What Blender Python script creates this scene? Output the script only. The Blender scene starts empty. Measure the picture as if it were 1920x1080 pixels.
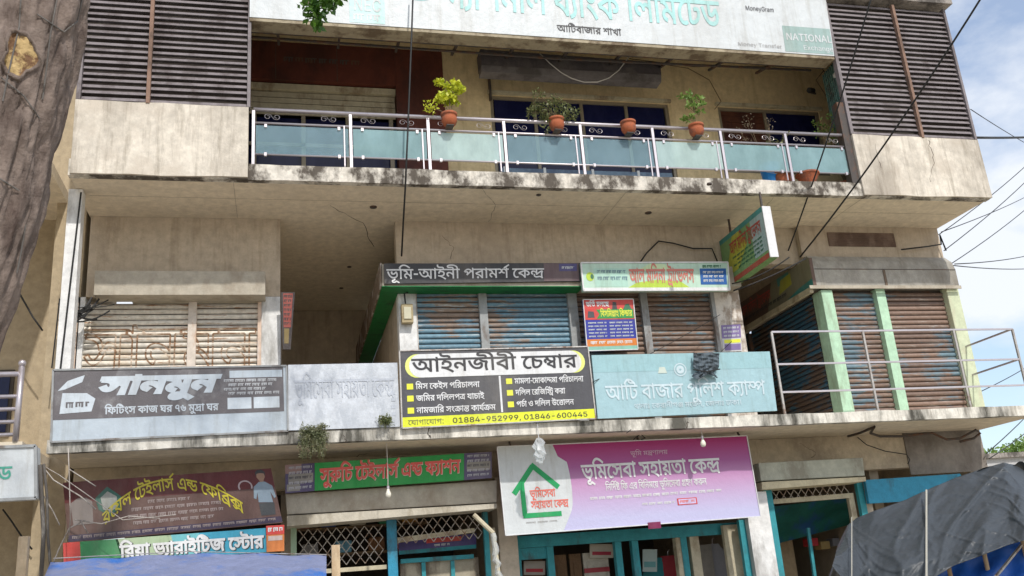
import bpy, math, random
from mathutils import Vector, Matrix
from mathutils.geometry import delaunay_2d_cdt
random.seed(7)
sc = bpy.context.scene
# ---------------------------------------------------------------- camera
ROWS = ((0.97109, -0.2266905, -0.0748034), (-0.0002076, -0.3141625, 0.9493692), (-0.2387134, -0.9219074, -0.3051271))      # world -> camera rotation (rows)
FPX = 1750.0
CAM = Vector((0, 0, 1.6))
Mwc = Matrix(ROWS)
cd = bpy.data.cameras.new("camera"); cam = bpy.data.objects.new("camera", cd); sc.collection.objects.link(cam)
cd.sensor_width = 36; cd.lens = 36 * FPX / 1920; cd.clip_end = 3000; cd.clip_start = 0.05
m4 = Mwc.transposed().to_4x4(); m4.translation = CAM; cam.matrix_world = m4
sc.camera = cam
# ---------------------------------------------------------------- sky, sun, exposure
SUN_TO = Vector((-0.22, 1.0, -1.02)).normalized()     # the way the light travels
elev = math.asin(-SUN_TO.z); azim = math.atan2(-SUN_TO.x, -SUN_TO.y)
w = bpy.data.worlds.new("World"); sc.world = w; w.use_nodes = True
nt = w.node_tree; nt.nodes.clear()
out = nt.nodes.new('ShaderNodeOutputWorld'); bg = nt.nodes.new('ShaderNodeBackground')
sky = nt.nodes.new('ShaderNodeTexSky'); sky.sky_type = 'NISHITA'; sky.sun_disc = False
sky.sun_elevation = elev; sky.sun_rotation = azim; sky.air_density = 1.0; sky.dust_density = 1.2; sky.ozone_density = 1.5
tc = nt.nodes.new('ShaderNodeTexCoord'); mp = nt.nodes.new('ShaderNodeMapping')
mp.inputs['Scale'].default_value = (1, 1, 1.9); mp.inputs['Location'].default_value = (3.1, 0.55, 0.35)
nz = nt.nodes.new('ShaderNodeTexNoise'); nz.inputs['Scale'].default_value = 3.6; nz.inputs['Detail'].default_value = 9; nz.inputs['Roughness'].default_value = .56
rp = nt.nodes.new('ShaderNodeValToRGB'); rp.color_ramp.elements[0].position = .42; rp.color_ramp.elements[1].position = .58
rp.color_ramp.elements[0].color = (0.20, 0.20, 0.20, 1); rp.color_ramp.elements[1].color = (.95, .95, .95, 1)
mx = nt.nodes.new('ShaderNodeMix'); mx.data_type = 'RGBA'
mx.inputs['B'].default_value = (4.7, 4.9, 5.2, 1)
nt.links.new(tc.outputs['Generated'], mp.inputs['Vector']); nt.links.new(mp.outputs[0], nz.inputs['Vector'])
nt.links.new(nz.outputs['Fac'], rp.inputs['Fac']); nt.links.new(rp.outputs['Color'], mx.inputs['Factor'])
nt.links.new(sky.outputs[0], mx.inputs['A']); nt.links.new(mx.outputs['Result'], bg.inputs['Color'])
bg.inputs['Strength'].default_value = 0.15
nt.links.new(bg.outputs[0], out.inputs['Surface'])
sd = bpy.data.lights.new("sun", 'SUN'); sun = bpy.data.objects.new("sun", sd); sc.collection.objects.link(sun)
sd.energy = 2.35; sd.angle = math.radians(1.2); sd.color = (1, .955, .89)
sun.rotation_euler = SUN_TO.to_track_quat('-Z', 'Y').to_euler(); sun.location = (0, -5, 20)
sc.view_settings.view_transform = 'Standard'; sc.view_settings.look = 'None'
sc.view_settings.exposure = 0.45; sc.view_settings.gamma = 1; sc.view_settings.use_curve_mapping = False
sc.cycles.max_bounces = 7; sc.cycles.diffuse_bounces = 4; sc.cycles.transparent_max_bounces = 12
sc.cycles.sample_clamp_indirect = 6

# ---------------------------------------------------------------- measured planes (metres; x along the front, y into the building)
D = 11.0                      # front edge of both slabs and of the railings
WALL = 12.3                   # shop fronts
BANK = 12.6                   # wall of the bank behind its balcony
XL, XR = -2.45, 10.42
Z1A, Z1B = 3.37, 3.50         # first floor slab, underside and top
Z2A, Z2B = 6.67, 6.87         # second floor slab
ZR = 10.02                    # roof slab underside

def ray(px, py):
    return Mwc.transposed() @ Vector((px - 960, -(py - 540), -FPX))
def P(px, py, Y):             # the point of the plane y = Y seen at a pixel of the photograph (1920 x 1080)
    r = ray(px, py); return CAM + r * (Y / r.y)
def PX(px, py, X):
    r = ray(px, py); return CAM + r * (X / r.x)
def PZ(px, py, Z):
    r = ray(px, py); return CAM + r * ((Z - CAM.z) / r.z)

# ---------------------------------------------------------------- object helpers
COL = sc.collection
class MB:
    def __init__(s): s.v = []; s.f = []
    def poly(s, pts):
        n = len(s.v); s.v += [tuple(p) for p in pts]; s.f.append(tuple(range(n, n + len(pts)))); return s
    def box(s, x0, x1, y0, y1, z0, z1):
        if x0 > x1: x0, x1 = x1, x0
        if y0 > y1: y0, y1 = y1, y0
        if z0 > z1: z0, z1 = z1, z0
        n = len(s.v)
        s.v += [(x0,y0,z0),(x1,y0,z0),(x1,y1,z0),(x0,y1,z0),(x0,y0,z1),(x1,y0,z1),(x1,y1,z1),(x0,y1,z1)]
        s.f += [tuple(n+i for i in q) for q in ((0,3,2,1),(4,5,6,7),(0,1,5,4),(1,2,6,5),(2,3,7,6),(3,0,4,7))]
        return s
    def slab(s, q, d):        # quad q (4 points, seen from the front) given thickness by the vector d
        q = [Vector(p) for p in q]; d = Vector(d); n = len(s.v)
        s.v += [tuple(p) for p in q] + [tuple(p + d) for p in q]
        s.f += [tuple(n+i for i in t) for t in ((0,1,2,3),(7,6,5,4),(0,4,5,1),(1,5,6,2),(2,6,7,3),(3,7,4,0))]
        return s
    def tube(s, pts, r, n=6, r2=None):
        pts = [Vector(p) for p in pts]; m = len(pts); base = len(s.v)
        up = Vector((0.13, 0.31, 0.94))
        for i, p in enumerate(pts):
            t = (pts[min(i+1, m-1)] - pts[max(i-1, 0)])
            if t.length < 1e-9: t = Vector((0, 0, 1))
            t.normalize(); a = t.cross(up)
            if a.length < .05: a = t.cross(Vector((1, 0, 0)))
            a.normalize(); b = t.cross(a)
            rr = r if r2 is None else r + (r2 - r) * i / max(1, m - 1)
            if isinstance(r, (list, tuple)): rr = r[i]
            for k in range(n):
                an = 2 * math.pi * k / n
                s.v.append(tuple(p + a * (rr * math.cos(an)) + b * (rr * math.sin(an))))
        for i in range(m - 1):
            for k in range(n):
                k2 = (k + 1) % n
                s.f.append((base+i*n+k, base+i*n+k2, base+(i+1)*n+k2, base+(i+1)*n+k))
        s.f.append(tuple(base + k for k in range(n))[::-1]); s.f.append(tuple(base+(m-1)*n+k for k in range(n)))
        return s
    def bar(s, a, b, w_=.03, h=None):
        a = Vector(a); b = Vector(b); t = (b - a).normalized(); h = h or w_
        u = t.cross(Vector((0, 1, 0)))
        if u.length < .05: u = Vector((1, 0, 0))
        u.normalize(); v = t.cross(u).normalized(); n = len(s.v)
        for p in (a, b):
            for i, j in ((-1,-1),(1,-1),(1,1),(-1,1)): s.v.append(tuple(p + u*(i*w_/2) + v*(j*h/2)))
        s.f += [tuple(n+i for i in q) for q in ((0,1,2,3),(7,6,5,4),(0,4,5,1),(1,5,6,2),(2,6,7,3),(3,7,4,0))]
        return s
    def lathe(s, prof, c, n=14):
        base = len(s.v)
        for r, z in prof:
            for k in range(n):
                an = 2*math.pi*k/n; s.v.append((c[0]+r*math.cos(an), c[1]+r*math.sin(an), c[2]+z))
        for i in range(len(prof)-1):
            for k in range(n):
                k2 = (k+1) % n; s.f.append((base+i*n+k, base+i*n+k2, base+(i+1)*n+k2, base+(i+1)*n+k))
        s.f.append(tuple(base+k for k in range(n))[::-1]); s.f.append(tuple(base+(len(prof)-1)*n+k for k in range(n)))
        return s
    def ellip(s, c, r, n=10, m=6, jit=0):
        base = len(s.v)
        for i in range(m+1):
            th = math.pi*i/m
            for k in range(n):
                an = 2*math.pi*k/n; j = 1 + random.uniform(-jit, jit)
                s.v.append((c[0]+r[0]*math.sin(th)*math.cos(an)*j, c[1]+r[1]*math.sin(th)*math.sin(an)*j, c[2]+r[2]*math.cos(th)*j))
        for i in range(m):
            for k in range(n):
                k2 = (k+1) % n; s.f.append((base+i*n+k, base+(i+1)*n+k, base+(i+1)*n+k2, base+i*n+k2))
        return s
    def mesh(s, name, smooth=False):
        me = bpy.data.meshes.new(name); me.from_pydata(s.v, [], s.f); me.update()
        if smooth:
            me.polygons.foreach_set('use_smooth', [True]*len(me.polygons))
        return me
    def build(s, name, m, parent=None, smooth=False, bevel=0, **kw):
        o = bpy.data.objects.new(name, s.mesh(name, smooth)); COL.objects.link(o)
        if m: o.data.materials.append(m)
        if parent is not None: adopt(o, parent)
        if bevel:
            b = o.modifiers.new('bevel', 'BEVEL'); b.width = bevel; b.segments = 2; b.limit_method = 'ANGLE'
        for k, v in kw.items(): o[k] = v
        return o
def adopt(o, parent):
    o.parent = parent; o.matrix_parent_inverse = Matrix.Translation(-Vector(parent.location))
def thing(name, label, cat, loc=(0,0,0), group=None):
    o = bpy.data.objects.new(name, None); COL.objects.link(o); o.location = loc; o.empty_display_size = .1
    o['label'] = label; o['category'] = cat
    if group: o['group'] = group
    return o
def tag(o, label, cat, group=None):
    o['label'] = label; o['category'] = cat
    if group: o['group'] = group
    return o
def struct(o): o['kind'] = 'structure'; return o

# ---------------------------------------------------------------- materials
MATS = {}
def _new(name):
    m = bpy.data.materials.new(name); m.use_nodes = True; n = m.node_tree; b = n.nodes['Principled BSDF']; return m, n, b
def N(n, t, **kw):
    o = n.nodes.new(t)
    for k, v in kw.items():
        if k in o.inputs: o.inputs[k].default_value = v
        else: setattr(o, k, v)
    return o
def noise(n, vec, scale, detail=5, rough=.6, stretch=(1,1,1)):
    mp = N(n, 'ShaderNodeMapping'); mp.inputs['Scale'].default_value = stretch; n.links.new(vec, mp.inputs['Vector'])
    t = N(n, 'ShaderNodeTexNoise'); t.inputs['Scale'].default_value = scale; t.inputs['Detail'].default_value = detail; t.inputs['Roughness'].default_value = rough
    n.links.new(mp.outputs[0], t.inputs['Vector']); return t.outputs['Fac']
def ramp(n, fac, a, b, ca=(0,0,0,1), cb=(1,1,1,1)):
    r = N(n, 'ShaderNodeValToRGB'); r.color_ramp.elements[0].position = a; r.color_ramp.elements[1].position = b
    r.color_ramp.elements[0].color = ca; r.color_ramp.elements[1].color = cb; n.links.new(fac, r.inputs['Fac']); return r.outputs['Color']
def mixc(n, fac, a, b, mode='MIX'):
    x = N(n, 'ShaderNodeMix', data_type='RGBA', blend_type=mode)
    for k, s in (('Factor', fac), ('A', a), ('B', b)):
        i = x.inputs[k]
        if isinstance(s, (int, float)): i.default_value = s
        elif isinstance(s, tuple): i.default_value = (*s[:3], 1)
        else: n.links.new(s, i)
    return x.outputs['Result']
def weathered(name, base, dirt=None, amt=.5, scale=1.5, streak=0.25, rough=.85, fine=.18, bump=.25, metallic=0, spec=.3, second=None, bscale=40, hard=.12, drips=0, bdist=.02):
    """base colour with large stains (stretched downwards), fine mottling and a fine relief"""
    if name in MATS: return MATS[name]
    m, n, b = _new(name); g = N(n, 'ShaderNodeNewGeometry').outputs['Position']
    c = tuple(base)
    f = noise(n, g, 9, 6, .7); lo = 1 - fine; hi = 1 + fine
    var = ramp(n, f, .3, .72, (lo, lo, lo, 1), (hi, hi, hi, 1))
    col = mixc(n, 1.0, c, var, 'MULTIPLY')
    if second:
        col = mixc(n, ramp(n, noise(n, g, scale*1.7, 7, .62), .5, .62), col, tuple(second))
    if dirt:
        t = noise(n, g, scale, 8, .68, (1, 1, streak)); th = 1 - amt
        col = mixc(n, ramp(n, t, .28 + .4*th*.9, .28 + .4*th*.9 + hard), col, tuple(dirt))
    if drips:
        lo = 1 - drips
        col = mixc(n, 1.0, col, ramp(n, noise(n, g, 4.5, 7, .72, (1.6, 1.6, .16)), .50, .64, (1, 1, 1, 1), (lo, lo*.98, lo*.95, 1)), 'MULTIPLY')
    n.links.new(col, b.inputs['Base Color'])
    b.inputs['Roughness'].default_value = rough; b.inputs['Metallic'].default_value = metallic; b.inputs['Specular IOR Level'].default_value = spec
    if bump:
        bp = N(n, 'ShaderNodeBump'); bp.inputs['Strength'].default_value = bump; bp.inputs['Distance'].default_value = bdist
        n.links.new(noise(n, g, bscale, 6, .65), bp.inputs['Height']); n.links.new(bp.outputs[0], b.inputs['Normal'])
    MATS[name] = m; return m
def plain(name, c, rough=.5, metallic=0, spec=.4, vary=.08):
    return weathered(name, c, None, rough=rough, fine=vary, bump=.05, metallic=metallic, spec=spec)
def peeled(name, top, under, light=None, bias=.5, hscale=1.6, vert=3.0):
    """shutter paint: a top coat worn in horizontal flakes down to an undercoat or rust"""
    m, n, b = _new(name); g = N(n, 'ShaderNodeNewGeometry').outputs['Position']
    big = noise(n, g, hscale, 3, .5); t = noise(n, g, 3.5, 7, .7, (.8, 1, vert*2))
    ad = N(n, 'ShaderNodeMath', operation='ADD'); n.links.new(big, ad.inputs[0]); n.links.new(t, ad.inputs[1])
    k = ramp(n, ad.outputs[0], .0, 1.0); # placeholder range
    rr = N(n, 'ShaderNodeValToRGB'); half = N(n, 'ShaderNodeMath', operation='MULTIPLY'); half.inputs[1].default_value = .5
    n.links.new(ad.outputs[0], half.inputs[0]); rr.color_ramp.elements[0].position = bias; rr.color_ramp.elements[1].position = bias + .045
    n.links.new(half.outputs[0], rr.inputs['Fac'])
    col = mixc(n, rr.outputs['Color'], tuple(top), tuple(under))
    if light:
        col = mixc(n, ramp(n, noise(n, g, 5, 8, .75, (.5, 1, 7)), .56, .62), col, tuple(light))
    f = noise(n, g, 14, 5, .7); col = mixc(n, 1.0, col, ramp(n, f, .3, .7, (.75,.75,.75,1), (1.15,1.15,1.15,1)), 'MULTIPLY')
    oi = N(n, 'ShaderNodeObjectInfo'); col = mixc(n, 1.0, col, ramp(n, oi.outputs['Random'], 0, 1, (.78,.78,.80,1), (1.12,1.10,1.08,1)), 'MULTIPLY')
    n.links.new(col, b.inputs['Base Color']); b.inputs['Roughness'].default_value = .62
    MATS[name] = m; return m
def glass_mat(name, tint, opac, rough=.08):
    m, n, b = _new(name); o = n.nodes['Material Output']
    g = N(n, 'ShaderNodeNewGeometry').outputs['Position']
    b.inputs['Base Color'].default_value = (*tint, 1); b.inputs['Roughness'].default_value = rough; b.inputs['Specular IOR Level'].default_value = .7
    c = mixc(n, ramp(n, noise(n, g, 3, 6, .7, (1, 1, .5)), .4, .7), tuple(tint), tuple(min(1, x*1.25+.05) for x in tint)); n.links.new(c, b.inputs['Base Color'])
    tr = N(n, 'ShaderNodeBsdfTransparent'); tr.inputs['Color'].default_value = (min(1, tint[0]*.7+.45), min(1, tint[1]*.5+.62), min(1, tint[2]*.5+.62), 1)
    ms = N(n, 'ShaderNodeMixShader'); ms.inputs['Fac'].default_value = opac
    n.links.new(tr.outputs[0], ms.inputs[1]); n.links.new(b.outputs[0], ms.inputs[2]); n.links.new(ms.outputs[0], o.inputs['Surface'])
    MATS[name] = m; return m
def leafmat(name, c, c2):
    m, n, b = _new(name); g = N(n, 'ShaderNodeNewGeometry').outputs['Position']
    col = mixc(n, ramp(n, noise(n, g, 12, 3, .6), .35, .65), tuple(c), tuple(c2)); n.links.new(col, b.inputs['Base Color'])
    b.inputs['Roughness'].default_value = .5
    tl = N(n, 'ShaderNodeBsdfTranslucent'); n.links.new(col, tl.inputs['Color']); ms = N(n, 'ShaderNodeMixShader'); ms.inputs['Fac'].default_value = .3
    o = n.nodes['Material Output']; n.links.new(b.outputs[0], ms.inputs[1]); n.links.new(tl.outputs[0], ms.inputs[2]); n.links.new(ms.outputs[0], o.inputs['Surface'])
    return m
plaster = weathered('beige_plaster', (.68,.545,.33), (.54,.42,.25), .35, 1.1, .35, .9, hard=.3, drips=.15)
plaster2 = weathered('grey_beige_plaster', (.50,.42,.325), (.38,.31,.24), .40, .8, .5, .92, hard=.3, drips=.18)
soffit_m = weathered('soffit_plaster', (.72,.63,.49), (.58,.50,.385), .40, .8, 1, .92, hard=.35)
lip_m = weathered('slab_edge_paint', (.66,.63,.56), (.10,.095,.08), .53, 2.4, .25, .9, fine=.25, hard=.16, drips=.4)
lip2_m = weathered('slab_edge_paint_upper', (.62,.58,.51), (.10,.085,.07), .58, 3.4, .7, .9, fine=.3, hard=.14, drips=.3)
parapet_m = weathered('bleached_parapet', (.64,.585,.50), (.30,.265,.22), .50, 1.1, .5, .9, fine=.2, hard=.25, second=(.55,.49,.41), drips=.30)
oldconc = weathered('old_concrete', (.33,.30,.27), (.10,.09,.08), .5, 1.6, .5, .95, fine=.2, bump=.5)
white_paint = weathered('white_paint', (.70,.70,.69), (.36,.35,.33), .35, 2.2, .3, .7)
peel_white = weathered('peeling_white', (.66,.62,.57), (.33,.27,.22), .45, 2.6, .5, .85, hard=.08)
mint = weathered('mint_paint', (.42,.62,.45), (.30,.40,.28), .35, 2.6, .3, .65)
teal = weathered('teal_paint', (.035,.26,.30), (.05,.12,.13), .3, 3, .4, .55)
bluep = weathered('blue_paint', (.03,.25,.40), (.04,.13,.18), .3, 3, .4, .5)
steel = plain('brushed_steel', (.50,.46,.48), .36, .65)
steel_dull = weathered('dull_steel', (.42,.40,.38), (.20,.12,.08), .3, 6, .6, .5, metallic=.5)
dark_metal = weathered('dark_metal', (.07,.06,.055), (.12,.06,.035), .4, 5, .6, .6)
grey_metal = weathered('grey_metal', (.30,.31,.31), (.16,.13,.11), .35, 3, .4, .6)
box_grey = weathered('shutter_box_grey', (.42,.38,.31), (.27,.22,.165), .45, 1.8, .6, .75, hard=.2)
beige_metal = weathered('beige_metal', (.48,.43,.31), (.27,.21,.14), .35, 2.5, .5, .7)
green_paint = weathered('green_paint', (.012,.17,.045), (.01,.09,.03), .3, 3, .4, .5)
blackrub = plain('black_rubber', (.018,.018,.018), .6)
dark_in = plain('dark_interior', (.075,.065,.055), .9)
wood = weathered('raw_wood', (.52,.40,.26), (.33,.22,.13), .4, 4, .15, .8)
maroon = weathered('maroon_cladding', (.115,.030,.020), (.065,.02,.015), .4, 1.5, .5, .55)
louvre_m = weathered('louvre_aluminium', (.205,.18,.185), (.12,.10,.10), .42, 3, .6, .6)
curtain = weathered('navy_glass', (.010,.012,.05), (.02,.022,.07), .3, 2, .3, .12, spec=.25, bump=0)
win_alu = plain('window_frame', (.26,.22,.16), .4, .2)
white_alu = plain('white_frame', (.72,.74,.76), .4)
terracotta = weathered('terracotta', (.40,.115,.05), (.24,.09,.055), .5, 9, 1, .8)
soil = plain('soil', (.05,.035,.02), .95)
leaf_y = leafmat('yellow_leaf', (.62,.62,.04), (.42,.50,.03)); leaf_g = leafmat('green_leaf', (.13,.24,.04), (.22,.32,.07)); leaf_d = leafmat('dull_leaf', (.10,.13,.04), (.19,.19,.07)); leaf_s = leafmat('dry_leaf', (.20,.17,.12), (.28,.22,.15)); leaf_t = leafmat('tree_leaf', (.03,.09,.012), (.10,.22,.02))
twig = plain('twig', (.14,.10,.06), .9)
def pm(name, c, rough=.45, dirt=.25):       # printed sheet
    if 'print_'+name in MATS: return MATS['print_'+name]
    return weathered('print_'+name, tuple(x*.90+.012 for x in c), tuple(x*.58+d_ for x, d_ in zip(c, (.115,.105,.09))), dirt+.14, 1.3, .35, rough, fine=.08, bump=.25, spec=.3, hard=.3, bscale=3.5, bdist=.05, drips=.14)
W_ = pm('white', (.60,.635,.65)); TEALT = pm('pale_teal', (.36,.67,.66)); BLACK = pm('black', (.035,.035,.04)); CHAR = pm('charcoal', (.075,.075,.085))
YEL = pm('yellow', (.78,.80,.05)); GREEN = pm('green', (.01,.30,.05)); REDP = pm('red', (.62,.06,.05)); WHT = pm('clean_white', (.72,.73,.74), dirt=.0)

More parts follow.
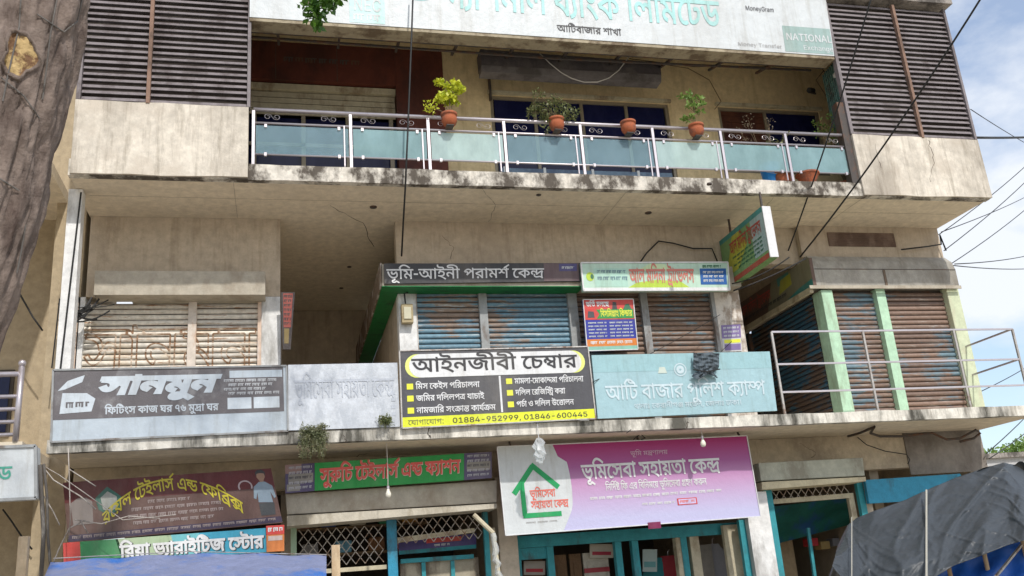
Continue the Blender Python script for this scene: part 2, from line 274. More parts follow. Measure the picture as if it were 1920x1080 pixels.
# ---------------------------------------------------------------- lettering
# outlines of the letter shapes on the signs, and the lines shaped from them (glyph, x, y)
GLYPHS = {
39: [[614,622,614,551,509,551,509,0,432,0,432,243,448,187,414,231,376,270,336,303,296,329,256,346,216,351,182,346,154,332,134,307,128,274,133,246,149,222,176,202,214,184,176,113,122,142,80,180,55,226,46,277,52,322,70,358,96,387,130,407,166,419,204,423,254,418,299,405,341,384,380,356,416,322,451,284,437,280,434,303,433,326,432,348,432,371,432,551,-10,551,-10,622]],
202: [[265,622,265,551,195,551,255,573,219,542,193,514,176,487,165,460,160,430,158,395,160,361,166,325,174,287,182,248,189,208,191,166,189,131,183,96,172,64,154,34,128,8,92,-16,47,-36,-10,-52,-31,17,25,34,64,54,89,79,104,106,111,136,113,168,111,208,105,246,97,284,88,321,82,358,80,393,82,429,87,460,96,488,111,514,131,542,157,572,172,551,-10,551,-10,622]],
54: [[276,622,276,551,171,551,171,0,94,0,94,469,79,500,58,527,32,545,-2,551,-10,551,-10,622,5,622,30,618,55,606,78,587,97,559,96,567,95,582,94,599,94,613,94,688,148,688,170,622]],
48: [[687,622,687,551,582,551,582,0,505,0,505,512,510,532,508,549,506,567,505,586,505,607,505,688,558,688,582,622],[361,629,398,625,433,614,464,596,492,572,516,543,534,509,530,404,496,468,457,516,412,546,363,556,328,551,300,534,282,508,276,471,284,435,308,406,351,386,413,377,406,300,346,309,298,327,261,354,235,388,220,428,215,474,220,522,236,562,260,592,290,612,325,625],[77,629,118,625,156,612,191,590,218,558,236,515,242,461,237,421,222,383,197,350,160,323,113,306,54,300,48,377,94,381,128,392,153,407,169,426,178,447,181,468,174,505,155,532,122,550,76,556,58,555,40,554,21,550,-1,545,-9,620,15,624,36,627,56,628]],
47: [[741,622,741,551,636,551,636,0,559,0,559,335,565,309,542,338,518,360,493,374,465,379,450,378,434,374,420,366,408,353,401,334,398,307,398,297,398,288,399,279,400,271,335,266,328,304,313,336,293,361,269,379,242,390,213,394,188,391,167,384,150,371,138,356,130,337,128,316,135,279,158,248,193,222,241,201,214,127,168,145,128,168,94,197,68,232,52,273,46,320,52,362,68,398,94,426,127,448,166,462,208,466,257,461,299,446,336,421,369,384,354,383,369,412,392,434,422,447,452,451,486,448,514,437,541,420,571,397,562,382,561,403,560,424,559,445,559,467,559,551,-10,551,-10,622]],
42: [[606,622,606,551,501,551,501,0,424,0,388,58,342,110,285,157,221,196,151,225,76,243,37,339,135,394,236,444,340,488,447,524,424,482,424,551,-10,551,-10,622],[424,474,445,446,367,418,285,384,204,346,130,304,186,288,245,263,304,230,358,190,404,142,438,88,429,88,427,111,426,134,424,159,424,189]],
6: [[123,314,184,272,242,224,296,169,346,111,388,51,424,-8,359,-41,318,19,278,72,235,121,188,166,135,208,73,250],[78,486,83,524,96,558,118,585,147,605,181,618,219,622,257,618,291,605,320,585,342,558,355,524,360,486,355,448,342,414,320,386,291,366,257,353,219,349,181,353,147,366,118,386,96,414,83,447],[147,486,152,456,168,433,191,419,219,414,248,419,271,434,286,456,291,486,286,516,271,538,248,552,219,557,191,552,168,538,152,515]],
20: [[817,622,817,551,492,551,492,489,492,473,492,0,415,0,380,57,334,111,278,159,216,198,147,227,76,243,37,339,134,392,231,439,331,480,437,517,415,475,415,551,-10,551,-10,622],[415,467,436,438,384,422,330,401,277,378,224,353,175,328,130,304,187,288,246,262,302,228,354,186,398,140,428,90,420,88,418,111,416,134,415,159,415,189],[761,288,758,256,748,226,731,199,705,177,670,163,625,158,609,158,594,159,580,160,566,163,572,235,579,234,586,234,596,233,606,233,646,238,668,252,679,272,683,296,670,345,632,386,568,418,479,438,482,513,556,499,622,474,679,440,723,396,752,346]],
55: [[276,622,276,551,171,551,171,0,94,0,94,551,-10,551,-10,622,82,622,66,642,50,662,34,683,20,704,55,760,93,812,136,855,185,888,244,910,313,917,365,914,414,904,463,888,510,866,557,840,605,808,654,771,705,731,663,677,597,728,538,770,484,802,432,826,380,839,325,844,274,839,230,825,192,802,160,772,131,735,106,693,116,677,128,660,143,642,160,622]],
44: [[632,622,632,551,527,551,527,0,450,0,450,135,468,82,433,133,398,180,361,221,322,253,281,274,236,281,202,276,174,262,154,238,148,205,154,175,172,150,202,129,243,111,218,34,169,55,130,80,102,108,82,140,70,173,66,208,72,252,90,288,116,316,150,336,186,349,223,353,279,348,328,331,371,305,408,272,441,233,471,189,454,186,452,209,451,232,450,256,450,281,450,551,-10,551,-10,622],[299,323,299,317,298,311,298,305,297,299,221,322,215,374,201,415,178,446,144,468,98,484,38,494,51,566,97,553,142,546,182,534,217,515,246,490,269,459,286,420,296,375]],
61: [[356,622,356,551,336,551,304,540,269,520,234,494,201,460,172,419,148,372,133,320,128,262,133,197,150,148,174,111,203,87,235,74,267,69,290,70,309,74,327,81,348,92,383,31,356,14,326,3,295,-3,264,-5,205,3,152,28,109,68,76,120,56,185,49,260,57,338,80,408,116,470,164,521,219,561,280,588,216,555,197,553,177,552,155,551,130,551,-10,551,-10,622]],
30: [[577,622,577,551,172,551,172,205,173,168,177,143,182,128,189,117,212,101,244,96,282,101,318,115,351,136,379,162,405,194,424,228,435,263,439,299,435,327,423,348,402,360,370,364,358,364,344,362,330,360,317,357,306,428,325,432,346,436,367,438,389,439,424,436,455,425,481,407,500,381,513,346,517,303,510,245,488,188,455,137,415,95,376,66,334,44,289,29,239,24,205,27,176,35,151,48,132,63,117,84,106,109,98,143,95,191,95,551,-10,551,-10,622],[395,622,390,657,376,681,351,694,315,699,221,699,163,701,120,708,88,720,60,736,36,759,20,788,9,821,6,859,6,872,8,884,9,898,11,912,85,907,83,897,82,888,81,879,81,869,82,848,86,830,91,814,100,802,117,788,140,778,173,773,216,771,294,771,342,769,378,763,407,752,431,734,446,715,457,690,464,660,467,622]],
32: [[722,622,722,551,356,551,356,372,358,347,365,330,376,319,393,316,412,319,432,328,454,344,477,366,502,396,529,433,589,442,617,394,638,345,652,295,656,245,649,185,628,132,594,87,548,53,488,31,417,24,353,30,294,47,239,77,189,122,143,181,101,258,63,352,29,465,105,485,143,360,184,262,231,188,284,138,344,110,413,100,484,110,536,140,569,186,580,243,577,285,568,320,553,349,535,373,581,392,551,346,520,308,488,279,456,258,425,246,394,242,372,244,351,248,332,257,317,268,302,285,290,308,282,342,279,393,279,551,-10,551,-10,622]],
9: [[898,622,898,551,798,551,798,0,721,0,688,55,649,104,604,145,557,180,582,246,621,220,661,186,697,148,724,109,723,124,722,137,722,150,722,164,721,178,721,194,721,551,-10,551,-10,622],[376,91,310,99,246,123,186,166,130,232,77,322,29,442,102,466,139,371,178,296,219,238,266,198,318,175,378,167,428,171,466,184,495,205,515,232,526,264,530,300,522,352,498,394,463,421,420,430,391,426,370,416,357,397,353,372,354,364,355,353,358,342,361,331,285,316,279,336,274,354,272,372,271,388,276,422,292,450,315,472,344,488,378,497,413,500,468,493,515,474,553,442,582,401,600,351,606,294,600,242,581,194,550,152,505,119,447,98],[344,465,334,495,314,522,284,542,243,556,267,601,312,589,361,566,394,539,414,507,423,468],[1168,622,1168,551,1063,551,1063,0,986,0,986,479,968,512,948,534,924,547,897,551,887,551,887,622,897,622,924,618,950,606,972,587,990,559,989,567,988,582,986,599,986,613,986,688,1039,688,1062,622]],
520: [[843,622,843,551,438,551,438,205,439,168,443,143,448,128,455,117,478,101,510,96,548,101,584,115,617,136,645,162,671,194,690,228,701,263,705,299,701,327,689,348,668,360,636,364,624,364,610,362,596,360,583,357,572,428,591,432,612,436,633,438,655,439,690,436,721,425,747,407,766,381,779,346,783,303,776,245,754,188,721,137,681,95,642,66,600,44,555,29,505,24,471,27,442,35,417,48,398,63,383,84,372,109,364,143,361,191,361,551,256,551,256,622],[661,622,655,657,638,679,611,691,573,695,487,695,429,697,386,704,354,716,326,732,302,755,286,784,275,817,272,855,272,868,274,881,275,894,277,909,351,904,349,893,348,884,347,874,347,864,348,843,352,825,357,810,366,797,383,783,406,772,439,766,482,764,510,764,528,764,550,762,576,759,608,754,647,745,695,734,710,715,722,690,730,660,733,622],[276,622,276,551,171,551,171,0,94,0,94,551,-10,551,-10,622,82,622,66,642,50,662,34,683,20,704,55,760,93,812,136,855,185,888,244,910,313,917,381,912,444,895,505,868,566,832,628,787,695,734,655,688,605,726,560,758,517,786,478,808,440,824,403,836,365,844,325,846,274,841,230,826,193,803,160,772,132,735,106,693,116,677,128,660,143,642,160,622]],
27: [[401,63,343,68,288,84,236,111,186,152,141,206,100,276,62,362,29,465,105,485,141,374,181,286,226,219,278,174,337,148,404,139,469,147,516,171,544,211,554,268,552,297,546,321,538,341,530,358,590,358,561,330,532,306,500,286,466,270,430,260,391,257,354,261,322,272,295,290,275,316,262,347,258,384,266,428,289,474,331,516,394,553,373,552,348,552,323,551,298,551,-10,551,-10,622,927,622,927,551,614,551,591,551,571,552,552,553,535,554,461,518,408,485,372,455,350,428,339,404,335,380,339,356,351,340,368,331,387,328,423,332,455,346,487,367,523,396,609,365,617,343,624,316,628,285,630,254,624,206,608,160,578,121,534,90,476,70],[801,205,803,157,809,111,820,63,836,10,761,-7,745,50,733,106,726,163,723,222,725,272,732,317,743,356,755,388,685,393,626,408,576,430,536,460,503,498,475,543,551,559,569,532,592,508,620,487,655,472,698,462,751,459,765,459,778,460,792,461,806,462,845,392,824,348,811,304,804,258]],
46: [[606,622,606,551,501,551,501,0,424,0,388,58,342,110,285,157,221,196,151,225,76,243,37,339,135,394,236,444,340,488,447,524,424,482,424,551,-10,551,-10,622],[424,474,445,446,367,418,285,384,204,346,130,304,186,288,245,263,304,230,358,190,404,142,438,88,429,88,427,111,426,134,424,159,424,189],[185,-6,162,-2,142,10,129,28,125,52,129,76,142,95,162,108,185,112,208,108,228,95,241,76,245,52,241,28,228,10,208,-2]],
21: [[706,622,706,551,601,551,601,0,524,0,494,40,460,79,422,116,380,149,334,179,283,204,227,224,166,238,142,331,190,296,276,276,348,248,407,213,456,175,495,136,526,97,525,120,524,143,524,167,524,193,524,688,577,688,600,622],[450,470,442,416,418,372,381,335,332,308,274,288,209,276,162,285,142,331,216,340,274,354,319,375,350,400,369,431,375,466,372,496,361,522,343,547,316,571,371,625,402,592,428,554,444,514],[182,430,127,438,85,462,58,499,49,548,51,570,56,592,63,612,71,628,147,607,140,596,135,582,131,568,130,552,134,529,144,514,161,504,182,501,202,503,224,509,246,521,270,541,293,571,316,612,371,625,373,575,351,534,325,498,295,470,262,448,224,434]],
43: [[422,43,359,48,300,64,245,92,194,134,146,191,103,264,64,355,29,465,105,485,143,366,186,272,235,203,290,156,351,128,420,119,469,124,510,138,544,161,568,190,583,226,588,267,586,296,582,321,575,344,566,364,554,383,542,398,590,476,623,422,646,369,660,317,664,266,657,206,636,152,602,107,554,72,495,50],[384,284,328,292,285,316,258,353,249,402,251,425,256,448,263,468,271,486,351,462,344,451,338,437,334,422,332,406,336,383,347,367,364,358,386,355,407,357,428,363,450,375,474,394,499,424,527,466,590,476,582,422,554,381,526,346,495,320,462,300,425,288],[731,622,731,551,-10,551,-10,622]],
58: [[-177,-241,-207,-238,-238,-230,-265,-217,-288,-197,-303,-170,-308,-137,-298,-93,-268,-62,-224,-43,-172,-36,-172,8,-95,8,-95,-56,-128,-102,-136,-101,-144,-100,-154,-100,-165,-100,-195,-102,-217,-110,-230,-122,-235,-140,-231,-157,-219,-169,-201,-176,-179,-179,-139,-174,-103,-159,-70,-135,-38,-102,10,-125,62,-154,115,-186,163,-218,121,-271,84,-244,46,-220,10,-199,-22,-183,-43,-200,-66,-214,-91,-226,-118,-234,-146,-239]],
598: [[49,338,291,338,291,256,49,256]],
10: [[358,622,353,657,338,681,314,694,278,699,206,699,148,701,104,708,72,720,44,736,20,759,4,788,-7,821,-10,859,-10,872,-8,885,-7,898,-5,912,69,907,67,896,66,886,65,877,65,869,66,848,70,830,75,814,84,802,101,788,124,778,157,773,200,771,257,771,304,769,341,763,370,752,394,734,409,715,420,690,427,660,430,622],[242,500,313,493,370,474,412,444,441,406,458,366,464,325,450,252,406,195,335,158,236,141,246,152,292,136,341,115,391,89,442,60,492,26,540,-10,494,-63,435,-20,380,16,329,48,279,75,228,98,173,119,113,137,46,154,61,223,95,214,128,208,164,205,207,204,270,208,316,221,349,240,370,265,381,292,385,320,375,367,346,402,302,423,247,430,214,428,189,423,170,414,158,402,150,388,148,370,148,362,150,354,152,345,154,338,81,323,76,338,73,354,71,370,70,384,76,418,92,447,118,470,152,486,194,497],[175,465,165,495,145,522,114,542,73,556,97,601,143,589,191,566,224,539,245,507,254,468],[540,622,540,551,-10,551,-10,622]],
56: [[276,551,171,551,171,0,94,0,94,551,-10,551,-10,622,94,622,84,682,60,731,26,770,-16,800,-67,822,-124,837,-187,845,-252,848,-307,846,-354,842,-391,834,-419,823,-436,809,-442,792,-436,776,-418,768,-393,764,-365,763,-269,763,-222,761,-185,754,-157,742,-135,725,-119,704,-108,680,-102,651,-100,615,-167,615,-169,637,-173,654,-180,668,-189,678,-200,685,-214,689,-231,691,-254,692,-353,692,-392,693,-425,698,-453,704,-476,713,-497,728,-511,747,-518,768,-521,789,-505,841,-456,882,-374,908,-258,917,-78,899,54,846,139,754,174,622,276,622]],
40: [[726,622,726,551,621,551,621,0,544,0,544,396,566,332,527,388,491,434,458,473,426,504,396,527,365,544,333,553,298,556,260,552,226,541,194,524,166,501,140,475,116,447,108,445,124,454,140,460,156,464,174,465,224,457,259,434,279,398,286,356,286,345,285,335,284,326,282,320,265,326,277,339,288,351,299,363,312,375,324,387,337,400,461,516,510,463,226,195,167,250,249,328,213,285,183,262,197,280,208,298,216,319,219,343,215,366,204,383,186,394,160,398,144,397,129,394,114,388,98,380,22,452,62,502,104,544,147,580,192,606,240,623,291,629,344,624,392,608,436,582,479,546,522,499,567,441,549,446,546,471,545,498,544,527,544,558,544,688,597,688,620,622]],
131: [[-254,707,72,917,110,860,-209,644]],
372: [[195,475,236,472,273,462,307,445,339,422,370,394,400,361,399,272,354,323,306,366,256,394,207,403,176,399,151,386,134,365,128,335,132,313,142,294,160,277,184,262,143,193,102,221,72,255,52,294,46,338,51,379,68,414,92,440,124,460,159,471],[906,622,906,551,452,551,452,253,438,273,504,337,582,394,670,444,768,486,833,422,816,387,802,352,792,317,785,280,781,240,780,196,781,152,784,113,788,76,795,40,804,2,815,-40,740,-59,719,45,712,85,706,126,703,171,702,223,704,260,708,297,715,331,724,362,735,389,746,410,758,405,702,380,648,349,594,314,542,273,488,227,434,175,375,215,375,360,379,370,377,390,376,410,375,430,375,450,375,551,-10,551,-10,622],[598,100,635,96,672,86,706,68,738,40,740,-59,722,-20,693,7,656,23,611,28,580,26,548,22,516,15,482,8,446,3,407,1,375,3,342,10,311,21,282,38,258,60,238,89,226,124,222,167,223,186,225,204,228,220,231,232,308,223,305,211,302,198,301,184,300,169,303,139,313,114,329,96,350,83,377,76,407,73,438,75,469,80,499,87,530,94,563,98]],
25: [[577,622,577,551,172,551,172,521,168,458,170,442,171,422,172,400,172,378,172,205,173,168,177,143,182,128,189,117,212,101,244,96,282,101,318,115,350,136,379,162,404,193,422,226,434,260,438,296,433,323,420,339,397,346,368,349,363,349,322,351,289,356,262,365,235,377,213,391,192,408,175,426,161,447,171,534,192,501,215,474,241,452,272,436,312,426,361,423,377,423,411,422,436,418,455,412,472,403,492,386,506,364,514,338,517,306,510,246,488,189,455,138,415,95,376,66,334,43,288,29,238,24,204,27,175,35,151,48,132,63,117,84,106,109,98,143,95,191,95,551,-10,551,-10,622]],
269: [[397,306,365,308,336,312,311,320,286,332,261,347,234,365,212,381,195,392,180,397,164,399,148,397,135,390,127,379,124,363,126,348,134,334,146,321,160,308,105,253,81,277,60,304,47,335,42,369,46,401,58,426,78,445,102,459,129,467,157,470,180,468,202,462,222,453,242,442,260,430,278,418,309,398,335,383,360,374,389,371,421,375,444,388,458,410,463,442,458,479,443,514,420,547,393,575,472,591,488,575,504,554,518,530,530,504,537,474,540,442,536,401,522,367,501,341,473,322,438,310],[87,601,133,589,188,561,222,530,239,492,245,442,245,434,244,424,243,414,241,405,165,407,167,418,168,427,168,436,168,444,162,482,144,514,112,540,65,556],[-10,551,-10,622,623,622,623,551],[514,369,514,0,437,0,403,37,368,68,329,95,288,116,241,134,189,148,154,226,215,263,280,298,352,329,437,358],[437,303,401,287,364,269,328,250,292,230,260,211,230,193,236,202,298,180,352,154,400,123,440,88,439,106,438,127,437,147,437,162]],
50: [[692,622,692,551,587,551,587,0,510,0,510,353,533,290,504,326,480,353,457,370,436,375,422,373,410,367,397,355,383,336,366,308,343,268,317,223,294,188,271,160,248,142,220,131,188,127,162,130,136,138,112,153,88,174,62,205,35,244,96,281,121,241,141,218,160,207,180,203,197,206,212,214,229,228,246,250,266,281,289,321,312,354,338,400,362,428,387,444,415,449,446,444,474,430,503,407,536,374,516,373,513,395,511,416,510,437,510,458,510,551,-10,551,-10,622],[271,271,261,332,250,379,236,414,214,441,184,461,146,476,98,486,38,495,53,571,107,551,159,541,202,528,236,512,264,492,284,466,299,436,309,400,315,356]],
37: [[613,622,613,551,159,551,159,253,145,273,188,316,236,357,289,394,347,428,409,459,475,486,540,422,523,388,510,354,500,320,492,285,488,247,487,205,489,157,495,111,506,63,522,10,447,-7,431,50,419,106,412,163,409,222,410,262,415,299,422,333,432,364,442,389,453,410,465,405,409,380,354,349,300,314,248,273,195,227,141,175,82,215,82,551,-10,551,-10,622]],
219: [[471,528,506,526,534,521,557,512,577,500,596,482,609,460,617,430,620,389,620,0,543,0,530,39,511,66,484,82,450,87,417,86,387,83,357,79,326,74,292,71,252,70,220,72,185,77,150,87,118,104,89,128,66,161,51,205,46,262,47,285,49,309,52,332,56,353,133,341,129,325,126,308,125,289,124,265,129,218,144,185,166,164,194,152,223,146,251,144,286,145,317,148,346,153,374,157,402,160,432,161,465,158,496,148,522,132,543,106,543,382,542,405,538,422,533,434,524,443,515,449,504,454,489,456,471,457,442,454,416,446,391,433,370,417,352,399,338,380,329,359,326,340,328,326,335,313,350,304,377,301,390,301,402,302,412,303,422,305,429,234,417,231,402,228,384,227,362,226,320,232,282,251,256,284,247,333,251,366,264,400,286,434,314,464,347,490,385,510,426,524],[725,622,725,551,-10,551,-10,622]],
45: [[636,622,636,551,531,551,531,0,454,0,410,53,361,98,306,138,243,170,170,195,84,212,48,303,80,324,113,343,147,362,182,380,218,398,252,414,211,441,164,466,111,486,48,502,79,570,81,551,-10,551,-10,622],[454,551,135,551,114,560,156,547,198,528,240,505,278,480,310,456,336,432,341,376,304,359,266,341,227,322,190,303,155,284,125,265,113,280,194,264,264,240,324,209,378,172,426,130,470,83,457,79,456,101,455,124,454,148,454,171]],
203: [[940,622,940,551,-10,551,-10,622],[471,528,506,526,534,521,557,512,577,500,596,482,609,460,617,430,620,389,620,379,620,366,620,352,619,338,617,324,620,306,620,0,543,0,530,39,511,66,484,82,450,87,417,86,387,83,357,79,326,74,292,71,252,70,220,72,185,77,150,87,118,104,89,128,66,161,51,205,46,262,47,285,49,309,52,332,56,353,133,341,129,325,126,308,125,289,124,265,129,218,144,185,166,164,194,152,223,146,251,144,286,145,317,148,346,153,374,157,402,160,432,161,467,158,496,148,522,132,543,106,543,382,542,405,538,422,533,434,524,443,515,449,504,454,489,456,471,457,442,454,416,446,391,433,370,417,352,399,338,380,329,359,326,340,328,326,335,313,350,304,377,301,390,301,402,302,412,303,422,305,429,234,417,231,402,228,384,227,362,226,320,232,282,251,256,284,247,333,251,366,264,400,286,434,314,464,347,490,385,510,426,524],[759,425,814,416,857,390,885,351,894,301,891,270,882,239,864,209,835,181,794,156,738,135,714,207,758,222,791,241,812,264,819,293,814,323,799,342,778,352,753,356,717,348,682,326,650,290,620,242,577,279,617,344,660,390,707,416]],
357: [[507,304,474,306,446,311,420,320,396,334,370,353,341,377,319,396,302,408,288,415,273,417,258,414,244,406,233,393,230,375,233,358,242,342,255,325,272,308,217,253,190,281,168,310,153,343,148,380,152,414,165,441,184,462,208,477,235,486,261,489,299,485,331,474,361,455,392,429,424,402,450,384,475,374,504,371,533,375,555,388,569,410,574,442,569,479,554,514,531,547,504,575,583,591,599,575,614,554,629,530,640,504,648,474,651,442,647,401,635,366,615,340,588,320,552,308],[731,622,731,551,-10,551,-10,622],[421,-55,337,-47,260,-22,191,20,128,84,72,172,24,284,99,307,136,218,178,146,226,91,281,52,344,28,417,20,494,28,544,54,572,93,581,143,578,174,568,201,553,223,532,240,504,250,472,254,450,252,433,246,420,237,410,224,405,210,403,194,404,185,406,174,408,161,412,149,337,135,332,153,328,172,325,190,324,206,329,240,344,268,367,290,397,306,431,316,468,319,525,313,572,294,609,266,636,230,652,187,657,140,650,85,630,37,597,-2,550,-31,492,-49]],
347: [[842,622,842,551,159,551,159,311,144,331,181,364,222,396,266,427,314,456,366,482,421,506,479,448,460,408,448,367,442,326,440,286,440,270,442,252,444,234,447,212,427,231,464,264,504,296,549,327,597,356,649,382,704,406,762,348,743,307,731,264,725,221,723,175,725,138,730,96,739,52,751,10,676,-7,663,41,653,90,647,138,645,184,646,224,650,260,656,291,665,316,672,315,631,293,590,268,550,241,511,210,472,178,434,142,374,180,369,205,366,232,363,262,362,295,363,327,367,360,373,391,382,416,389,415,348,393,307,368,266,339,224,307,182,271,139,230,82,268,82,551,-10,551,-10,622]],
443: [[188,127,162,130,136,138,112,153,88,174,62,205,35,244,96,281,121,241,141,218,160,207,180,203,197,206,212,214,229,228,246,250,266,281,289,321,312,354,338,401,362,430,387,444,415,449,446,444,474,430,503,407,536,374,539,343,532,292,504,327,480,353,457,370,436,375,422,373,410,367,397,355,383,336,366,308,343,268,317,223,294,188,271,160,248,142,220,131],[271,271,261,332,250,379,236,414,214,441,184,461,146,476,98,486,38,495,53,571,107,551,159,541,202,528,236,512,264,492,284,466,299,436,309,400,315,356],[993,622,993,551,588,551,588,220,589,182,593,158,598,142,605,132,628,116,659,111,698,116,734,130,767,151,795,177,821,209,840,243,851,278,855,314,851,342,839,362,818,375,786,379,773,378,760,377,746,375,733,372,722,443,741,448,762,451,783,453,805,454,840,450,871,440,897,422,916,396,929,362,933,318,930,278,920,240,904,203,883,169,858,138,830,110,792,81,750,58,705,44,655,39,621,42,592,50,567,62,548,78,533,99,522,124,514,158,511,206,511,337,515,373,513,392,512,412,511,433,511,458,511,551,-10,551,-10,622],[811,622,806,657,792,681,767,694,731,699,637,699,579,701,536,708,504,720,476,736,452,759,436,788,425,821,422,859,422,872,424,884,425,898,427,912,501,907,499,897,498,888,497,879,497,869,498,848,502,830,507,814,516,802,533,788,556,778,589,773,632,771,710,771,758,769,794,763,823,752,847,734,862,715,873,690,880,660,883,622],[885,-190,810,-190,794,-152,770,-125,738,-109,697,-104,670,-105,643,-108,616,-112,588,-116,559,-120,529,-121,498,-119,466,-112,436,-100,408,-82,384,-57,366,-24,354,16,350,66,351,93,354,120,358,142,362,158,439,148,435,128,432,108,429,86,428,64,431,26,441,-4,457,-24,478,-38,503,-46,532,-49,558,-48,581,-44,603,-40,626,-36,649,-33,675,-32,716,-35,752,-44,783,-60,808,-86,808,35,808,53,809,76,810,102,812,130,885,184]],
18: [[509,629,577,619,628,590,660,544,671,483,665,438,646,397,617,362,579,331,533,305,480,282,449,354,509,378,554,406,582,439,591,482,586,515,570,538,544,553,509,558,474,555,441,546,411,532,384,516,362,496,345,476,334,457,331,439,334,424,341,412,357,402,386,395,365,321,315,336,280,360,258,392,251,431,256,465,272,500,296,533,328,564,367,590,410,611,458,624],[681,225,666,150,620,92,547,54,453,42,385,48,320,67,259,100,204,147,152,210,106,291,64,390,28,507,103,529,145,399,192,295,246,216,306,161,376,129,455,118,512,125,559,144,590,179,600,228,594,264,574,294,545,318,509,338,589,373,628,346,657,311,675,270]],
12: [[508,622,503,657,488,681,464,694,428,699,288,699,230,701,188,708,155,720,127,736,103,759,86,788,76,821,73,859,73,872,74,885,76,898,78,912,152,907,150,896,149,886,148,877,148,869,149,848,152,830,158,814,167,802,184,788,207,778,239,773,283,771,407,771,454,769,491,763,520,752,544,734,559,715,570,690,577,660,580,622],[722,622,722,551,356,551,356,372,358,347,365,330,376,319,393,316,412,319,432,328,454,344,477,366,502,396,529,433,589,442,617,394,638,345,652,295,656,245,649,185,628,132,594,87,548,53,488,31,417,24,353,30,294,47,239,77,189,122,143,181,101,258,63,352,29,465,105,485,143,360,184,262,231,188,284,138,344,110,413,100,484,110,536,140,569,186,580,243,577,285,568,320,553,349,535,373,581,392,551,346,520,308,488,279,456,258,425,246,394,242,372,244,351,248,332,257,317,268,302,285,290,308,282,342,279,393,279,551,-10,551,-10,622]],
339: [[486,528,553,519,603,493,634,451,644,396,638,354,620,318,591,285,554,257,508,233,457,212,427,282,485,304,528,327,555,356,564,393,559,420,544,440,519,453,483,457,450,454,418,447,390,436,364,422,344,406,328,389,317,373,314,358,316,346,324,336,338,328,364,322,344,248,296,262,262,284,242,313,235,350,240,383,256,414,280,445,311,472,349,495,392,513,438,524],[654,170,639,99,594,46,524,11,432,0,368,6,306,22,248,51,194,92,145,149,101,221,62,310,28,417,104,440,142,323,186,231,235,162,292,114,357,85,433,76,489,82,534,99,563,129,573,172,567,204,548,230,520,252,485,268,565,303,603,278,631,246,648,210],[733,622,733,551,-10,551,-10,622]],
22: [[484,0,484,425,505,362,471,409,440,448,410,482,381,509,353,530,324,544,294,553,263,556,215,549,178,528,147,499,120,465,106,457,124,469,149,478,180,485,216,487,258,482,290,469,315,449,332,424,343,396,346,369,336,313,306,264,255,217,182,172,131,245,182,269,226,296,256,328,266,365,262,385,249,402,228,413,200,417,175,416,152,411,128,403,103,392,22,458,54,507,88,548,125,583,164,608,208,624,255,629,303,625,346,612,388,590,428,559,467,520,507,472,489,483,487,501,486,526,484,555,484,585,484,688,537,688,560,622,666,622,666,551,561,551,561,0]],
611: [[147,414,123,418,103,430,90,451,85,482,90,514,103,535,123,546,147,550,171,546,191,535,204,514,209,482,204,451,191,430,171,418],[147,-14,123,-10,103,2,90,23,85,54,90,86,103,107,123,118,147,122,171,118,191,107,204,86,209,54,204,23,191,2,171,-10]],
57: [[-286,-266,-314,-263,-345,-254,-375,-240,-400,-218,-416,-189,-422,-151,-412,-105,-383,-70,-336,-47,-274,-39,-213,-45,-154,-62,-96,-88,-38,-124,24,-167,89,-217,44,-271,-20,-220,-78,-178,-132,-146,-182,-122,-231,-108,-279,-103,-310,-106,-333,-117,-346,-133,-351,-153,-346,-177,-332,-192,-310,-201,-286,-204,-253,-200,-226,-188,-207,-171,-192,-150,-182,-127,-176,-102,-173,-79,-172,-59,-172,8,-95,8,-95,-45,-97,-75,-102,-110,-111,-148,-128,-184,-152,-216,-185,-242,-229,-260]],
394: [[396,300,366,302,338,308,312,317,287,330,261,346,234,365,212,382,195,392,180,397,164,399,148,397,135,390,127,379,124,363,126,348,134,334,146,321,160,308,105,253,81,277,60,304,47,335,42,369,46,401,58,426,78,445,102,459,129,467,157,470,180,468,202,462,222,453,242,442,260,430,278,418,309,398,335,383,360,374,389,371,421,375,444,388,458,410,463,442,458,479,443,514,420,547,393,575,409,622,456,622,473,603,492,578,510,547,526,514,536,478,540,442,536,400,524,366,504,338,476,317,440,304],[87,601,133,589,188,561,222,530,239,492,245,442,245,434,244,424,243,414,241,405,165,407,167,418,168,427,168,436,168,444,162,482,144,514,112,540,65,556],[432,622,433,551,-10,551,-10,622],[1157,622,1157,551,1052,551,1052,0,975,0,975,396,997,332,958,388,922,434,889,473,858,504,827,527,796,544,764,553,729,556,691,552,656,541,625,524,597,501,571,475,547,447,539,445,555,454,570,460,587,464,605,465,655,457,690,434,710,398,717,356,717,345,716,335,715,326,713,320,696,326,708,339,719,351,730,363,742,375,755,387,768,400,892,516,941,463,657,195,598,250,680,328,644,285,614,262,628,280,640,298,647,319,650,343,646,366,635,383,616,394,591,398,575,397,560,394,545,388,529,380,491,495,523,532,558,565,596,592,636,612,678,625,722,629,775,624,822,608,866,582,910,546,953,499,998,441,980,446,978,471,976,498,975,527,975,558,975,688,1028,688,1051,622]],
36: [[655,622,655,551,550,551,550,0,473,0,432,53,383,104,327,149,264,188,194,218,115,238,92,331,144,296,223,276,292,248,351,215,401,178,442,138,475,97,474,120,474,143,473,167,473,193,473,688,526,688,549,622],[211,625,269,620,316,604,353,578,379,546,395,507,400,464,384,393,336,337,259,297,158,275,110,285,92,331,168,340,226,356,269,376,298,402,314,433,319,466,312,504,291,532,256,549,209,555,166,550,138,536,121,515,116,494,118,480,124,468,134,456,150,446,106,384,88,398,72,412,58,429,47,449,40,472,38,497,43,530,58,561,83,587,117,608,160,621]],
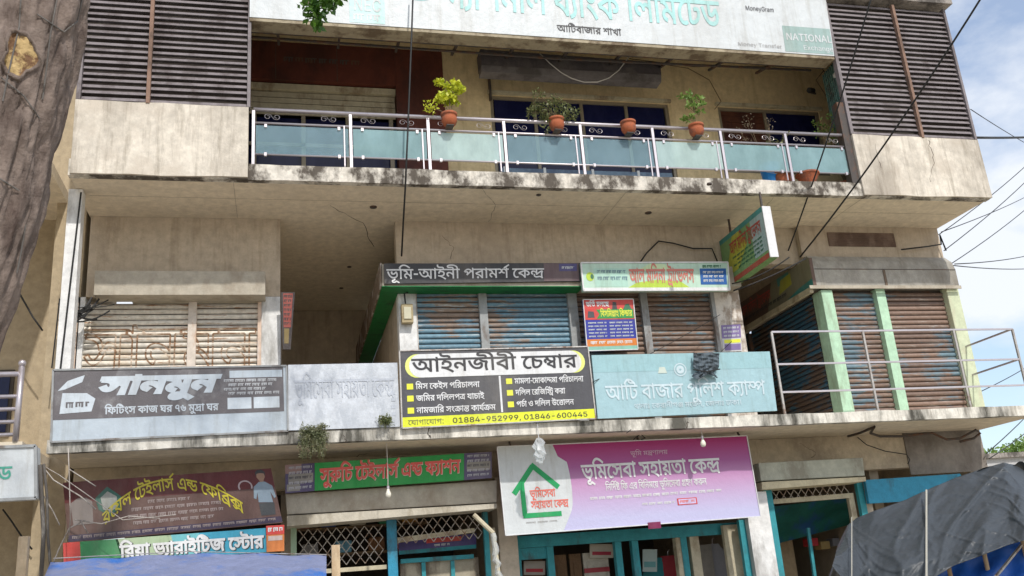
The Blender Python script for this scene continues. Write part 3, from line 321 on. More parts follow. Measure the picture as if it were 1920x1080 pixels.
7: [[78,486,83,524,96,558,118,585,147,605,181,618,219,622,257,618,291,605,320,585,342,558,355,524,360,486,355,448,342,414,320,386,291,366,257,353,219,349,181,353,147,366,118,386,96,414,83,447],[147,486,152,456,168,433,191,419,219,414,248,419,271,434,286,456,291,486,286,515,271,538,248,552,219,557,191,552,168,538,152,515],[78,137,83,175,96,208,118,236,147,256,181,269,219,273,257,269,291,256,320,236,342,210,355,176,360,137,355,98,342,65,320,38,291,17,257,4,219,0,181,4,147,17,118,38,96,65,83,98],[147,137,152,107,168,84,191,70,219,65,248,70,271,84,286,107,291,137,286,166,271,189,248,203,219,208,191,203,168,188,152,166]],
322: [[384,626,421,623,454,614,480,598,500,576,512,549,516,515,509,470,488,430,457,394,416,360,388,339,366,319,350,299,345,276,348,259,356,246,370,237,389,234,414,237,438,246,462,260,489,282,565,255,572,233,577,210,580,184,581,158,568,94,530,44,467,11,380,0,332,4,284,15,236,37,188,72,142,122,100,191,62,281,28,395,105,417,132,318,162,240,195,181,230,138,266,108,303,89,341,79,380,76,416,79,447,86,472,100,490,118,501,142,505,170,504,183,502,197,498,212,491,229,551,236,516,209,480,186,439,170,390,165,340,173,301,196,276,230,268,272,272,305,284,333,303,358,326,380,350,399,375,418,402,439,426,460,442,482,447,506,446,516,442,526,436,537,424,546,408,553,384,555,350,552,320,542,294,527,274,509,261,491,257,474,259,461,266,449,276,439,290,430,237,370,207,392,188,417,178,443,175,467,179,494,192,522,212,549,238,574,270,595,306,612,344,622],[673,627,726,620,765,598,790,565,798,523,795,500,786,476,768,453,742,431,705,412,655,396,639,460,673,470,700,482,716,499,722,521,718,538,708,550,691,557,669,559,623,550,578,522,537,482,503,432,446,468,482,515,517,554,553,586,590,608,630,622],[658,250,621,254,586,265,556,282,529,305,506,332,485,361,468,392,453,425,507,490,522,436,542,392,567,359,596,336,629,322,666,318,688,321,708,329,723,345,728,370,724,390,711,408,690,423,661,435,716,471,737,461,758,448,776,432,791,412,801,389,804,363,795,321,768,284,722,258],[744,144,746,118,750,82,759,44,770,9,699,-7,686,37,677,81,671,124,669,165,672,207,680,244,693,275,707,300,737,324,787,272,766,241,753,210,746,178]],
597: [[190,116,197,105,187,69,174,32,160,-6,146,-44,130,-82,113,-119,46,-119,60,-59,74,2,85,62,93,116]],
33: [[577,622,577,551,172,551,172,205,173,168,177,143,182,128,189,117,212,101,244,96,282,101,318,115,351,136,379,162,405,194,424,228,435,263,439,299,435,327,423,348,402,360,370,364,358,364,344,362,330,360,317,357,306,428,325,432,346,436,367,438,389,439,424,436,455,425,481,407,500,381,513,346,517,303,510,245,488,188,455,137,415,95,376,66,334,44,289,29,239,24,205,27,176,35,151,48,132,63,117,84,106,109,98,143,95,191,95,551,-10,551,-10,622]],
641: [[194,0,194,622,275,622,275,0]],
70: [[636,622,636,551,531,551,531,0,454,0,410,53,361,98,306,138,243,170,170,195,84,212,48,303,80,324,113,343,147,362,182,380,218,398,252,414,211,441,164,466,111,486,48,502,79,570,81,551,-10,551,-10,622],[454,551,135,551,114,560,156,547,198,528,240,505,278,480,310,456,336,432,341,376,304,359,266,341,227,322,190,303,155,284,125,265,113,280,194,264,264,240,324,209,378,172,426,130,470,83,457,79,456,101,455,124,454,148,454,171],[180,-6,157,-2,138,10,124,28,120,52,124,76,138,95,157,108,180,112,203,108,222,95,236,76,240,52,236,28,222,10,203,-2]],
16: [[511,628,549,626,580,620,605,609,626,594,643,576,656,554,664,527,667,490,667,0,592,0,582,27,569,49,552,66,532,78,509,85,481,87,446,86,414,83,382,79,350,74,313,71,272,70,237,72,199,78,161,88,125,106,93,132,68,168,52,217,46,278,47,303,50,328,54,354,58,377,135,366,131,350,128,330,125,307,124,280,127,240,137,209,152,185,172,168,195,156,221,149,248,145,276,144,324,146,368,152,412,159,461,161,501,158,536,148,566,132,590,106,590,463,589,495,585,516,578,530,569,542,546,553,514,557,479,553,446,541,415,523,388,500,365,474,348,446,337,419,333,393,334,383,337,372,343,362,354,353,370,347,392,345,403,345,413,346,423,347,434,348,441,278,429,274,414,272,397,270,376,270,330,278,290,300,263,338,254,392,259,432,274,474,299,513,331,550,370,582,414,606,461,623]],
361: [[821,622,821,551,455,551,455,373,457,347,464,330,476,319,492,316,511,319,532,328,553,344,576,366,601,396,628,433,688,442,716,394,738,345,751,295,755,245,748,184,726,130,692,86,644,52,585,31,515,24,455,30,396,48,340,82,286,132,236,202,189,294,259,325,290,258,324,203,362,159,405,126,455,107,513,100,582,110,635,140,668,186,679,243,676,285,666,320,652,349,634,373,680,392,650,346,618,308,587,279,556,258,524,246,493,242,471,244,450,248,432,257,416,268,401,285,389,308,381,342,378,393,378,402,381,398,380,417,379,436,378,454,378,472,378,551,-10,551,-10,622],[181,500,222,497,262,486,299,470,336,448,371,419,405,386,415,286,360,346,302,390,244,419,189,428,166,425,145,416,130,400,125,375,127,360,134,345,146,331,165,318,113,258,83,283,61,311,48,342,43,375,48,413,63,444,86,469,114,486,147,496]],
41: [[848,622,848,551,130,551,114,560,156,547,198,528,240,505,278,480,310,456,336,432,341,376,304,359,266,341,227,322,190,303,155,284,125,265,114,282,187,264,251,241,307,214,357,181,403,143,447,99,446,116,446,134,445,152,445,171,445,510,458,510,512,508,564,501,614,489,660,471,702,446,739,414,761,387,778,358,788,324,792,288,789,256,778,226,761,199,735,177,700,163,655,158,640,158,626,159,611,160,597,163,602,234,609,233,617,232,626,232,636,232,676,237,700,251,710,272,714,296,701,344,662,386,602,418,522,434,522,0,445,0,402,52,354,98,301,137,240,168,168,194,84,212,48,303,80,324,113,343,147,362,182,380,218,398,252,414,211,441,164,466,111,486,48,502,79,570,81,551,-10,551,-10,622]],
226: [[673,622,673,551,568,551,568,0,491,14,455,68,408,118,352,161,288,198,218,226,143,243,104,339,202,394,302,444,407,488,514,524,491,482,491,551,-10,551,-10,622],[491,474,512,446,434,418,352,384,271,346,197,304,253,288,312,265,371,234,425,196,471,150,505,98,496,98,494,121,492,144,491,169,491,199],[568,-117,493,-117,477,-79,454,-52,423,-35,383,-30,356,-31,330,-34,304,-38,277,-42,249,-46,219,-47,189,-45,158,-40,129,-30,102,-16,80,5,62,32,50,66,46,108,47,127,49,146,52,161,55,174,132,165,128,152,126,139,124,126,124,111,131,69,152,43,183,30,222,25,248,26,272,30,294,34,316,38,340,41,366,42,404,38,438,27,467,8,491,-18,491,73,568,104]],
293: [[441,556,441,505,440,515,500,502,556,481,604,451,640,414,664,370,672,319,669,289,658,262,642,239,618,221,588,210,551,206,538,206,524,208,512,209,500,211,504,281,510,280,517,280,524,279,533,279,567,282,586,293,596,308,599,325,589,364,558,398,509,424,440,442,442,448,442,63,370,63,335,110,296,153,252,192,201,226,142,252,75,269,37,363,95,394,155,425,216,453,275,478,332,500,384,516,365,476,365,555],[365,471,385,438,341,424,294,406,245,384,198,362,152,339,111,317,101,336,189,311,261,270,320,222,368,170,367,190,366,214,365,236,365,253],[661,622,661,551,-10,551,-10,622],[923,622,923,551,818,551,818,-33,741,-33,741,16,743,47,742,70,742,94,741,118,741,141,741,551,639,551,639,622],[305,-28,280,-25,255,-17,231,-2,206,20,181,50,154,89,215,126,240,86,260,62,280,51,303,47,322,48,337,50,352,55,368,62,389,74,414,89,460,117,500,138,538,152,578,157,608,154,636,147,662,134,688,116,717,91,749,61,743,-27,711,10,682,38,657,59,632,73,609,81,585,84,566,83,548,78,530,72,510,62,489,51,465,36,431,15,402,-1,377,-13,354,-22,330,-26]],
454: [[813,622,813,551,501,551,501,288,498,274,500,255,500,235,501,215,501,195,501,0,424,0,388,58,342,110,285,157,221,196,151,225,76,243,37,339,135,394,236,444,340,488,447,524,424,482,424,551,-10,551,-10,622],[424,474,445,446,367,418,285,384,204,346,130,304,186,288,245,263,304,230,358,190,404,142,438,88,429,88,427,111,426,134,424,159,424,189],[638,164,602,168,568,179,536,199,508,228,483,267,461,317,498,385,514,337,532,298,553,269,576,249,601,237,628,233,650,237,671,248,686,267,691,298,689,318,682,337,670,354,652,368,627,380,595,389,610,463,650,452,688,434,720,411,745,381,762,344,767,299,758,244,732,201,691,173],[185,-6,162,-2,142,10,129,28,125,52,129,76,142,95,162,108,185,112,208,108,228,95,241,76,245,52,241,28,228,10,208,-2]],
434: [[188,127,162,130,136,138,112,153,88,174,62,205,35,244,96,281,121,241,141,218,160,207,180,203,197,206,212,214,229,228,246,250,266,281,289,321,312,354,338,401,362,430,387,444,415,449,446,444,474,430,503,407,536,374,539,343,532,292,504,327,480,353,457,370,436,375,422,373,410,367,397,355,383,336,366,308,343,268,317,223,294,188,271,160,248,142,220,131],[271,271,261,332,250,379,236,414,214,441,184,461,146,476,98,486,38,495,53,571,107,551,159,541,202,528,236,512,264,492,284,466,299,436,309,400,315,356],[993,622,993,551,588,551,588,205,589,168,593,143,598,128,605,117,628,101,659,96,698,101,734,115,767,136,795,162,821,194,840,228,851,263,855,299,851,327,839,348,818,360,786,364,774,364,760,362,746,360,733,357,722,428,741,432,762,436,783,438,805,439,840,436,871,425,897,407,916,381,929,346,933,303,926,245,904,188,871,137,831,95,792,66,750,44,705,29,655,24,621,27,592,35,567,48,548,63,533,84,522,109,514,143,511,191,511,337,515,373,513,392,512,412,511,433,511,458,511,551,-10,551,-10,622],[811,622,806,657,792,681,767,694,731,699,637,699,579,701,536,708,504,720,476,736,452,759,436,788,425,821,422,859,422,872,424,884,425,898,427,912,501,907,499,897,498,888,497,879,497,869,498,848,502,830,507,814,516,802,533,788,556,778,589,773,632,771,710,771,758,769,794,763,823,752,847,734,862,715,873,690,880,660,883,622]],
51: [[242,500,313,493,370,474,412,444,441,406,458,366,464,325,450,252,406,195,335,158,236,141,246,152,292,136,341,115,391,89,442,60,492,26,540,-10,494,-63,435,-20,380,16,329,48,279,75,228,98,173,119,113,137,46,154,61,223,95,214,128,208,164,205,207,204,270,208,316,221,349,240,370,265,381,292,385,320,375,367,346,402,302,423,247,430,214,428,189,423,170,414,158,402,150,388,148,370,148,362,150,354,152,345,154,338,81,323,76,338,73,354,71,370,70,384,76,418,92,447,118,470,152,486,194,497],[175,465,165,495,145,522,114,542,73,556,97,601,143,589,191,566,224,539,245,507,254,468],[540,622,540,551,-10,551,-10,622]],
35: [[407,50,328,60,254,90,187,144,126,222,74,328,29,466,105,486,142,373,182,282,226,212,278,164,337,136,405,126,448,129,484,138,513,151,536,170,552,193,564,218,571,247,573,278,569,318,557,354,538,385,512,409,480,424,444,429,410,425,386,412,373,392,369,367,370,357,371,346,374,334,378,321,301,306,296,325,292,343,289,361,288,380,293,416,308,446,331,469,362,486,398,496,440,500,498,493,549,472,591,437,623,392,643,337,650,274,643,214,624,160,590,115,543,80,482,58],[717,622,717,551,-10,551,-10,622]],
423: [[270,616,358,605,423,574,463,522,476,453,471,409,456,371,434,339,404,313,368,293,328,278,286,270,243,267,191,272,144,286,104,309,72,342,53,384,46,436,51,478,65,514,87,545,116,570,151,590,189,604,229,613],[274,554,233,550,196,540,166,523,142,500,127,471,122,436,130,395,155,362,195,342,248,335,287,339,324,350,355,368,379,392,395,422,400,457,392,498,368,529,328,548],[129,549,210,515,288,472,360,424,422,371,388,313,322,369,247,420,166,464,82,499],[575,622,575,551,404,551,275,569,175,555,141,554,106,552,72,551,37,551,-10,551,-10,622],[393,622,388,657,374,681,349,694,313,699,226,699,168,701,126,708,93,720,65,736,41,759,24,788,14,821,11,859,11,872,12,884,14,898,16,912,90,907,88,897,87,888,86,879,86,869,87,848,90,830,96,814,105,802,122,788,146,778,178,773,221,771,292,771,340,769,376,763,405,752,429,734,444,715,455,690,462,660,465,622],[301,-12,224,-2,166,28,131,76,119,139,124,175,140,208,166,238,202,266,245,291,295,315,387,303,326,269,278,240,241,215,216,190,201,164,196,136,200,108,211,88,228,74,251,65,277,60,305,59,344,62,378,70,404,84,424,100,437,119,441,139,439,154,432,166,420,178,403,190,452,246,486,223,507,200,518,175,522,147,515,106,496,68,463,36,420,10,366,-6]],
205: [[737,622,737,551,632,551,632,0,555,0,555,425,576,362,542,409,510,448,480,482,452,509,423,530,394,544,365,553,334,556,286,549,248,528,218,499,191,465,177,457,195,469,220,478,251,485,287,487,329,482,362,469,386,449,404,424,414,396,417,369,408,314,379,266,331,222,264,178,213,250,260,274,300,299,328,328,337,365,333,385,320,402,299,413,271,417,246,416,222,411,199,403,174,392,93,458,125,507,159,548,196,583,236,608,279,624,326,629,374,625,418,612,458,590,498,559,538,520,578,472,560,483,558,501,556,526,555,555,555,585,555,688,608,688,631,622],[632,-43,558,-43,541,-7,516,20,484,37,446,43,414,42,384,39,354,35,322,30,289,27,252,26,219,28,184,33,149,43,116,59,88,82,66,115,51,158,46,212,46,231,48,251,50,270,54,287,131,277,128,262,126,246,124,229,124,211,128,174,140,145,159,124,186,109,217,101,254,98,287,99,317,102,345,107,373,111,403,114,436,115,468,112,498,104,527,88,555,61,555,69,632,68]],
34: [[630,622,630,551,525,551,525,0,448,0,448,425,468,363,423,424,381,472,340,510,301,536,262,551,222,556,193,553,168,544,149,530,134,512,125,489,122,463,126,434,138,409,158,389,186,374,225,363,275,355,269,272,207,282,152,300,105,328,70,364,48,408,40,462,46,512,64,554,92,586,127,610,168,624,211,629,261,624,306,611,347,589,388,558,428,520,470,473,454,477,451,497,450,522,448,550,448,576,448,688,501,688,524,622]],
369: [[468,308,436,310,409,314,384,322,360,335,334,353,305,377,283,396,266,408,252,415,237,417,222,414,208,406,197,393,194,375,197,358,206,342,219,325,236,308,181,253,154,281,132,310,117,343,112,380,116,414,129,441,148,462,172,477,199,486,225,489,263,485,295,474,325,455,356,429,388,402,414,384,438,374,468,371,497,375,519,388,533,410,538,442,533,479,518,514,495,547,467,575,547,591,563,575,578,554,593,530,604,504,612,474,615,442,605,384,576,342,530,316],[703,622,703,551,-10,551,-10,622],[456,370,488,368,515,363,537,354,556,343,574,326,587,306,595,277,598,236,598,-117,521,-117,508,-78,489,-51,463,-35,431,-30,404,-31,375,-34,345,-38,314,-42,281,-46,245,-47,215,-45,182,-40,149,-30,117,-13,89,12,66,45,51,89,46,145,47,167,49,191,52,214,56,235,133,223,129,207,126,190,125,170,124,146,129,101,144,68,165,47,192,35,219,29,245,27,274,28,303,32,332,36,360,40,388,43,414,44,445,41,474,32,500,15,521,-11,521,229,520,252,516,268,511,281,502,290,493,296,482,300,468,303,451,304,426,302,402,294,379,283,360,268,343,252,330,236,322,218,319,202,321,190,328,178,342,171,368,168,380,168,390,169,398,170,408,171,415,102,404,99,390,96,373,95,352,94,325,97,298,104,275,118,257,136,245,161,241,192,245,222,258,254,278,284,305,312,337,335,374,354,414,366]],
23: [[641,622,641,551,536,551,536,0,459,0,423,42,377,82,322,118,260,148,192,169,118,179,83,266,105,283,127,298,149,314,172,328,195,343,219,358,276,350,264,347,253,344,243,343,234,343,181,347,137,358,102,376,76,402,61,433,56,469,63,511,85,547,121,581,171,616,240,581,193,558,161,531,143,502,137,472,144,440,163,420,191,408,224,404,247,406,272,412,300,423,331,441,374,381,337,359,299,334,260,308,223,282,188,258,157,234,144,251,249,228,332,192,401,147,461,92,460,109,460,128,459,146,459,165,459,551,-10,551,-10,622]],
82: [[382,301,432,286,391,269,350,258,308,250,268,248,182,259,120,292,82,343,70,411,75,454,89,494,111,530,140,561,175,587,214,606,255,618,297,622,332,620,363,613,391,601,415,584,433,563,447,538,456,504,459,455,459,143,460,121,464,104,472,92,484,84,502,79,528,77,520,0,473,5,436,15,411,31,394,54,385,85,382,122],[266,322,305,324,339,330,371,341,404,357,382,338,382,439,381,472,378,496,372,515,361,530,350,540,336,546,318,550,297,551,271,548,245,540,220,527,198,510,179,488,164,464,154,436,151,406,159,366,182,340,219,326]],
81: [[347,39,296,44,248,58,202,85,160,124,120,179,84,251,51,341,21,452,96,475,118,384,142,308,168,246,196,196,228,160,262,134,301,120,342,115,400,125,445,154,474,203,483,271,480,312,470,345,459,372,449,391,489,392,471,351,450,318,427,291,400,272,372,261,340,257,320,258,302,263,285,271,270,282,256,299,245,321,238,353,235,400,235,451,234,473,230,490,223,502,210,510,192,515,166,517,175,593,212,590,243,584,267,574,286,560,298,543,306,523,310,499,312,471,312,379,314,357,320,341,331,331,348,328,364,330,380,337,395,350,411,370,427,398,443,438,499,452,516,425,531,396,543,364,552,331,557,299,559,268,553,206,536,151,508,104,467,69,414,46]],
221: [[730,622,730,551,276,551,276,253,262,273,328,337,406,394,494,445,592,486,657,422,640,387,626,352,616,317,609,280,605,240,604,196,605,152,608,113,612,76,619,40,628,2,639,-40,564,-59,543,45,536,85,530,126,527,171,526,223,528,261,532,298,539,332,548,364,559,390,570,410,582,405,526,380,471,349,418,314,365,273,312,227,258,175,199,215,199,551,-10,551,-10,622],[422,100,459,96,496,86,530,68,562,40,564,-59,546,-20,517,7,480,23,435,28,404,26,372,22,340,15,306,8,270,3,231,1,199,3,166,10,135,21,106,38,82,60,62,89,50,124,46,167,47,186,49,204,52,220,55,232,132,223,128,211,126,198,124,184,124,169,127,139,137,114,153,96,174,83,200,76,230,73,262,75,293,80,323,87,354,94,387,98]],
214: [[685,622,685,551,279,551,279,220,280,182,284,158,290,142,296,132,319,116,351,111,389,116,425,130,458,151,486,177,512,209,530,243,542,278,546,314,542,342,530,362,509,375,477,379,464,378,450,377,437,375,424,372,413,443,432,448,452,451,474,453,496,454,531,450,562,440,588,422,608,396,620,362,624,318,621,278,610,240,595,203,574,169,549,138,521,110,482,81,441,58,396,44,346,39,312,42,282,50,258,62,239,78,224,99,212,124,205,158,202,206,202,551,-10,551,-10,622],[502,622,497,657,482,681,458,694,422,699,328,699,270,701,228,708,195,720,167,736,143,759,126,788,116,821,113,859,113,872,114,884,116,898,118,912,192,907,190,897,189,888,188,879,188,869,189,848,192,830,198,814,207,802,224,788,248,778,280,773,323,771,401,771,448,769,485,763,514,752,538,734,553,715,564,690,571,660,574,622],[576,-190,501,-190,484,-154,460,-126,430,-110,398,-104,368,-105,339,-108,310,-112,282,-116,253,-120,223,-121,190,-119,158,-112,127,-101,100,-84,76,-59,57,-27,45,14,41,64,42,92,45,119,49,142,53,158,130,148,126,128,122,108,120,86,119,64,122,26,132,-4,147,-24,167,-38,192,-46,221,-49,248,-48,275,-44,303,-40,332,-36,360,-33,388,-32,416,-35,444,-43,471,-59,499,-86,499,35,499,53,500,76,501,102,503,130,576,184]],
26: [[615,310,610,259,594,216,570,181,539,153,503,131,464,114,422,103,380,97,359,120,413,111,466,98,518,83,571,64,626,40,684,11,649,-49,570,-10,490,22,407,47,322,68,234,83,143,94,152,166,182,160,214,156,249,153,290,152,370,158,434,175,481,201,513,234,532,272,538,310,530,357,504,391,465,412,412,419,405,419,398,418,390,418,382,416,372,481,383,482,398,482,412,483,423,483,476,479,518,466,552,446,577,421,595,393,606,364,613,336],[227,217,195,219,167,225,144,235,125,249,111,266,100,288,93,318,91,359,91,559,168,559,168,521,166,476,167,464,168,450,168,436,168,420,168,359,169,336,172,321,178,310,184,301,204,290,233,286,273,290,308,302,336,320,356,340,370,363,374,384,370,400,360,408,344,412,322,413,316,413,267,418,223,431,186,452,155,480,168,544,186,526,204,510,225,498,251,488,283,483,323,481,372,481,381,480,386,475,392,469,402,463,420,451,436,435,446,414,450,388,443,342,420,300,386,266,340,240,287,223],[-10,551,-10,622,697,622,697,551]],
413: [[741,622,741,551,636,551,636,212,559,212,559,365,565,334,542,363,518,385,493,399,465,404,450,403,434,398,420,391,408,378,401,359,398,332,398,322,398,312,399,304,400,296,335,292,321,345,292,386,254,411,210,419,175,414,149,400,133,379,128,352,135,318,154,293,185,274,225,256,198,182,157,198,120,218,90,244,66,275,51,313,46,358,51,394,66,426,91,453,122,474,160,487,201,491,256,486,299,472,336,446,370,408,354,408,369,437,392,458,422,472,452,476,486,472,514,462,541,445,571,422,562,407,561,427,560,448,559,470,559,492,559,551,-10,551,-10,622],[286,198,325,194,362,182,392,161,415,134,428,154,444,168,465,175,488,178,517,174,544,164,570,146,598,124,560,139,559,150,559,162,559,177,559,194,559,238,636,238,636,-43,559,-43,559,134,592,48,568,73,546,93,523,106,500,110,481,107,465,98,454,81,451,56,451,48,452,40,452,32,453,24,392,21,380,67,358,102,329,123,293,130,267,126,248,115,237,98,233,79,238,54,252,34,278,16,317,-1,288,-69,234,-44,192,-12,164,30,155,82,164,128,192,165,234,190]],
10300: [[88,0,88,728,197,728,493,262,506,242,521,216,539,186,557,152,576,115,595,76,582,76,578,117,576,156,574,193,573,227,573,256,573,281,573,728,666,728,666,0,555,0,292,414,273,443,255,473,236,507,213,546,187,592,155,649,172,649,175,597,177,549,179,506,180,469,181,438,181,415,181,0]],
10002: [[25,0,290,728,397,728,665,0,567,0,413,432,397,477,380,531,359,600,334,684,352,684,327,599,306,530,288,475,274,432,124,0],[158,203,158,284,532,284,532,203]],
10411: [[48,646,48,728,598,728,598,646,370,646,370,0,277,0,277,646]],
10234: [[45,0,45,82,174,82,174,646,45,646,45,728,396,728,396,646,267,646,267,82,396,82,396,0]],
10321: [[383,-10,295,2,217,35,151,90,102,164,70,256,60,363,70,471,102,563,151,637,217,692,295,726,383,737,471,726,549,692,614,637,663,563,695,471,705,363,695,256,663,164,614,90,549,35,471,2],[383,76,445,84,500,109,547,150,584,206,607,278,615,363,607,450,584,521,547,578,500,618,445,643,383,651,321,643,265,618,217,577,181,521,158,449,150,363,158,278,181,207,217,150,265,109,321,84]],
10281: [[88,0,88,728,181,728,181,82,518,82,518,0]],
10292: [[88,0,88,728,220,728,399,269,406,250,413,228,422,203,430,176,439,148,448,119,456,92,462,67,442,67,449,91,457,117,466,145,474,174,483,201,492,227,500,250,506,269,683,728,815,728,815,0,724,0,724,416,724,440,724,467,725,496,725,527,726,559,727,592,727,624,728,655,736,655,725,621,714,587,703,552,692,519,681,488,671,460,662,435,654,416,492,0,411,0,246,416,239,435,230,459,220,486,210,517,199,550,187,584,175,620,163,655,172,655,173,627,174,596,174,564,175,532,175,500,176,469,176,441,176,416,176,0]],
10790: [[299,-12,230,-3,169,23,119,66,82,122,59,191,51,270,59,350,82,419,119,475,169,518,230,544,299,553,369,544,430,518,480,475,518,419,541,350,549,270,541,191,518,122,480,66,430,23,369,-3],[299,67,350,74,390,95,421,128,443,170,456,218,460,270,456,322,443,370,421,412,390,446,350,467,299,474,250,467,209,446,179,413,157,371,144,322,140,270,144,218,157,170,179,128,209,95,250,74]],
10773: [[165,327,165,0,77,0,77,546,162,546,162,414,150,414,180,478,221,521,271,545,329,553,381,547,426,530,463,502,490,462,508,410,514,347,514,0,426,0,426,339,418,396,393,438,354,465,303,474,266,469,232,457,204,436,183,407,170,370]],
10614: [[307,-12,233,-3,170,23,119,66,82,122,59,190,51,269,58,348,81,417,118,474,167,517,227,544,296,553,340,549,382,538,422,520,459,492,490,455,514,408,529,350,534,280,534,243,110,243,110,317,487,317,446,290,442,341,429,385,408,423,379,451,342,469,296,475,251,469,212,450,181,423,158,387,144,347,140,304,140,255,145,199,161,152,186,115,219,88,260,72,307,66,338,69,366,76,390,87,411,104,428,125,440,150,525,127,508,88,482,55,449,27,407,6,360,-7]],
10998: [[68,-198,91,-122,100,-124,126,-128,149,-128,170,-121,188,-106,205,-82,219,-48,235,-3,26,546,123,546,239,222,256,172,270,122,283,73,297,25,265,25,279,73,292,122,306,172,323,222,440,546,536,546,296,-82,278,-121,256,-153,231,-177,202,-195,169,-205,133,-208,111,-207,92,-205,78,-201]],
10141: [[385,-10,294,2,215,36,150,91,101,165,70,256,60,363,70,471,101,563,149,637,214,692,291,726,379,737,435,733,487,720,534,699,577,671,613,637,642,596,664,550,678,500,583,500,569,533,553,562,532,588,509,610,481,628,451,641,417,649,380,651,319,643,264,618,217,578,181,521,158,450,150,363,158,278,181,207,217,150,265,109,322,84,385,76,443,83,494,102,535,134,567,177,586,229,593,290,621,285,404,285,404,366,684,366,684,286,674,202,645,129,599,70,539,27,467,-1]],
10852: [[77,0,77,546,162,546,162,462,168,462,189,499,222,529,263,547,310,554,320,554,333,553,345,553,354,552,354,464,347,465,334,467,318,468,301,469,264,465,231,452,204,433,183,407,169,377,165,342,165,0]],
10507: [[230,-13,181,-8,136,7,98,31,69,64,50,106,44,155,49,198,62,231,84,258,112,278,145,292,181,303,218,310,256,316,301,322,336,326,363,330,382,337,393,349,396,366,396,369,393,400,384,427,368,447,346,463,317,472,282,476,246,473,215,463,190,450,170,433,155,414,144,396,60,423,84,468,116,501,154,525,195,541,238,550,280,553,309,551,342,546,376,536,409,520,439,496,463,462,479,417,484,360,484,0,398,0,398,74,392,74,380,55,362,35,339,16,309,1,273,-9],[245,65,290,70,328,84,357,106,379,134,392,165,396,197,396,273,388,267,373,261,354,257,332,252,309,249,287,246,267,243,252,242,222,236,193,228,168,217,149,200,136,179,132,151,136,125,147,104,164,87,187,75,214,67]],
10766: [[77,0,77,546,163,546,163,424,156,424,171,464,192,497,218,523,248,541,281,552,316,556,370,547,412,519,443,477,460,423,448,423,462,461,484,494,513,520,547,540,585,552,627,556,672,551,713,535,748,509,776,473,793,426,799,368,799,0,711,0,711,366,703,416,678,450,642,469,601,476,566,472,537,460,514,442,496,418,486,389,482,356,482,0,394,0,394,375,386,416,364,448,329,469,287,476,256,472,227,461,202,442,182,417,169,384,165,344,165,0]],
10871: [[263,-12,210,-8,163,5,123,25,91,53,67,89,53,132,136,152,153,113,180,86,217,71,262,65,313,72,353,90,378,117,387,148,382,174,367,195,342,211,307,223,216,245,151,267,105,299,78,341,69,394,76,438,96,476,127,508,168,532,216,548,271,553,323,549,367,536,403,516,431,490,452,458,468,421,388,401,373,429,351,454,318,472,272,478,227,472,191,456,166,430,158,399,164,372,180,350,209,334,250,321,333,301,397,279,442,247,469,205,478,154,471,109,451,69,418,35,375,10,323,-6]],
10647: [[331,546,331,471,10,471,10,546],[117,0,117,619,123,662,139,698,165,726,197,746,234,758,272,762,301,760,324,757,342,752,354,747,330,672,322,674,312,677,299,679,283,680,248,675,224,659,210,634,205,599,205,0]],
11359: [[324,-10,249,1,186,34,136,88,99,162,77,254,69,363,77,473,100,565,137,639,187,693,250,726,324,737,399,726,462,693,512,639,549,565,572,473,579,363,572,254,549,162,513,88,463,34,400,1],[324,71,373,80,415,106,447,148,471,206,485,278,490,363,485,450,471,522,447,580,415,622,373,648,324,657,275,648,234,622,201,580,177,522,163,450,158,363,163,278,177,206,201,148,234,106,275,80]],
11360: [[110,0,110,78,560,78,560,0],[396,728,396,0,305,0,305,642,300,642,124,511,124,611,282,728]],
11367: [[324,-10,254,-3,194,16,143,47,106,88,82,138,74,193,79,238,93,279,115,315,144,344,178,366,216,378,216,382,169,403,132,441,108,489,101,544,108,597,129,643,164,682,208,712,262,731,324,737,384,731,438,712,483,682,517,643,539,597,546,544,539,489,515,441,478,403,432,382,432,378,469,366,503,344,532,315,555,279,569,238,574,193,566,138,542,88,504,47,453,16,393,-3],[324,71,369,75,407,87,438,106,462,131,476,162,481,198,476,236,460,270,436,297,404,319,366,332,324,336,280,332,242,319,210,297,186,270,171,236,166,198,170,162,185,131,208,106,239,87,278,75],[324,414,360,418,392,429,419,448,439,473,452,503,457,537,452,571,440,601,420,624,393,642,361,654,324,657,286,654,254,642,227,624,207,601,195,571,190,537,195,503,207,473,227,448,254,429,287,418]],
11372: [[59,148,59,224,349,728,440,728,157,235,157,229,589,229,589,148],[402,0,402,170,402,206,402,454,490,454,490,0]],
11392: [[482,351,482,270,163,270,163,351]],
11374: [[324,737,387,730,443,707,490,670,525,621,548,563,555,497,550,443,533,387,501,322,452,243,287,0,187,0,430,355,439,355,427,335,410,318,390,302,366,291,340,283,312,281,250,288,197,308,153,342,120,386,100,440,93,504,100,568,123,624,158,671,205,707,261,730],[324,658,285,653,250,638,221,614,199,583,186,546,181,504,186,461,199,424,221,393,250,370,285,355,324,350,363,355,398,369,427,392,449,423,463,460,467,502,463,545,449,583,427,614,398,638,364,653]],
11364: [[315,-10,255,-3,201,15,155,45,120,84,96,131,87,184,177,184,184,153,199,126,221,103,248,86,280,75,315,72,357,77,394,92,424,117,448,149,462,188,467,231,462,275,447,315,423,348,391,373,353,389,310,395,276,392,241,384,210,372,185,356,98,367,141,728,524,728,524,646,219,646,194,434,198,434,224,451,255,464,290,473,327,476,375,472,419,458,458,436,492,407,520,371,541,330,554,283,558,232,550,166,527,108,489,59,440,22,382,-2]],
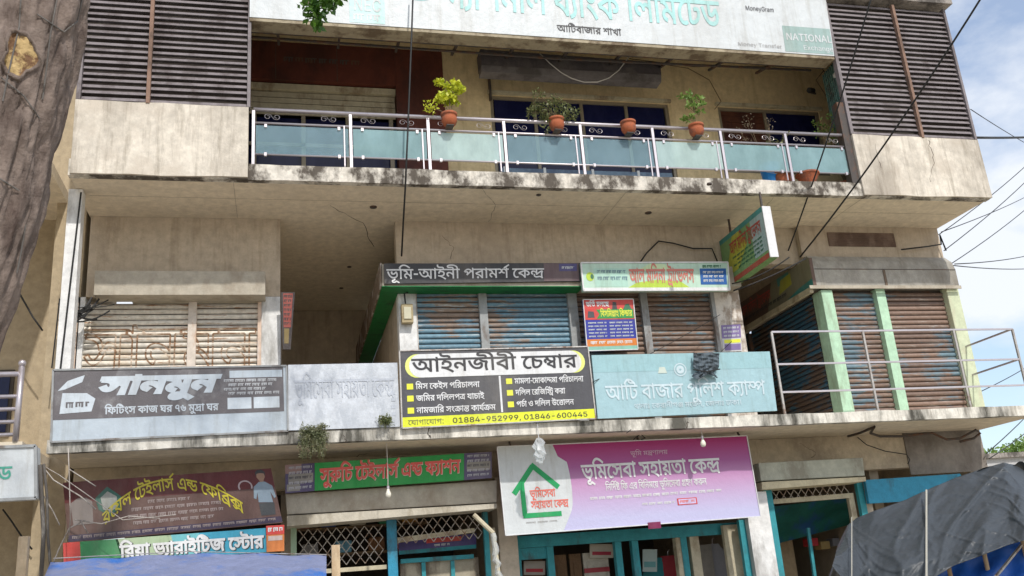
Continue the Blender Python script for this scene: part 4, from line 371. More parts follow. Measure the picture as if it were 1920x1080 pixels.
11361: [[92,0,92,67,334,329,371,370,401,406,425,439,442,469,452,500,456,533,451,569,438,599,416,624,389,642,356,653,319,657,280,653,247,640,220,620,200,593,187,559,183,521,94,521,102,582,124,634,159,678,205,710,260,731,321,737,383,731,436,710,481,678,515,637,536,589,543,534,540,495,529,457,510,417,479,373,437,320,379,257,220,87,220,82,556,82,556,0]],
11375: [[53,-175,96,102,196,102,120,-175]],
11373: [[324,-10,261,-2,205,21,158,58,123,106,100,165,93,231,98,284,115,341,147,406,196,485,361,728,461,728,218,373,209,373,221,392,238,410,258,425,281,437,308,444,336,447,398,440,451,419,495,386,528,342,548,287,555,224,548,160,525,104,490,56,443,21,387,-2],[324,70,364,75,398,90,427,114,448,145,462,182,467,224,462,267,448,304,427,335,398,358,364,373,324,377,285,373,250,358,221,335,199,305,185,268,181,226,185,183,199,145,221,114,250,90,285,75]],
10095: [[88,0,88,728,531,728,531,646,181,646,181,408,507,408,507,326,181,326,181,82,536,82,536,0]],
10073: [[382,-10,294,2,216,35,151,90,101,164,70,256,60,363,70,471,101,563,151,637,216,692,294,726,382,737,436,733,487,721,533,701,575,674,611,640,640,599,662,552,676,499,583,499,572,534,556,564,536,591,510,612,482,629,451,642,417,649,382,651,320,643,264,618,217,577,181,521,158,449,150,363,158,278,181,206,217,150,265,109,320,84,382,76,417,79,451,86,482,99,510,115,536,137,556,163,572,194,583,229,676,229,662,176,640,129,611,89,575,54,534,27,487,7,436,-6]],
10993: [[32,0,247,314,247,247,43,546,146,546,213,440,238,400,259,363,279,328,299,294,253,294,273,328,291,363,311,400,335,440,405,546,505,546,301,243,301,308,514,0,412,0,332,123,308,161,287,197,268,231,249,263,295,263,276,231,258,197,238,161,214,123,133,0]],
10586: [[299,-12,230,-3,169,23,119,66,82,122,59,191,51,270,59,350,82,419,119,475,169,518,230,544,299,553,338,550,374,542,408,530,438,513,465,491,488,466,507,436,521,402,436,378,429,398,418,417,404,433,388,447,370,458,349,467,325,472,299,474,250,467,209,446,179,413,157,371,144,322,140,270,144,218,157,170,179,128,209,95,250,74,299,67,326,69,350,74,371,83,390,95,407,110,420,127,431,146,438,167,522,144,509,109,490,78,467,52,440,30,409,12,375,-1,338,-9]],
10670: [[165,327,165,0,77,0,77,728,165,728,165,414,150,414,180,478,221,521,271,545,329,553,381,547,426,530,463,502,491,462,508,410,514,347,514,0,426,0,426,339,418,396,393,438,354,465,303,474,266,469,232,457,204,436,183,407,170,370]],
10658: [[298,-216,242,-212,194,-200,153,-183,120,-160,94,-133,74,-104,145,-59,158,-75,174,-93,194,-111,221,-126,255,-136,298,-139,358,-131,406,-108,438,-68,448,-9,448,100,440,100,429,83,414,63,393,43,365,25,329,13,281,9,219,17,164,40,117,78,81,130,58,196,51,275,58,354,81,422,116,477,163,519,219,544,283,553,331,548,367,535,395,517,416,496,431,475,442,458,451,458,451,546,536,546,536,-14,528,-78,504,-129,467,-168,419,-195,362,-211],[296,87,342,93,380,110,410,137,432,175,445,222,449,277,445,332,432,380,410,419,380,449,342,468,296,474,248,467,209,448,179,416,157,376,144,329,140,277,145,224,158,178,180,140,210,111,249,93]],
10472: [[293,0,293,298,25,728,133,728,277,493,300,454,320,417,339,377,359,327,322,327,342,378,361,419,381,455,403,493,546,728,653,728,386,298,386,0]],
}
LINES = {
'bank': (9795, [39,0,0,202,604,0,54,859,0,48,1125,0,39,1802,0,54,2406,0,47,2672,0,42,3663,0,202,4259,0,54,4514,0,6,4780,0,20,5218,0,55,6285,0,47,6551,0,55,7282,0,44,7548,0,61,8170,0,30,8516,0,32,9083,0]),
'branch': (6797, [9,0,0,520,1158,0,42,1991,0,54,2587,0,27,2853,0,54,3770,0,46,4036,0,48,4892,0,54,5569,0,21,5835,0,54,6531,0]),
'law_advice': (9953, [43,0,0,58,606,0,55,721,0,44,987,0,598,1609,0,9,1949,0,10,3107,0,39,3637,0,56,4241,0,40,4767,0,46,5483,0,54,6079,0,44,6345,0,48,6967,0,131,7583,0,61,7904,0,20,8250,0,372,9057,0]),
'lawyer': (6985, [9,0,0,10,1158,0,39,1688,0,27,2292,0,56,3209,0,42,3475,0,56,4071,0,61,4597,0,25,4943,0,269,5510,0,54,6123,0,46,6389,0]),
'l1': (8467, [55,0,0,44,266,0,50,888,0,61,1830,0,20,2176,0,10,2983,0,50,3513,0,40,4455,0,55,5171,0,46,5437,0,25,6033,0,54,6600,0,47,6866,0,39,7597,0,54,8201,0]),
'l2': (8938, [27,0,0,55,917,0,44,1183,0,46,1805,0,37,2661,0,55,3264,0,47,3530,0,47,4261,0,40,4992,0,219,5708,0,45,6683,0,54,7309,0,25,7575,0,54,8142,0,10,8408,0]),
'l3': (10345, [39,0,0,54,604,0,44,870,0,27,1492,0,54,2409,0,55,2675,0,46,2941,0,50,3797,0,6,4479,0,203,4917,0,54,5847,0,357,6113,0,20,7094,0,54,7901,0,45,8167,0,131,8793,0,203,8793,0,44,9723,0]),
'r1': (11146, [44,0,0,54,622,0,44,888,0,47,1510,0,54,2241,0,598,2507,0,61,2847,0,44,3193,0,54,3815,0,20,4081,0,54,4888,0,347,5154,0,44,5986,0,54,6608,0,40,7134,0,55,7850,0,46,8116,0,25,8712,0,54,9279,0,47,9545,0,39,10276,0,54,10880,0]),
'r2': (7894, [37,0,0,55,603,0,47,869,0,47,1600,0,61,2591,0,46,2937,0,55,3533,0,27,3799,0,55,4716,0,443,4982,0,20,6225,0,46,7032,0,54,7628,0]),
'r3': (8780, [40,0,0,25,716,0,131,1143,0,54,1283,0,18,1809,0,37,2807,0,55,3410,0,47,3676,0,47,4407,0,12,5398,0,61,6110,0,339,6456,0,54,7179,0,47,7445,0,39,8176,0]),
'contact': (4348, [61,0,0,45,346,0,54,972,0,22,1238,0,54,1894,0,61,2160,0,45,2506,0,54,3132,0,22,3398,0,611,4054,0]),
'police': (10277, [9,0,0,520,1158,0,42,2251,0,54,2847,0,27,3113,0,54,4030,0,46,4296,0,40,5152,0,57,5868,0,55,5868,0,47,6134,0,48,6865,0,20,7802,0,202,8609,0,54,8864,0,394,9130,0]),
'police2': (15317, [36,0,0,54,645,0,39,911,0,54,1515,0,7,1781,0,61,2479,0,20,2825,0,46,3632,0,54,4228,0,39,4494,0,56,5098,0,22,5364,0,322,6020,0,44,7140,0,61,7762,0,32,8108,0,47,8820,0,597,9551,0,61,10074,0,27,10420,0,47,11337,0,54,12068,0,7,12334,0,33,13032,0,54,13599,0,20,13865,0,54,14672,0,641,14938,0]),
'royal1': (10796, [46,0,0,61,596,0,70,942,0,47,1568,0,61,2559,0,30,2905,0,10,3472,0,47,4002,0,54,4733,0,50,4999,0,131,5681,0,16,5941,0,361,6699,0,61,7770,0,41,8116,0,55,8954,0,226,9220,0,293,9883,0]),
'suruchi': (10429, [50,0,0,57,682,0,454,682,0,55,1485,0,25,1751,0,61,2578,0,30,2924,0,10,3491,0,47,4021,0,54,4752,0,50,5018,0,131,5700,0,16,5960,0,361,6718,0,41,7789,0,202,8627,0,54,8882,0,48,9148,0,39,9825,0]),
'variety': (8849, [55,0,0,46,266,0,70,862,0,54,1488,0,43,2014,0,202,2735,0,54,2990,0,46,3256,0,54,3852,0,10,4118,0,520,4648,0,27,5481,0,61,6658,0,434,7004,0,54,7987,0,46,8253,0]),
'land': (9145, [43,0,0,58,606,0,55,721,0,44,987,0,61,1609,0,50,1955,0,42,2637,0,54,3233,0,50,3759,0,51,4441,0,54,4971,0,70,5237,0,35,5863,0,54,6570,0,61,7096,0,20,7442,0,372,8249,0]),
'land_a': (17238, [55,0,0,39,266,0,55,870,0,37,1136,0,131,1615,0,423,1739,0,55,2564,0,41,2830,0,16,3928,0,46,4686,0,55,5542,0,42,5808,0,55,6404,0,39,6670,0,44,7274,0,61,7896,0,70,8242,0,43,9128,0,58,9734,0,55,9849,0,44,10115,0,61,10737,0,50,11083,0,42,11765,0,54,12361,0,205,12887,0,51,13614,0,34,14144,0,20,15024,0,454,15831,0,39,16634,0]),
'land_b': (3499, [43,0,0,58,606,0,55,721,0,44,987,0,61,1609,0,50,1955,0,42,2637,0,54,3233,0]),
'land_c': (5386, [50,0,0,51,682,0,54,1212,0,70,1478,0,35,2104,0,54,2811,0,61,3337,0,20,3683,0,372,4490,0]),
'land_top': (5427, [43,0,0,58,606,0,55,721,0,44,987,0,44,1869,0,369,2491,0,34,3184,0,54,3804,0,47,4070,0,70,4801,0]),
'sanmun': (2778, [50,0,0,54,682,0,39,948,0,44,1552,0,57,2174,0,39,2174,0]),
'sanmun2': (11593, [55,0,0,41,266,0,520,1104,0,6,1937,0,50,2375,0,20,3317,0,54,4124,0,27,4390,0,23,5567,0,46,6198,0,82,7054,0,81,7646,0,44,8498,0,57,9120,0,221,9120,0,54,9840,0,23,10366,0,46,10997,0]),
'do': (712, [32,0,0]),
'hanif': (8191, [9,0,0,47,1158,0,44,2149,0,55,2771,0,37,3037,0,39,3640,0,54,4244,0,214,4770,0,54,5445,0,61,5711,0,43,6057,0,47,6778,0,50,7509,0]),
'post1': (4285, [43,0,0,55,721,0,35,987,0,131,1537,0,25,1954,0,47,2521,0,61,3252,0,26,3598,0]),
'post2': (6965, [55,0,0,42,266,0,50,862,0,55,1544,0,44,1810,0,413,2432,0,54,3163,0,51,3429,0,55,4219,0,20,4485,0,361,5292,0,54,6103,0,46,6369,0]),
'L1': (5303, [10300,0,0,10002,753,0,10411,1443,0,10234,2089,0,10321,2530,0,10300,3294,0,10002,4048,0,10281,4738,0]),
'L2': (5799, [10292,0,0,10790,903,0,10773,1503,0,10614,2094,0,10998,2677,0,10141,3239,0,10852,3985,0,10507,4361,0,10766,4923,0]),
'L3': (7551, [10292,0,0,10790,903,0,10773,1503,0,10614,2094,0,10998,2677,0,10411,3519,0,10852,4164,0,10507,4541,0,10773,5102,0,10871,5693,0,10647,6221,0,10614,6591,0,10852,7174,0]),
'L4': (16111, [11359,0,0,11360,648,0,11367,1297,0,11367,1945,0,11372,2594,0,11392,3242,0,11374,3891,0,11364,4539,0,11361,5188,0,11374,5836,0,11374,6484,0,11374,7133,0,11375,7781,0,11359,8330,0,11360,8978,0,11367,9627,0,11372,10275,0,11373,10924,0,11392,11572,0,11373,12220,0,11359,12869,0,11359,13517,0,11372,14166,0,11372,14814,0,11364,15463,0]),
'L5': (2085, [10300,0,0,10095,753,0,10073,1354,0]),
'L6': (4658, [10095,0,0,10993,601,0,10586,1147,0,10670,1718,0,10507,2310,0,10773,2871,0,10658,3462,0,10614,4075,0]),
'L7': (3701, [10292,0,0,10321,903,0,10300,1668,0,10095,2421,0,10472,3022,0]),
}

GL = GLYPHS
ST = {k: ([v[1][i:i+3] for i in range(0, len(v[1]), 3)], v[0]) for k, v in LINES.items()}
_tri = {}
def glyph(g, wgt):
    if (g, wgt) in _tri: return _tri[g, wgt]
    cs = [[(c[i], c[i+1]) for i in range(0, len(c), 2)] for c in GL[g]]
    cs = [c for c in cs if len(c) > 2]
    o2 = []
    for c in cs:
        d = []
        for p in c:
            if not d or abs(p[0]-d[-1][0]) + abs(p[1]-d[-1][1]) > 1: d.append(p)
        if len(d) > 2 and abs(d[0][0]-d[-1][0]) + abs(d[0][1]-d[-1][1]) <= 1: d.pop()
        if len(d) < 3: continue
        if wgt:
            e = []; n = len(d)
            for i in range(n):
                a = Vector(d[i-1]); b = Vector(d[i]); c2 = Vector(d[(i+1) % n])
                t1 = (b-a).normalized(); t2 = (c2-b).normalized()
                n1 = Vector((-t1.y, t1.x)); n2 = Vector((-t2.y, t2.x)); nn = n1+n2
                if nn.length < .2: nn = n1
                nn = nn.normalized() * min(1.5, 1/max(.4, nn.normalized().dot(n1)))
                e.append((b.x+nn.x*wgt, b.y+nn.y*wgt))
            d = e
        o2.append(d)
    vs = []; ed = []
    for c in o2:
        n = len(vs); vs += [Vector(p) for p in c]; ed += [(n+i, n+(i+1) % len(c)) for i in range(len(c))]
    if not vs: _tri[g, wgt] = ([], []); return _tri[g, wgt]
    V, E, F, *_ = delaunay_2d_cdt(vs, ed, [], 0, 1e-3)
    keep = []
    for f in F:
        cx = sum(V[i].x for i in f)/len(f); cy = sum(V[i].y for i in f)/len(f); wn = 0
        for c in o2:
            for i in range(len(c)):
                x1, y1 = c[i-1]; x2, y2 = c[i]
                if (y1 <= cy) != (y2 <= cy):
                    if x1 + (cy-y1)/(y2-y1)*(x2-x1) > cx: wn += 1 if y2 > y1 else -1
        if wn: keep.append(tuple(f))
    _tri[g, wgt] = ([(p.x, p.y) for p in V], keep); return _tri[g, wgt]
class Face:
    """A flat printed face given by its four corners (top left, top right, bottom right, bottom left); u, v run 0..1 from the top left."""
    def __init__(s, tl, tr, br, bl):
        s.c = [Vector(p) for p in (tl, tr, br, bl)]
        s.n = (s.c[1]-s.c[0]).cross(s.c[3]-s.c[0]).normalized()
        s.W = ((s.c[1]-s.c[0]).length + (s.c[2]-s.c[3]).length)/2; s.H = ((s.c[3]-s.c[0]).length + (s.c[2]-s.c[1]).length)/2
    def at(s, u, v, lift=0):
        a, b, c, d = s.c
        return (a*(1-u)+b*u)*(1-v) + (d*(1-u)+c*u)*v - s.n*lift
    def flat(s, pts, m, parent, lift=.003, name='print'):
        return MB().poly([s.at(u, v, lift) for u, v in pts]).build(name, m, parent)
    def rect(s, u0, v0, u1, v1, m, parent, lift=.003, name='print'):
        return s.flat([(u0,v1),(u1,v1),(u1,v0),(u0,v0)], m, parent, lift, name)
    def text(s, key, u0, v0, u1, v1, m, parent, lift=.006, wgt=0, arc=None, slant=0, name='lettering'):
        """line of shaped lettering: headline at v0, baseline at v1, running from u0 to u1"""
        mb = MB(); R, wd = ST[key]; top = 622 if key[0] != 'L' else 727
        for i, (g, gx, gy) in enumerate(R):
            V, F = glyph(g, wgt); n = len(mb.v); lf = lift + (i % 3)*.0005
            for x, y in V:
                fx = (x+gx)/wd; fy = (y+gy)/top
                fx += slant*fy
                u = u0 + (u1-u0)*fx; v = v1 + (v0-v1)*fy
                if arc: u, v = arc(fx, fy)
                mb.v.append(tuple(s.at(u, v, lf)))
            mb.f += [tuple(n+i_ for i_ in f) for f in F]
        o = mb.build(name, m, parent); return o
    def scribble(s, u0, v0, u1, v1, m, parent, words, lift=.005, seed=0):
        """a line of print too small to read: word-sized blocks hung from a headline"""
        rnd = random.Random(seed + int(u0*1000) + int(v0*777)); mb = MB(); u = u0; tot = u1-u0; k = 0
        h = v1-v0; asp = s.H/s.W
        while u < u1 - tot*.02:
            ww = tot/words*rnd.uniform(.55, .95); e = min(u1, u+ww)
            mb.poly([s.at(a, b, lift) for a, b in ((u, v0+h*.22), (e, v0+h*.22), (e, v0), (u, v0))])
            x = u
            while x < e - h*asp*.2:
                cw = h*asp*rnd.uniform(.16, .34)
                b = v1 - h*rnd.uniform(0, .25)
                mb.poly([s.at(a, c, lift) for a, c in ((x, b), (min(e, x+cw), b), (min(e, x+cw), v0+h*.22), (x, v0+h*.22))])
                x += cw + h*asp*rnd.uniform(.10, .3)
            u = e + tot/words*.16
        return mb.build('small_print', m, parent)
def board(name, label, cat, quad, thick, m, frame=None, fw=.03, back=(0, 1, 0), group=None):
    """a signboard: panel with depth, and a face to print on"""
    loc = Vector(quad[3]); t = thing(name, label, cat, loc, group)
    F = Face(*quad); d = Vector(back)*thick
    q = [F.c[3], F.c[2], F.c[1], F.c[0]]
    MB().slab(q, d).build('panel', m, t)
    if frame:
        mb = MB()
        for i in range(4):
            a = F.c[i]; b = F.c[(i+1) % 4]; mb.bar(a - Vector(back)*.004, b - Vector(back)*.004, fw, fw)
        mb.build('frame', frame, t)
    return t, F
def quadP(a, b, c, d, Y):
    return [P(*a, Y), P(*b, Y), P(*c, Y), P(*d, Y)]
# ================================================================ GROUND
g = MB(); g.poly([(-1500,-1500,0),(1500,-1500,0),(1500,1500,0),(-1500,1500,0)])
struct(g.build('ground', weathered('dusty_ground', (.50,.44,.34), (.38,.33,.25), .45, .35, 1, .95)))
g = MB(); g.poly([(-60,-6,.004),(60,-6,.004),(60,5.2,.004),(-60,5.2,.004)])
struct(g.build('road', weathered('worn_road', (.28,.25,.21), (.42,.37,.29), .55, .5, 1, .95)))
g = MB(); g.box(-14, 16, 10.2, 12.2, 0, .14); struct(g.build('pavement', oldconc, bevel=.01))

# ================================================================ MARKET BUILDING
bld = thing('market_building', 'three storey concrete market building with louvred corners, deep slabs and rolling shutters', 'building', (4, 12.3, 0))
def part(mb, name, m, parent=bld, **kw): return mb.build(name, m, parent, **kw)
# slabs with a slightly uneven drip edge
def slab_mesh(x0, x1, y0, y1, z0, z1, step=.25, jit=.006):
    mb = MB(); n = int((x1-x0)/step); rnd = random.Random(3)
    rows = []
    for i in range(n+1):
        x = x0+(x1-x0)*i/n; a = rnd.uniform(-jit, jit); b = rnd.uniform(-jit, jit)
        rows.append([(x,y0+b,z0+a),(x,y0+a*.6,z1+b*.8),(x,y1,z1),(x,y1,z0)])
    for r in rows: mb.v += r
    for i in range(n):
        for k in range(4):
            k2 = (k+1) % 4; mb.f.append((i*4+k, i*4+k2, (i+1)*4+k2, (i+1)*4+k))
    mb.f.append((0,3,2,1)); e = n*4; mb.f.append((e,e+1,e+2,e+3)); return mb
def floor_slab(z0, z1, lip, y1=16.8, x1=XR):
    o = part(slab_mesh(XL-.02, x1, D+.10, y1, z0, z1-.01, 2, 0), 'floor_slab', soffit_m)
    part(slab_mesh(XL-.03, x1+.01, D, D+.099, z0-.012, z1, .25), 'slab_edge', lip, o); return o
s1 = floor_slab(Z1A, Z1B, lip_m); s2 = floor_slab(Z2A, Z2B, lip2_m)
rs = part(slab_mesh(XL-.05, XR+.12, D-.12, 17, ZR+.03, ZR+.20, .3), 'roof_slab', oldconc)
part(MB().box(XL-.04, XR+.10, D-.02, 17, ZR+.22, ZR+.5), 'roof_slab', oldconc)
for x in (1.2, 5.2): part(MB().tube([(x, 11.8, Z2A+.01), (x, 11.8, Z2A-.012)], .05, 10), 'ceiling_rose', dark_metal)
for px, py in ((655,500),(640,540),(598,600),(1010,365),(1330,345)):
    p = PZ(px, py, Z2A); part(MB().tube([(p.x, p.y, Z2A+.01), (p.x, p.y, Z2A-.01)], .035, 10), 'ceiling_rose', dark_metal)

# --- back walls of the first floor front (between the openings), beam above the shutters
BX0, BX1 = -.03, 1.55          # first passage
CX0, CX1 = 6.72, 7.85          # second passage
def wall(x0, x1, z0, z1, m=plaster2, y0=WALL, y1=WALL+.2, nm='wall'): return part(MB().box(x0, x1, y0, y1, z0, z1), nm, m)
wall(CX0+.002, CX1-.002, 6.06, Z2A-.004); wall(XL, BX0, 5.55, Z2A-.002); wall(BX1+.002, CX0, 5.60, Z2A-.002); wall(CX1, XR-.02, 5.6, Z2A-.002, y0=WALL-.1)
wall(XL, P(136,640,WALL).x, Z1B+.002, 5.548, white_paint); wall(P(490,640,WALL).x, BX0, Z1B+.002, 5.548, white_paint)        # left shop jambs
wall(BX1, 1.80, Z1B+.002, 5.598, white_paint); wall(6.30, CX0, Z1B+.002, 5.598, peel_white)
# passages: side walls, end wall
wall(BX0-.2, BX0-.002, Z1B+.002, Z2A-.004, plaster2, WALL+.202, 16.6); wall(BX1+.004, BX1+.2, Z1B+.002, 5.596, plaster2, WALL+.202, 16.6)
wall(BX0, BX1, Z1B+.002, Z2A-.006, plaster2, 16.62, 16.8)
wall(CX0-.2, CX0-.002, Z1B+.002, 6.6, plaster2, WALL+.202, 16.6); wall(CX0, CX1+.3, Z1B+.002, 6.6, plaster2, 16.62, 16.8)
wall(BX1+.203, CX0-.203, 5.6, 6.6, plaster2, 12.6, 16.6)
# --- box beams over the shutters (the boxes the roller shutters wind into)
part(MB().box(1.30, 6.62, 12.0, 12.298, 5.60, 5.91), 'shutter_box', box_grey)
part(MB().box(1.302, 4.15, 11.985, 12.31, 5.585, 5.598), 'box_underside', green_paint)
part(MB().box(1.31, 1.549, 12.30, 16.6, 5.585, 5.91), 'shutter_box', green_paint)
part(MB().box(1.285, 1.308, 12.0, 16.5, 5.60, 5.93), 'box_side', weathered('box_side_brown', (.20,.15,.11), (.5,.46,.42), .35, 4, .8, .8))
part(MB().box(-2.3, -.22, 12.0, 12.298, 5.48, 5.80), 'shutter_box', box_grey)
bm3 = MB(); pr3 = [(11.98,5.60),(11.98,5.88),(12.03,6.02),(12.10,6.12),(12.198,6.14),(12.198,5.60)]
for x_ in (7.86, 10.38): bm3.v += [(x_ - (.05 if x_ > 9 and i_ in (3,4) else 0), y_, z_) for i_, (y_, z_) in enumerate(pr3)]
bm3.f += [(i_, (i_+1) % 6, 6+(i_+1) % 6, 6+i_) for i_ in range(6)] + [tuple(range(6))[::-1], tuple(range(6, 12))]
b3 = part(bm3, 'shutter_box', weathered('cement_box', (.36,.345,.31), (.22,.20,.17), .45, 1.6, .6, .9, hard=.25, drips=.2))
part(MB().box(7.87, 10.37, 11.972, 11.979, 5.868, 5.876), 'box_seam', dark_metal, b3)
part(MB().box(9.05, 9.09, 11.968, 11.979, 5.605, 5.86), 'box_seam', weathered('rusty_seam', (.16,.12,.09)), b3)
part(MB().box(7.72, 10.39, 11.95, 11.969, 5.55, 5.60), 'box_lip', box_grey, b3)

# --- rolling shutters: every slat a piece of its own
PITCH = .0755
def slat_profile(k=6):
    return [(-.017*math.sin(math.pi*i/k)**.7 if 0 < i < k else 0.004, PITCH*.86*i/k) for i in range(k+1)]
def slat_mesh(L, axis='x'):
    mb = MB(); pr = slat_profile()
    for e in (0, L):
        for y, z in pr: mb.v.append((e, y, z) if axis == 'x' else (y, e, z))
    n = len(pr)
    for i in range(n-1): mb.f.append((i, n+i, n+i+1, i+1))
    me = mb.mesh('slat', True); return me
def shutter(x0, x1, z0, z1, Y, m, frame_m, parent=bld, axis='x', inv=False, jamb=.05):
    if axis == 'x': o = MB().box(x0, x1, Y+.02, Y+.03, z0, z1).build('shutter', dark_metal, parent)
    else: o = MB().box(Y+.02, Y+.03, x0, x1, z0, z1).build('shutter', dark_metal, parent)
    me = slat_mesh(x1-x0, axis); me.materials.append(m)
    z = z0; k = 0
    while z < z1 - PITCH*.4:
        s = bpy.data.objects.new('slat', me); COL.objects.link(s)
        s.location = (x0, Y, z) if axis == 'x' else (Y, x0, z)
        j = random.uniform(-.003, .003); s.rotation_euler[1 if axis == 'x' else 0] = random.gauss(0, .0014)
        s.location[1 if axis == 'x' else 0] += j
        adopt(s, o); z += PITCH; k += 1
    return o
sh_cream = peeled('shutter_cream', (.62,.55,.44), (.70,.66,.58), (.36,.19,.09), .42, 2.2, 3)
sh_blue = peeled('shutter_blue', (.14,.26,.34), (.27,.20,.155), (.44,.47,.47), .53, 1.1, 3)
sh_brown = peeled('shutter_brown', (.13,.22,.27), (.225,.15,.11), (.36,.32,.28), .425, 1.3, 3)
sh_brown2 = peeled('shutter_rust', (.13,.21,.26), (.225,.15,.115), (.36,.32,.28), .44, 1.0, 3)
zt = 5.60
def px_x(px, py, Y): return P(px, py, Y).x
# left shop: two shutters with a mullion
SX = [P(x_, 640, WALL+.05).x for x_ in (136, 145, 352, 368, 483, 490)]
sl1 = shutter(SX[1], SX[2], Z1B+.02, 5.48, WALL+.06, sh_cream, None)
sl2 = shutter(SX[3], SX[4], Z1B+.02, 5.48, WALL+.06, sh_cream, None)
part(MB().box(SX[2], SX[3], WALL+.0, WALL+.09, Z1B, 5.5), 'shutter_mullion', weathered('rusty_mullion', (.62,.55,.48), (.42,.20,.07), .35, 3, .3, .8))
part(MB().box(SX[0], SX[1], WALL-.01, WALL+.09, Z1B, 5.47), 'shutter_jamb', weathered('pink_jamb', (.62,.47,.37), (.7,.65,.6), .4, 3, .4)); part(MB().box(SX[4], SX[5], WALL-.012, WALL+.09, Z1B, 5.47), 'shutter_jamb', MATS['pink_jamb'])
# faint outline of the old shop name on the slats
def on_slat(z): 
    t = min(1, ((z - (Z1B+.02)) % PITCH)/PITCH/.86); return -.017*max(0, math.sin(math.pi*t))**.7
def outline_on_shutter(key, x0, x1, z0, z1, Y, m, parent, width=.010, slant=.0):
    mb = MB(); R, wd = ST[key]
    for g_, gx, gy in R:
        for c in GL[g_]:
            pts = [((c[i]+gx)/wd, (c[i+1]+gy)/622) for i in range(0, len(c), 2)]
            for i in range(len(pts)):
                a, b = pts[i-1], pts[i]
                A = Vector((x0+(x1-x0)*a[0], z0+(z1-z0)*a[1])); B_ = Vector((x0+(x1-x0)*b[0], z0+(z1-z0)*b[1])); L = (B_-A).length
                if L < 1e-4: continue
                n = max(1, int(L/.02)); t = (B_-A)/L; nn = Vector((-t.y, t.x))*width/2
                for k in range(n):
                    p = A+(B_-A)*k/n; q = A+(B_-A)*(k+1)/n
                    mb.poly([(r.x, Y+on_slat(r.y)-.003, r.y) for r in (p-nn, q-nn, q+nn, p+nn)])
    return mb.build('painted_lettering', m, parent)
outline_on_shutter('sanmun', P(155,650,WALL+.06).x, P(478,650,WALL+.06).x, P(300,700,WALL+.06).z, P(300,618,WALL+.06).z, WALL+.06, weathered('old_brown_paint', (.24,.14,.08), (.55,.45,.35), .45, 6, .6), sl1, .02)
# middle shop: four bays
def vpx(px, py=600): return P(px, py, WALL).x
mull = [1.80, 1.86, 2.72, 2.83, 4.10, 4.19, 5.22, 5.33, 6.24, 6.30]
xs = [vpx(783), vpx(900), vpx(915), vpx(1068), vpx(1085), vpx(1205), vpx(1218), vpx(1338)]
zb = Z1B+.02
shutter(xs[0], xs[1], zb, zt, WALL+.06, sh_blue, None); shutter(xs[2], xs[3], zb, zt, WALL+.06, sh_blue, None)
shutter(xs[4], xs[5], zb, zt, WALL+.06, sh_brown, None); shutter(xs[6], xs[7], zb, zt, WALL+.06, sh_brown, None)
for a, b in ((1.80, xs[0]), (xs[1], xs[2]), (xs[3], xs[4]), (xs[5], xs[6]), (xs[7], 6.30)):
    part(MB().box(a, b, WALL-.015, WALL+.1, Z1B, zt-.002), 'shutter_mullion', grey_metal if a > 1.9 else peel_white)
# right shop: two bays between mint posts, and a shutter facing the passage
YR = 12.02
weathered('mint_cream', (.55,.60,.42), (.5,.48,.35), .4, 2, .4)
rx = [P(1590, 700, YR+.1).x, P(1668, 700, YR+.1).x, P(1685, 700, YR+.1).x, 10.18]
shutter(rx[0]-.04, rx[1], zb, 5.58, YR+.14, sh_brown2, None); shutter(rx[2], rx[3], zb, 5.58, YR+.14, sh_brown2, None)
part(MB().box(rx[1], rx[2], YR+.03, YR+.17, Z1B, 5.575), 'shutter_mullion', mint)
part(MB().box(7.93, 8.12, YR-.02, YR+.24, Z1B+.002, 5.545), 'column', mint, bevel=.01)
part(MB().box(8.121, rx[0]-.04, YR+.05, YR+.22, Z1B+.002, 5.545), 'shutter_jamb', MATS['mint_cream'])
part(MB().box(10.18, 10.40, YR+.02, 12.5, Z1B+.002, 5.6), 'column', weathered('mint_cream', (.55,.60,.42), (.5,.48,.35), .4, 2, .4), bevel=.01)
part(MB().box(10.2, 10.40, 12.4, 16.6, Z1B+.002, Z2A), 'wall', plaster2)
sh_dark = peeled('shutter_dark', (.03,.10,.16), (.10,.07,.055), None, .47, 1.4, 3)
shutter(12.28, 14.3, zb, 5.52, 7.95, sh_dark, None, axis='y'); shutter(14.36, 16.4, zb, 5.52, 7.95, sh_dark, None, axis='y')
part(MB().box(7.88, 8.05, 14.3, 14.36, Z1B, 5.5), 'shutter_mullion', dark_metal)
part(MB().box(7.86, 8.06, 12.402, 16.4, 5.60, 6.6), 'wall', plaster2)
vent = part(MB().box(8.35, 9.55, WALL-.12, WALL-.102, 6.33, 6.56), 'vent_panel', weathered('rusty_vent', (.13,.085,.065), (.20,.14,.11), .5, 4, .5))
for i in range(7): part(MB().box(8.36, 9.54, WALL-.128, WALL-.121, 6.345+i*.03, 6.36+i*.03), 'vent_slat', MATS['rusty_vent'], vent)

# --- second floor: wall of the bank, windows, entrance
z0, z1 = Z2B+.002, ZR+.028
wx = [P(918,178,BANK).x, P(1252,195,BANK).x, P(1345,200,BANK).x, P(1535,208,BANK).x]; wz = 8.95; DX = 2.42
wall(XL, -.9, z0, z1, plaster, BANK, BANK+.2); wall(DX, wx[0], z0, z1, plaster, BANK, BANK+.2); wall(wx[1], wx[2], z0, z1, plaster, BANK, BANK+.2); wall(wx[3], XR-.02, z0, z1, plaster, BANK, BANK+.2)
wall(wx[0]+.001, wx[1]-.001, wz, z1, plaster, BANK, BANK+.2); wall(wx[2]+.001, wx[3]-.001, wz, z1, plaster, BANK, BANK+.2); wall(-.899, DX-.001, 9.66, z1, plaster, BANK, BANK+.2)
wall(wx[2]+.001, wx[3]-.001, z0, 7.75, plaster, BANK, BANK+.2)
wall(XL, XR, z0, z1, plaster, 16.5, 16.7)
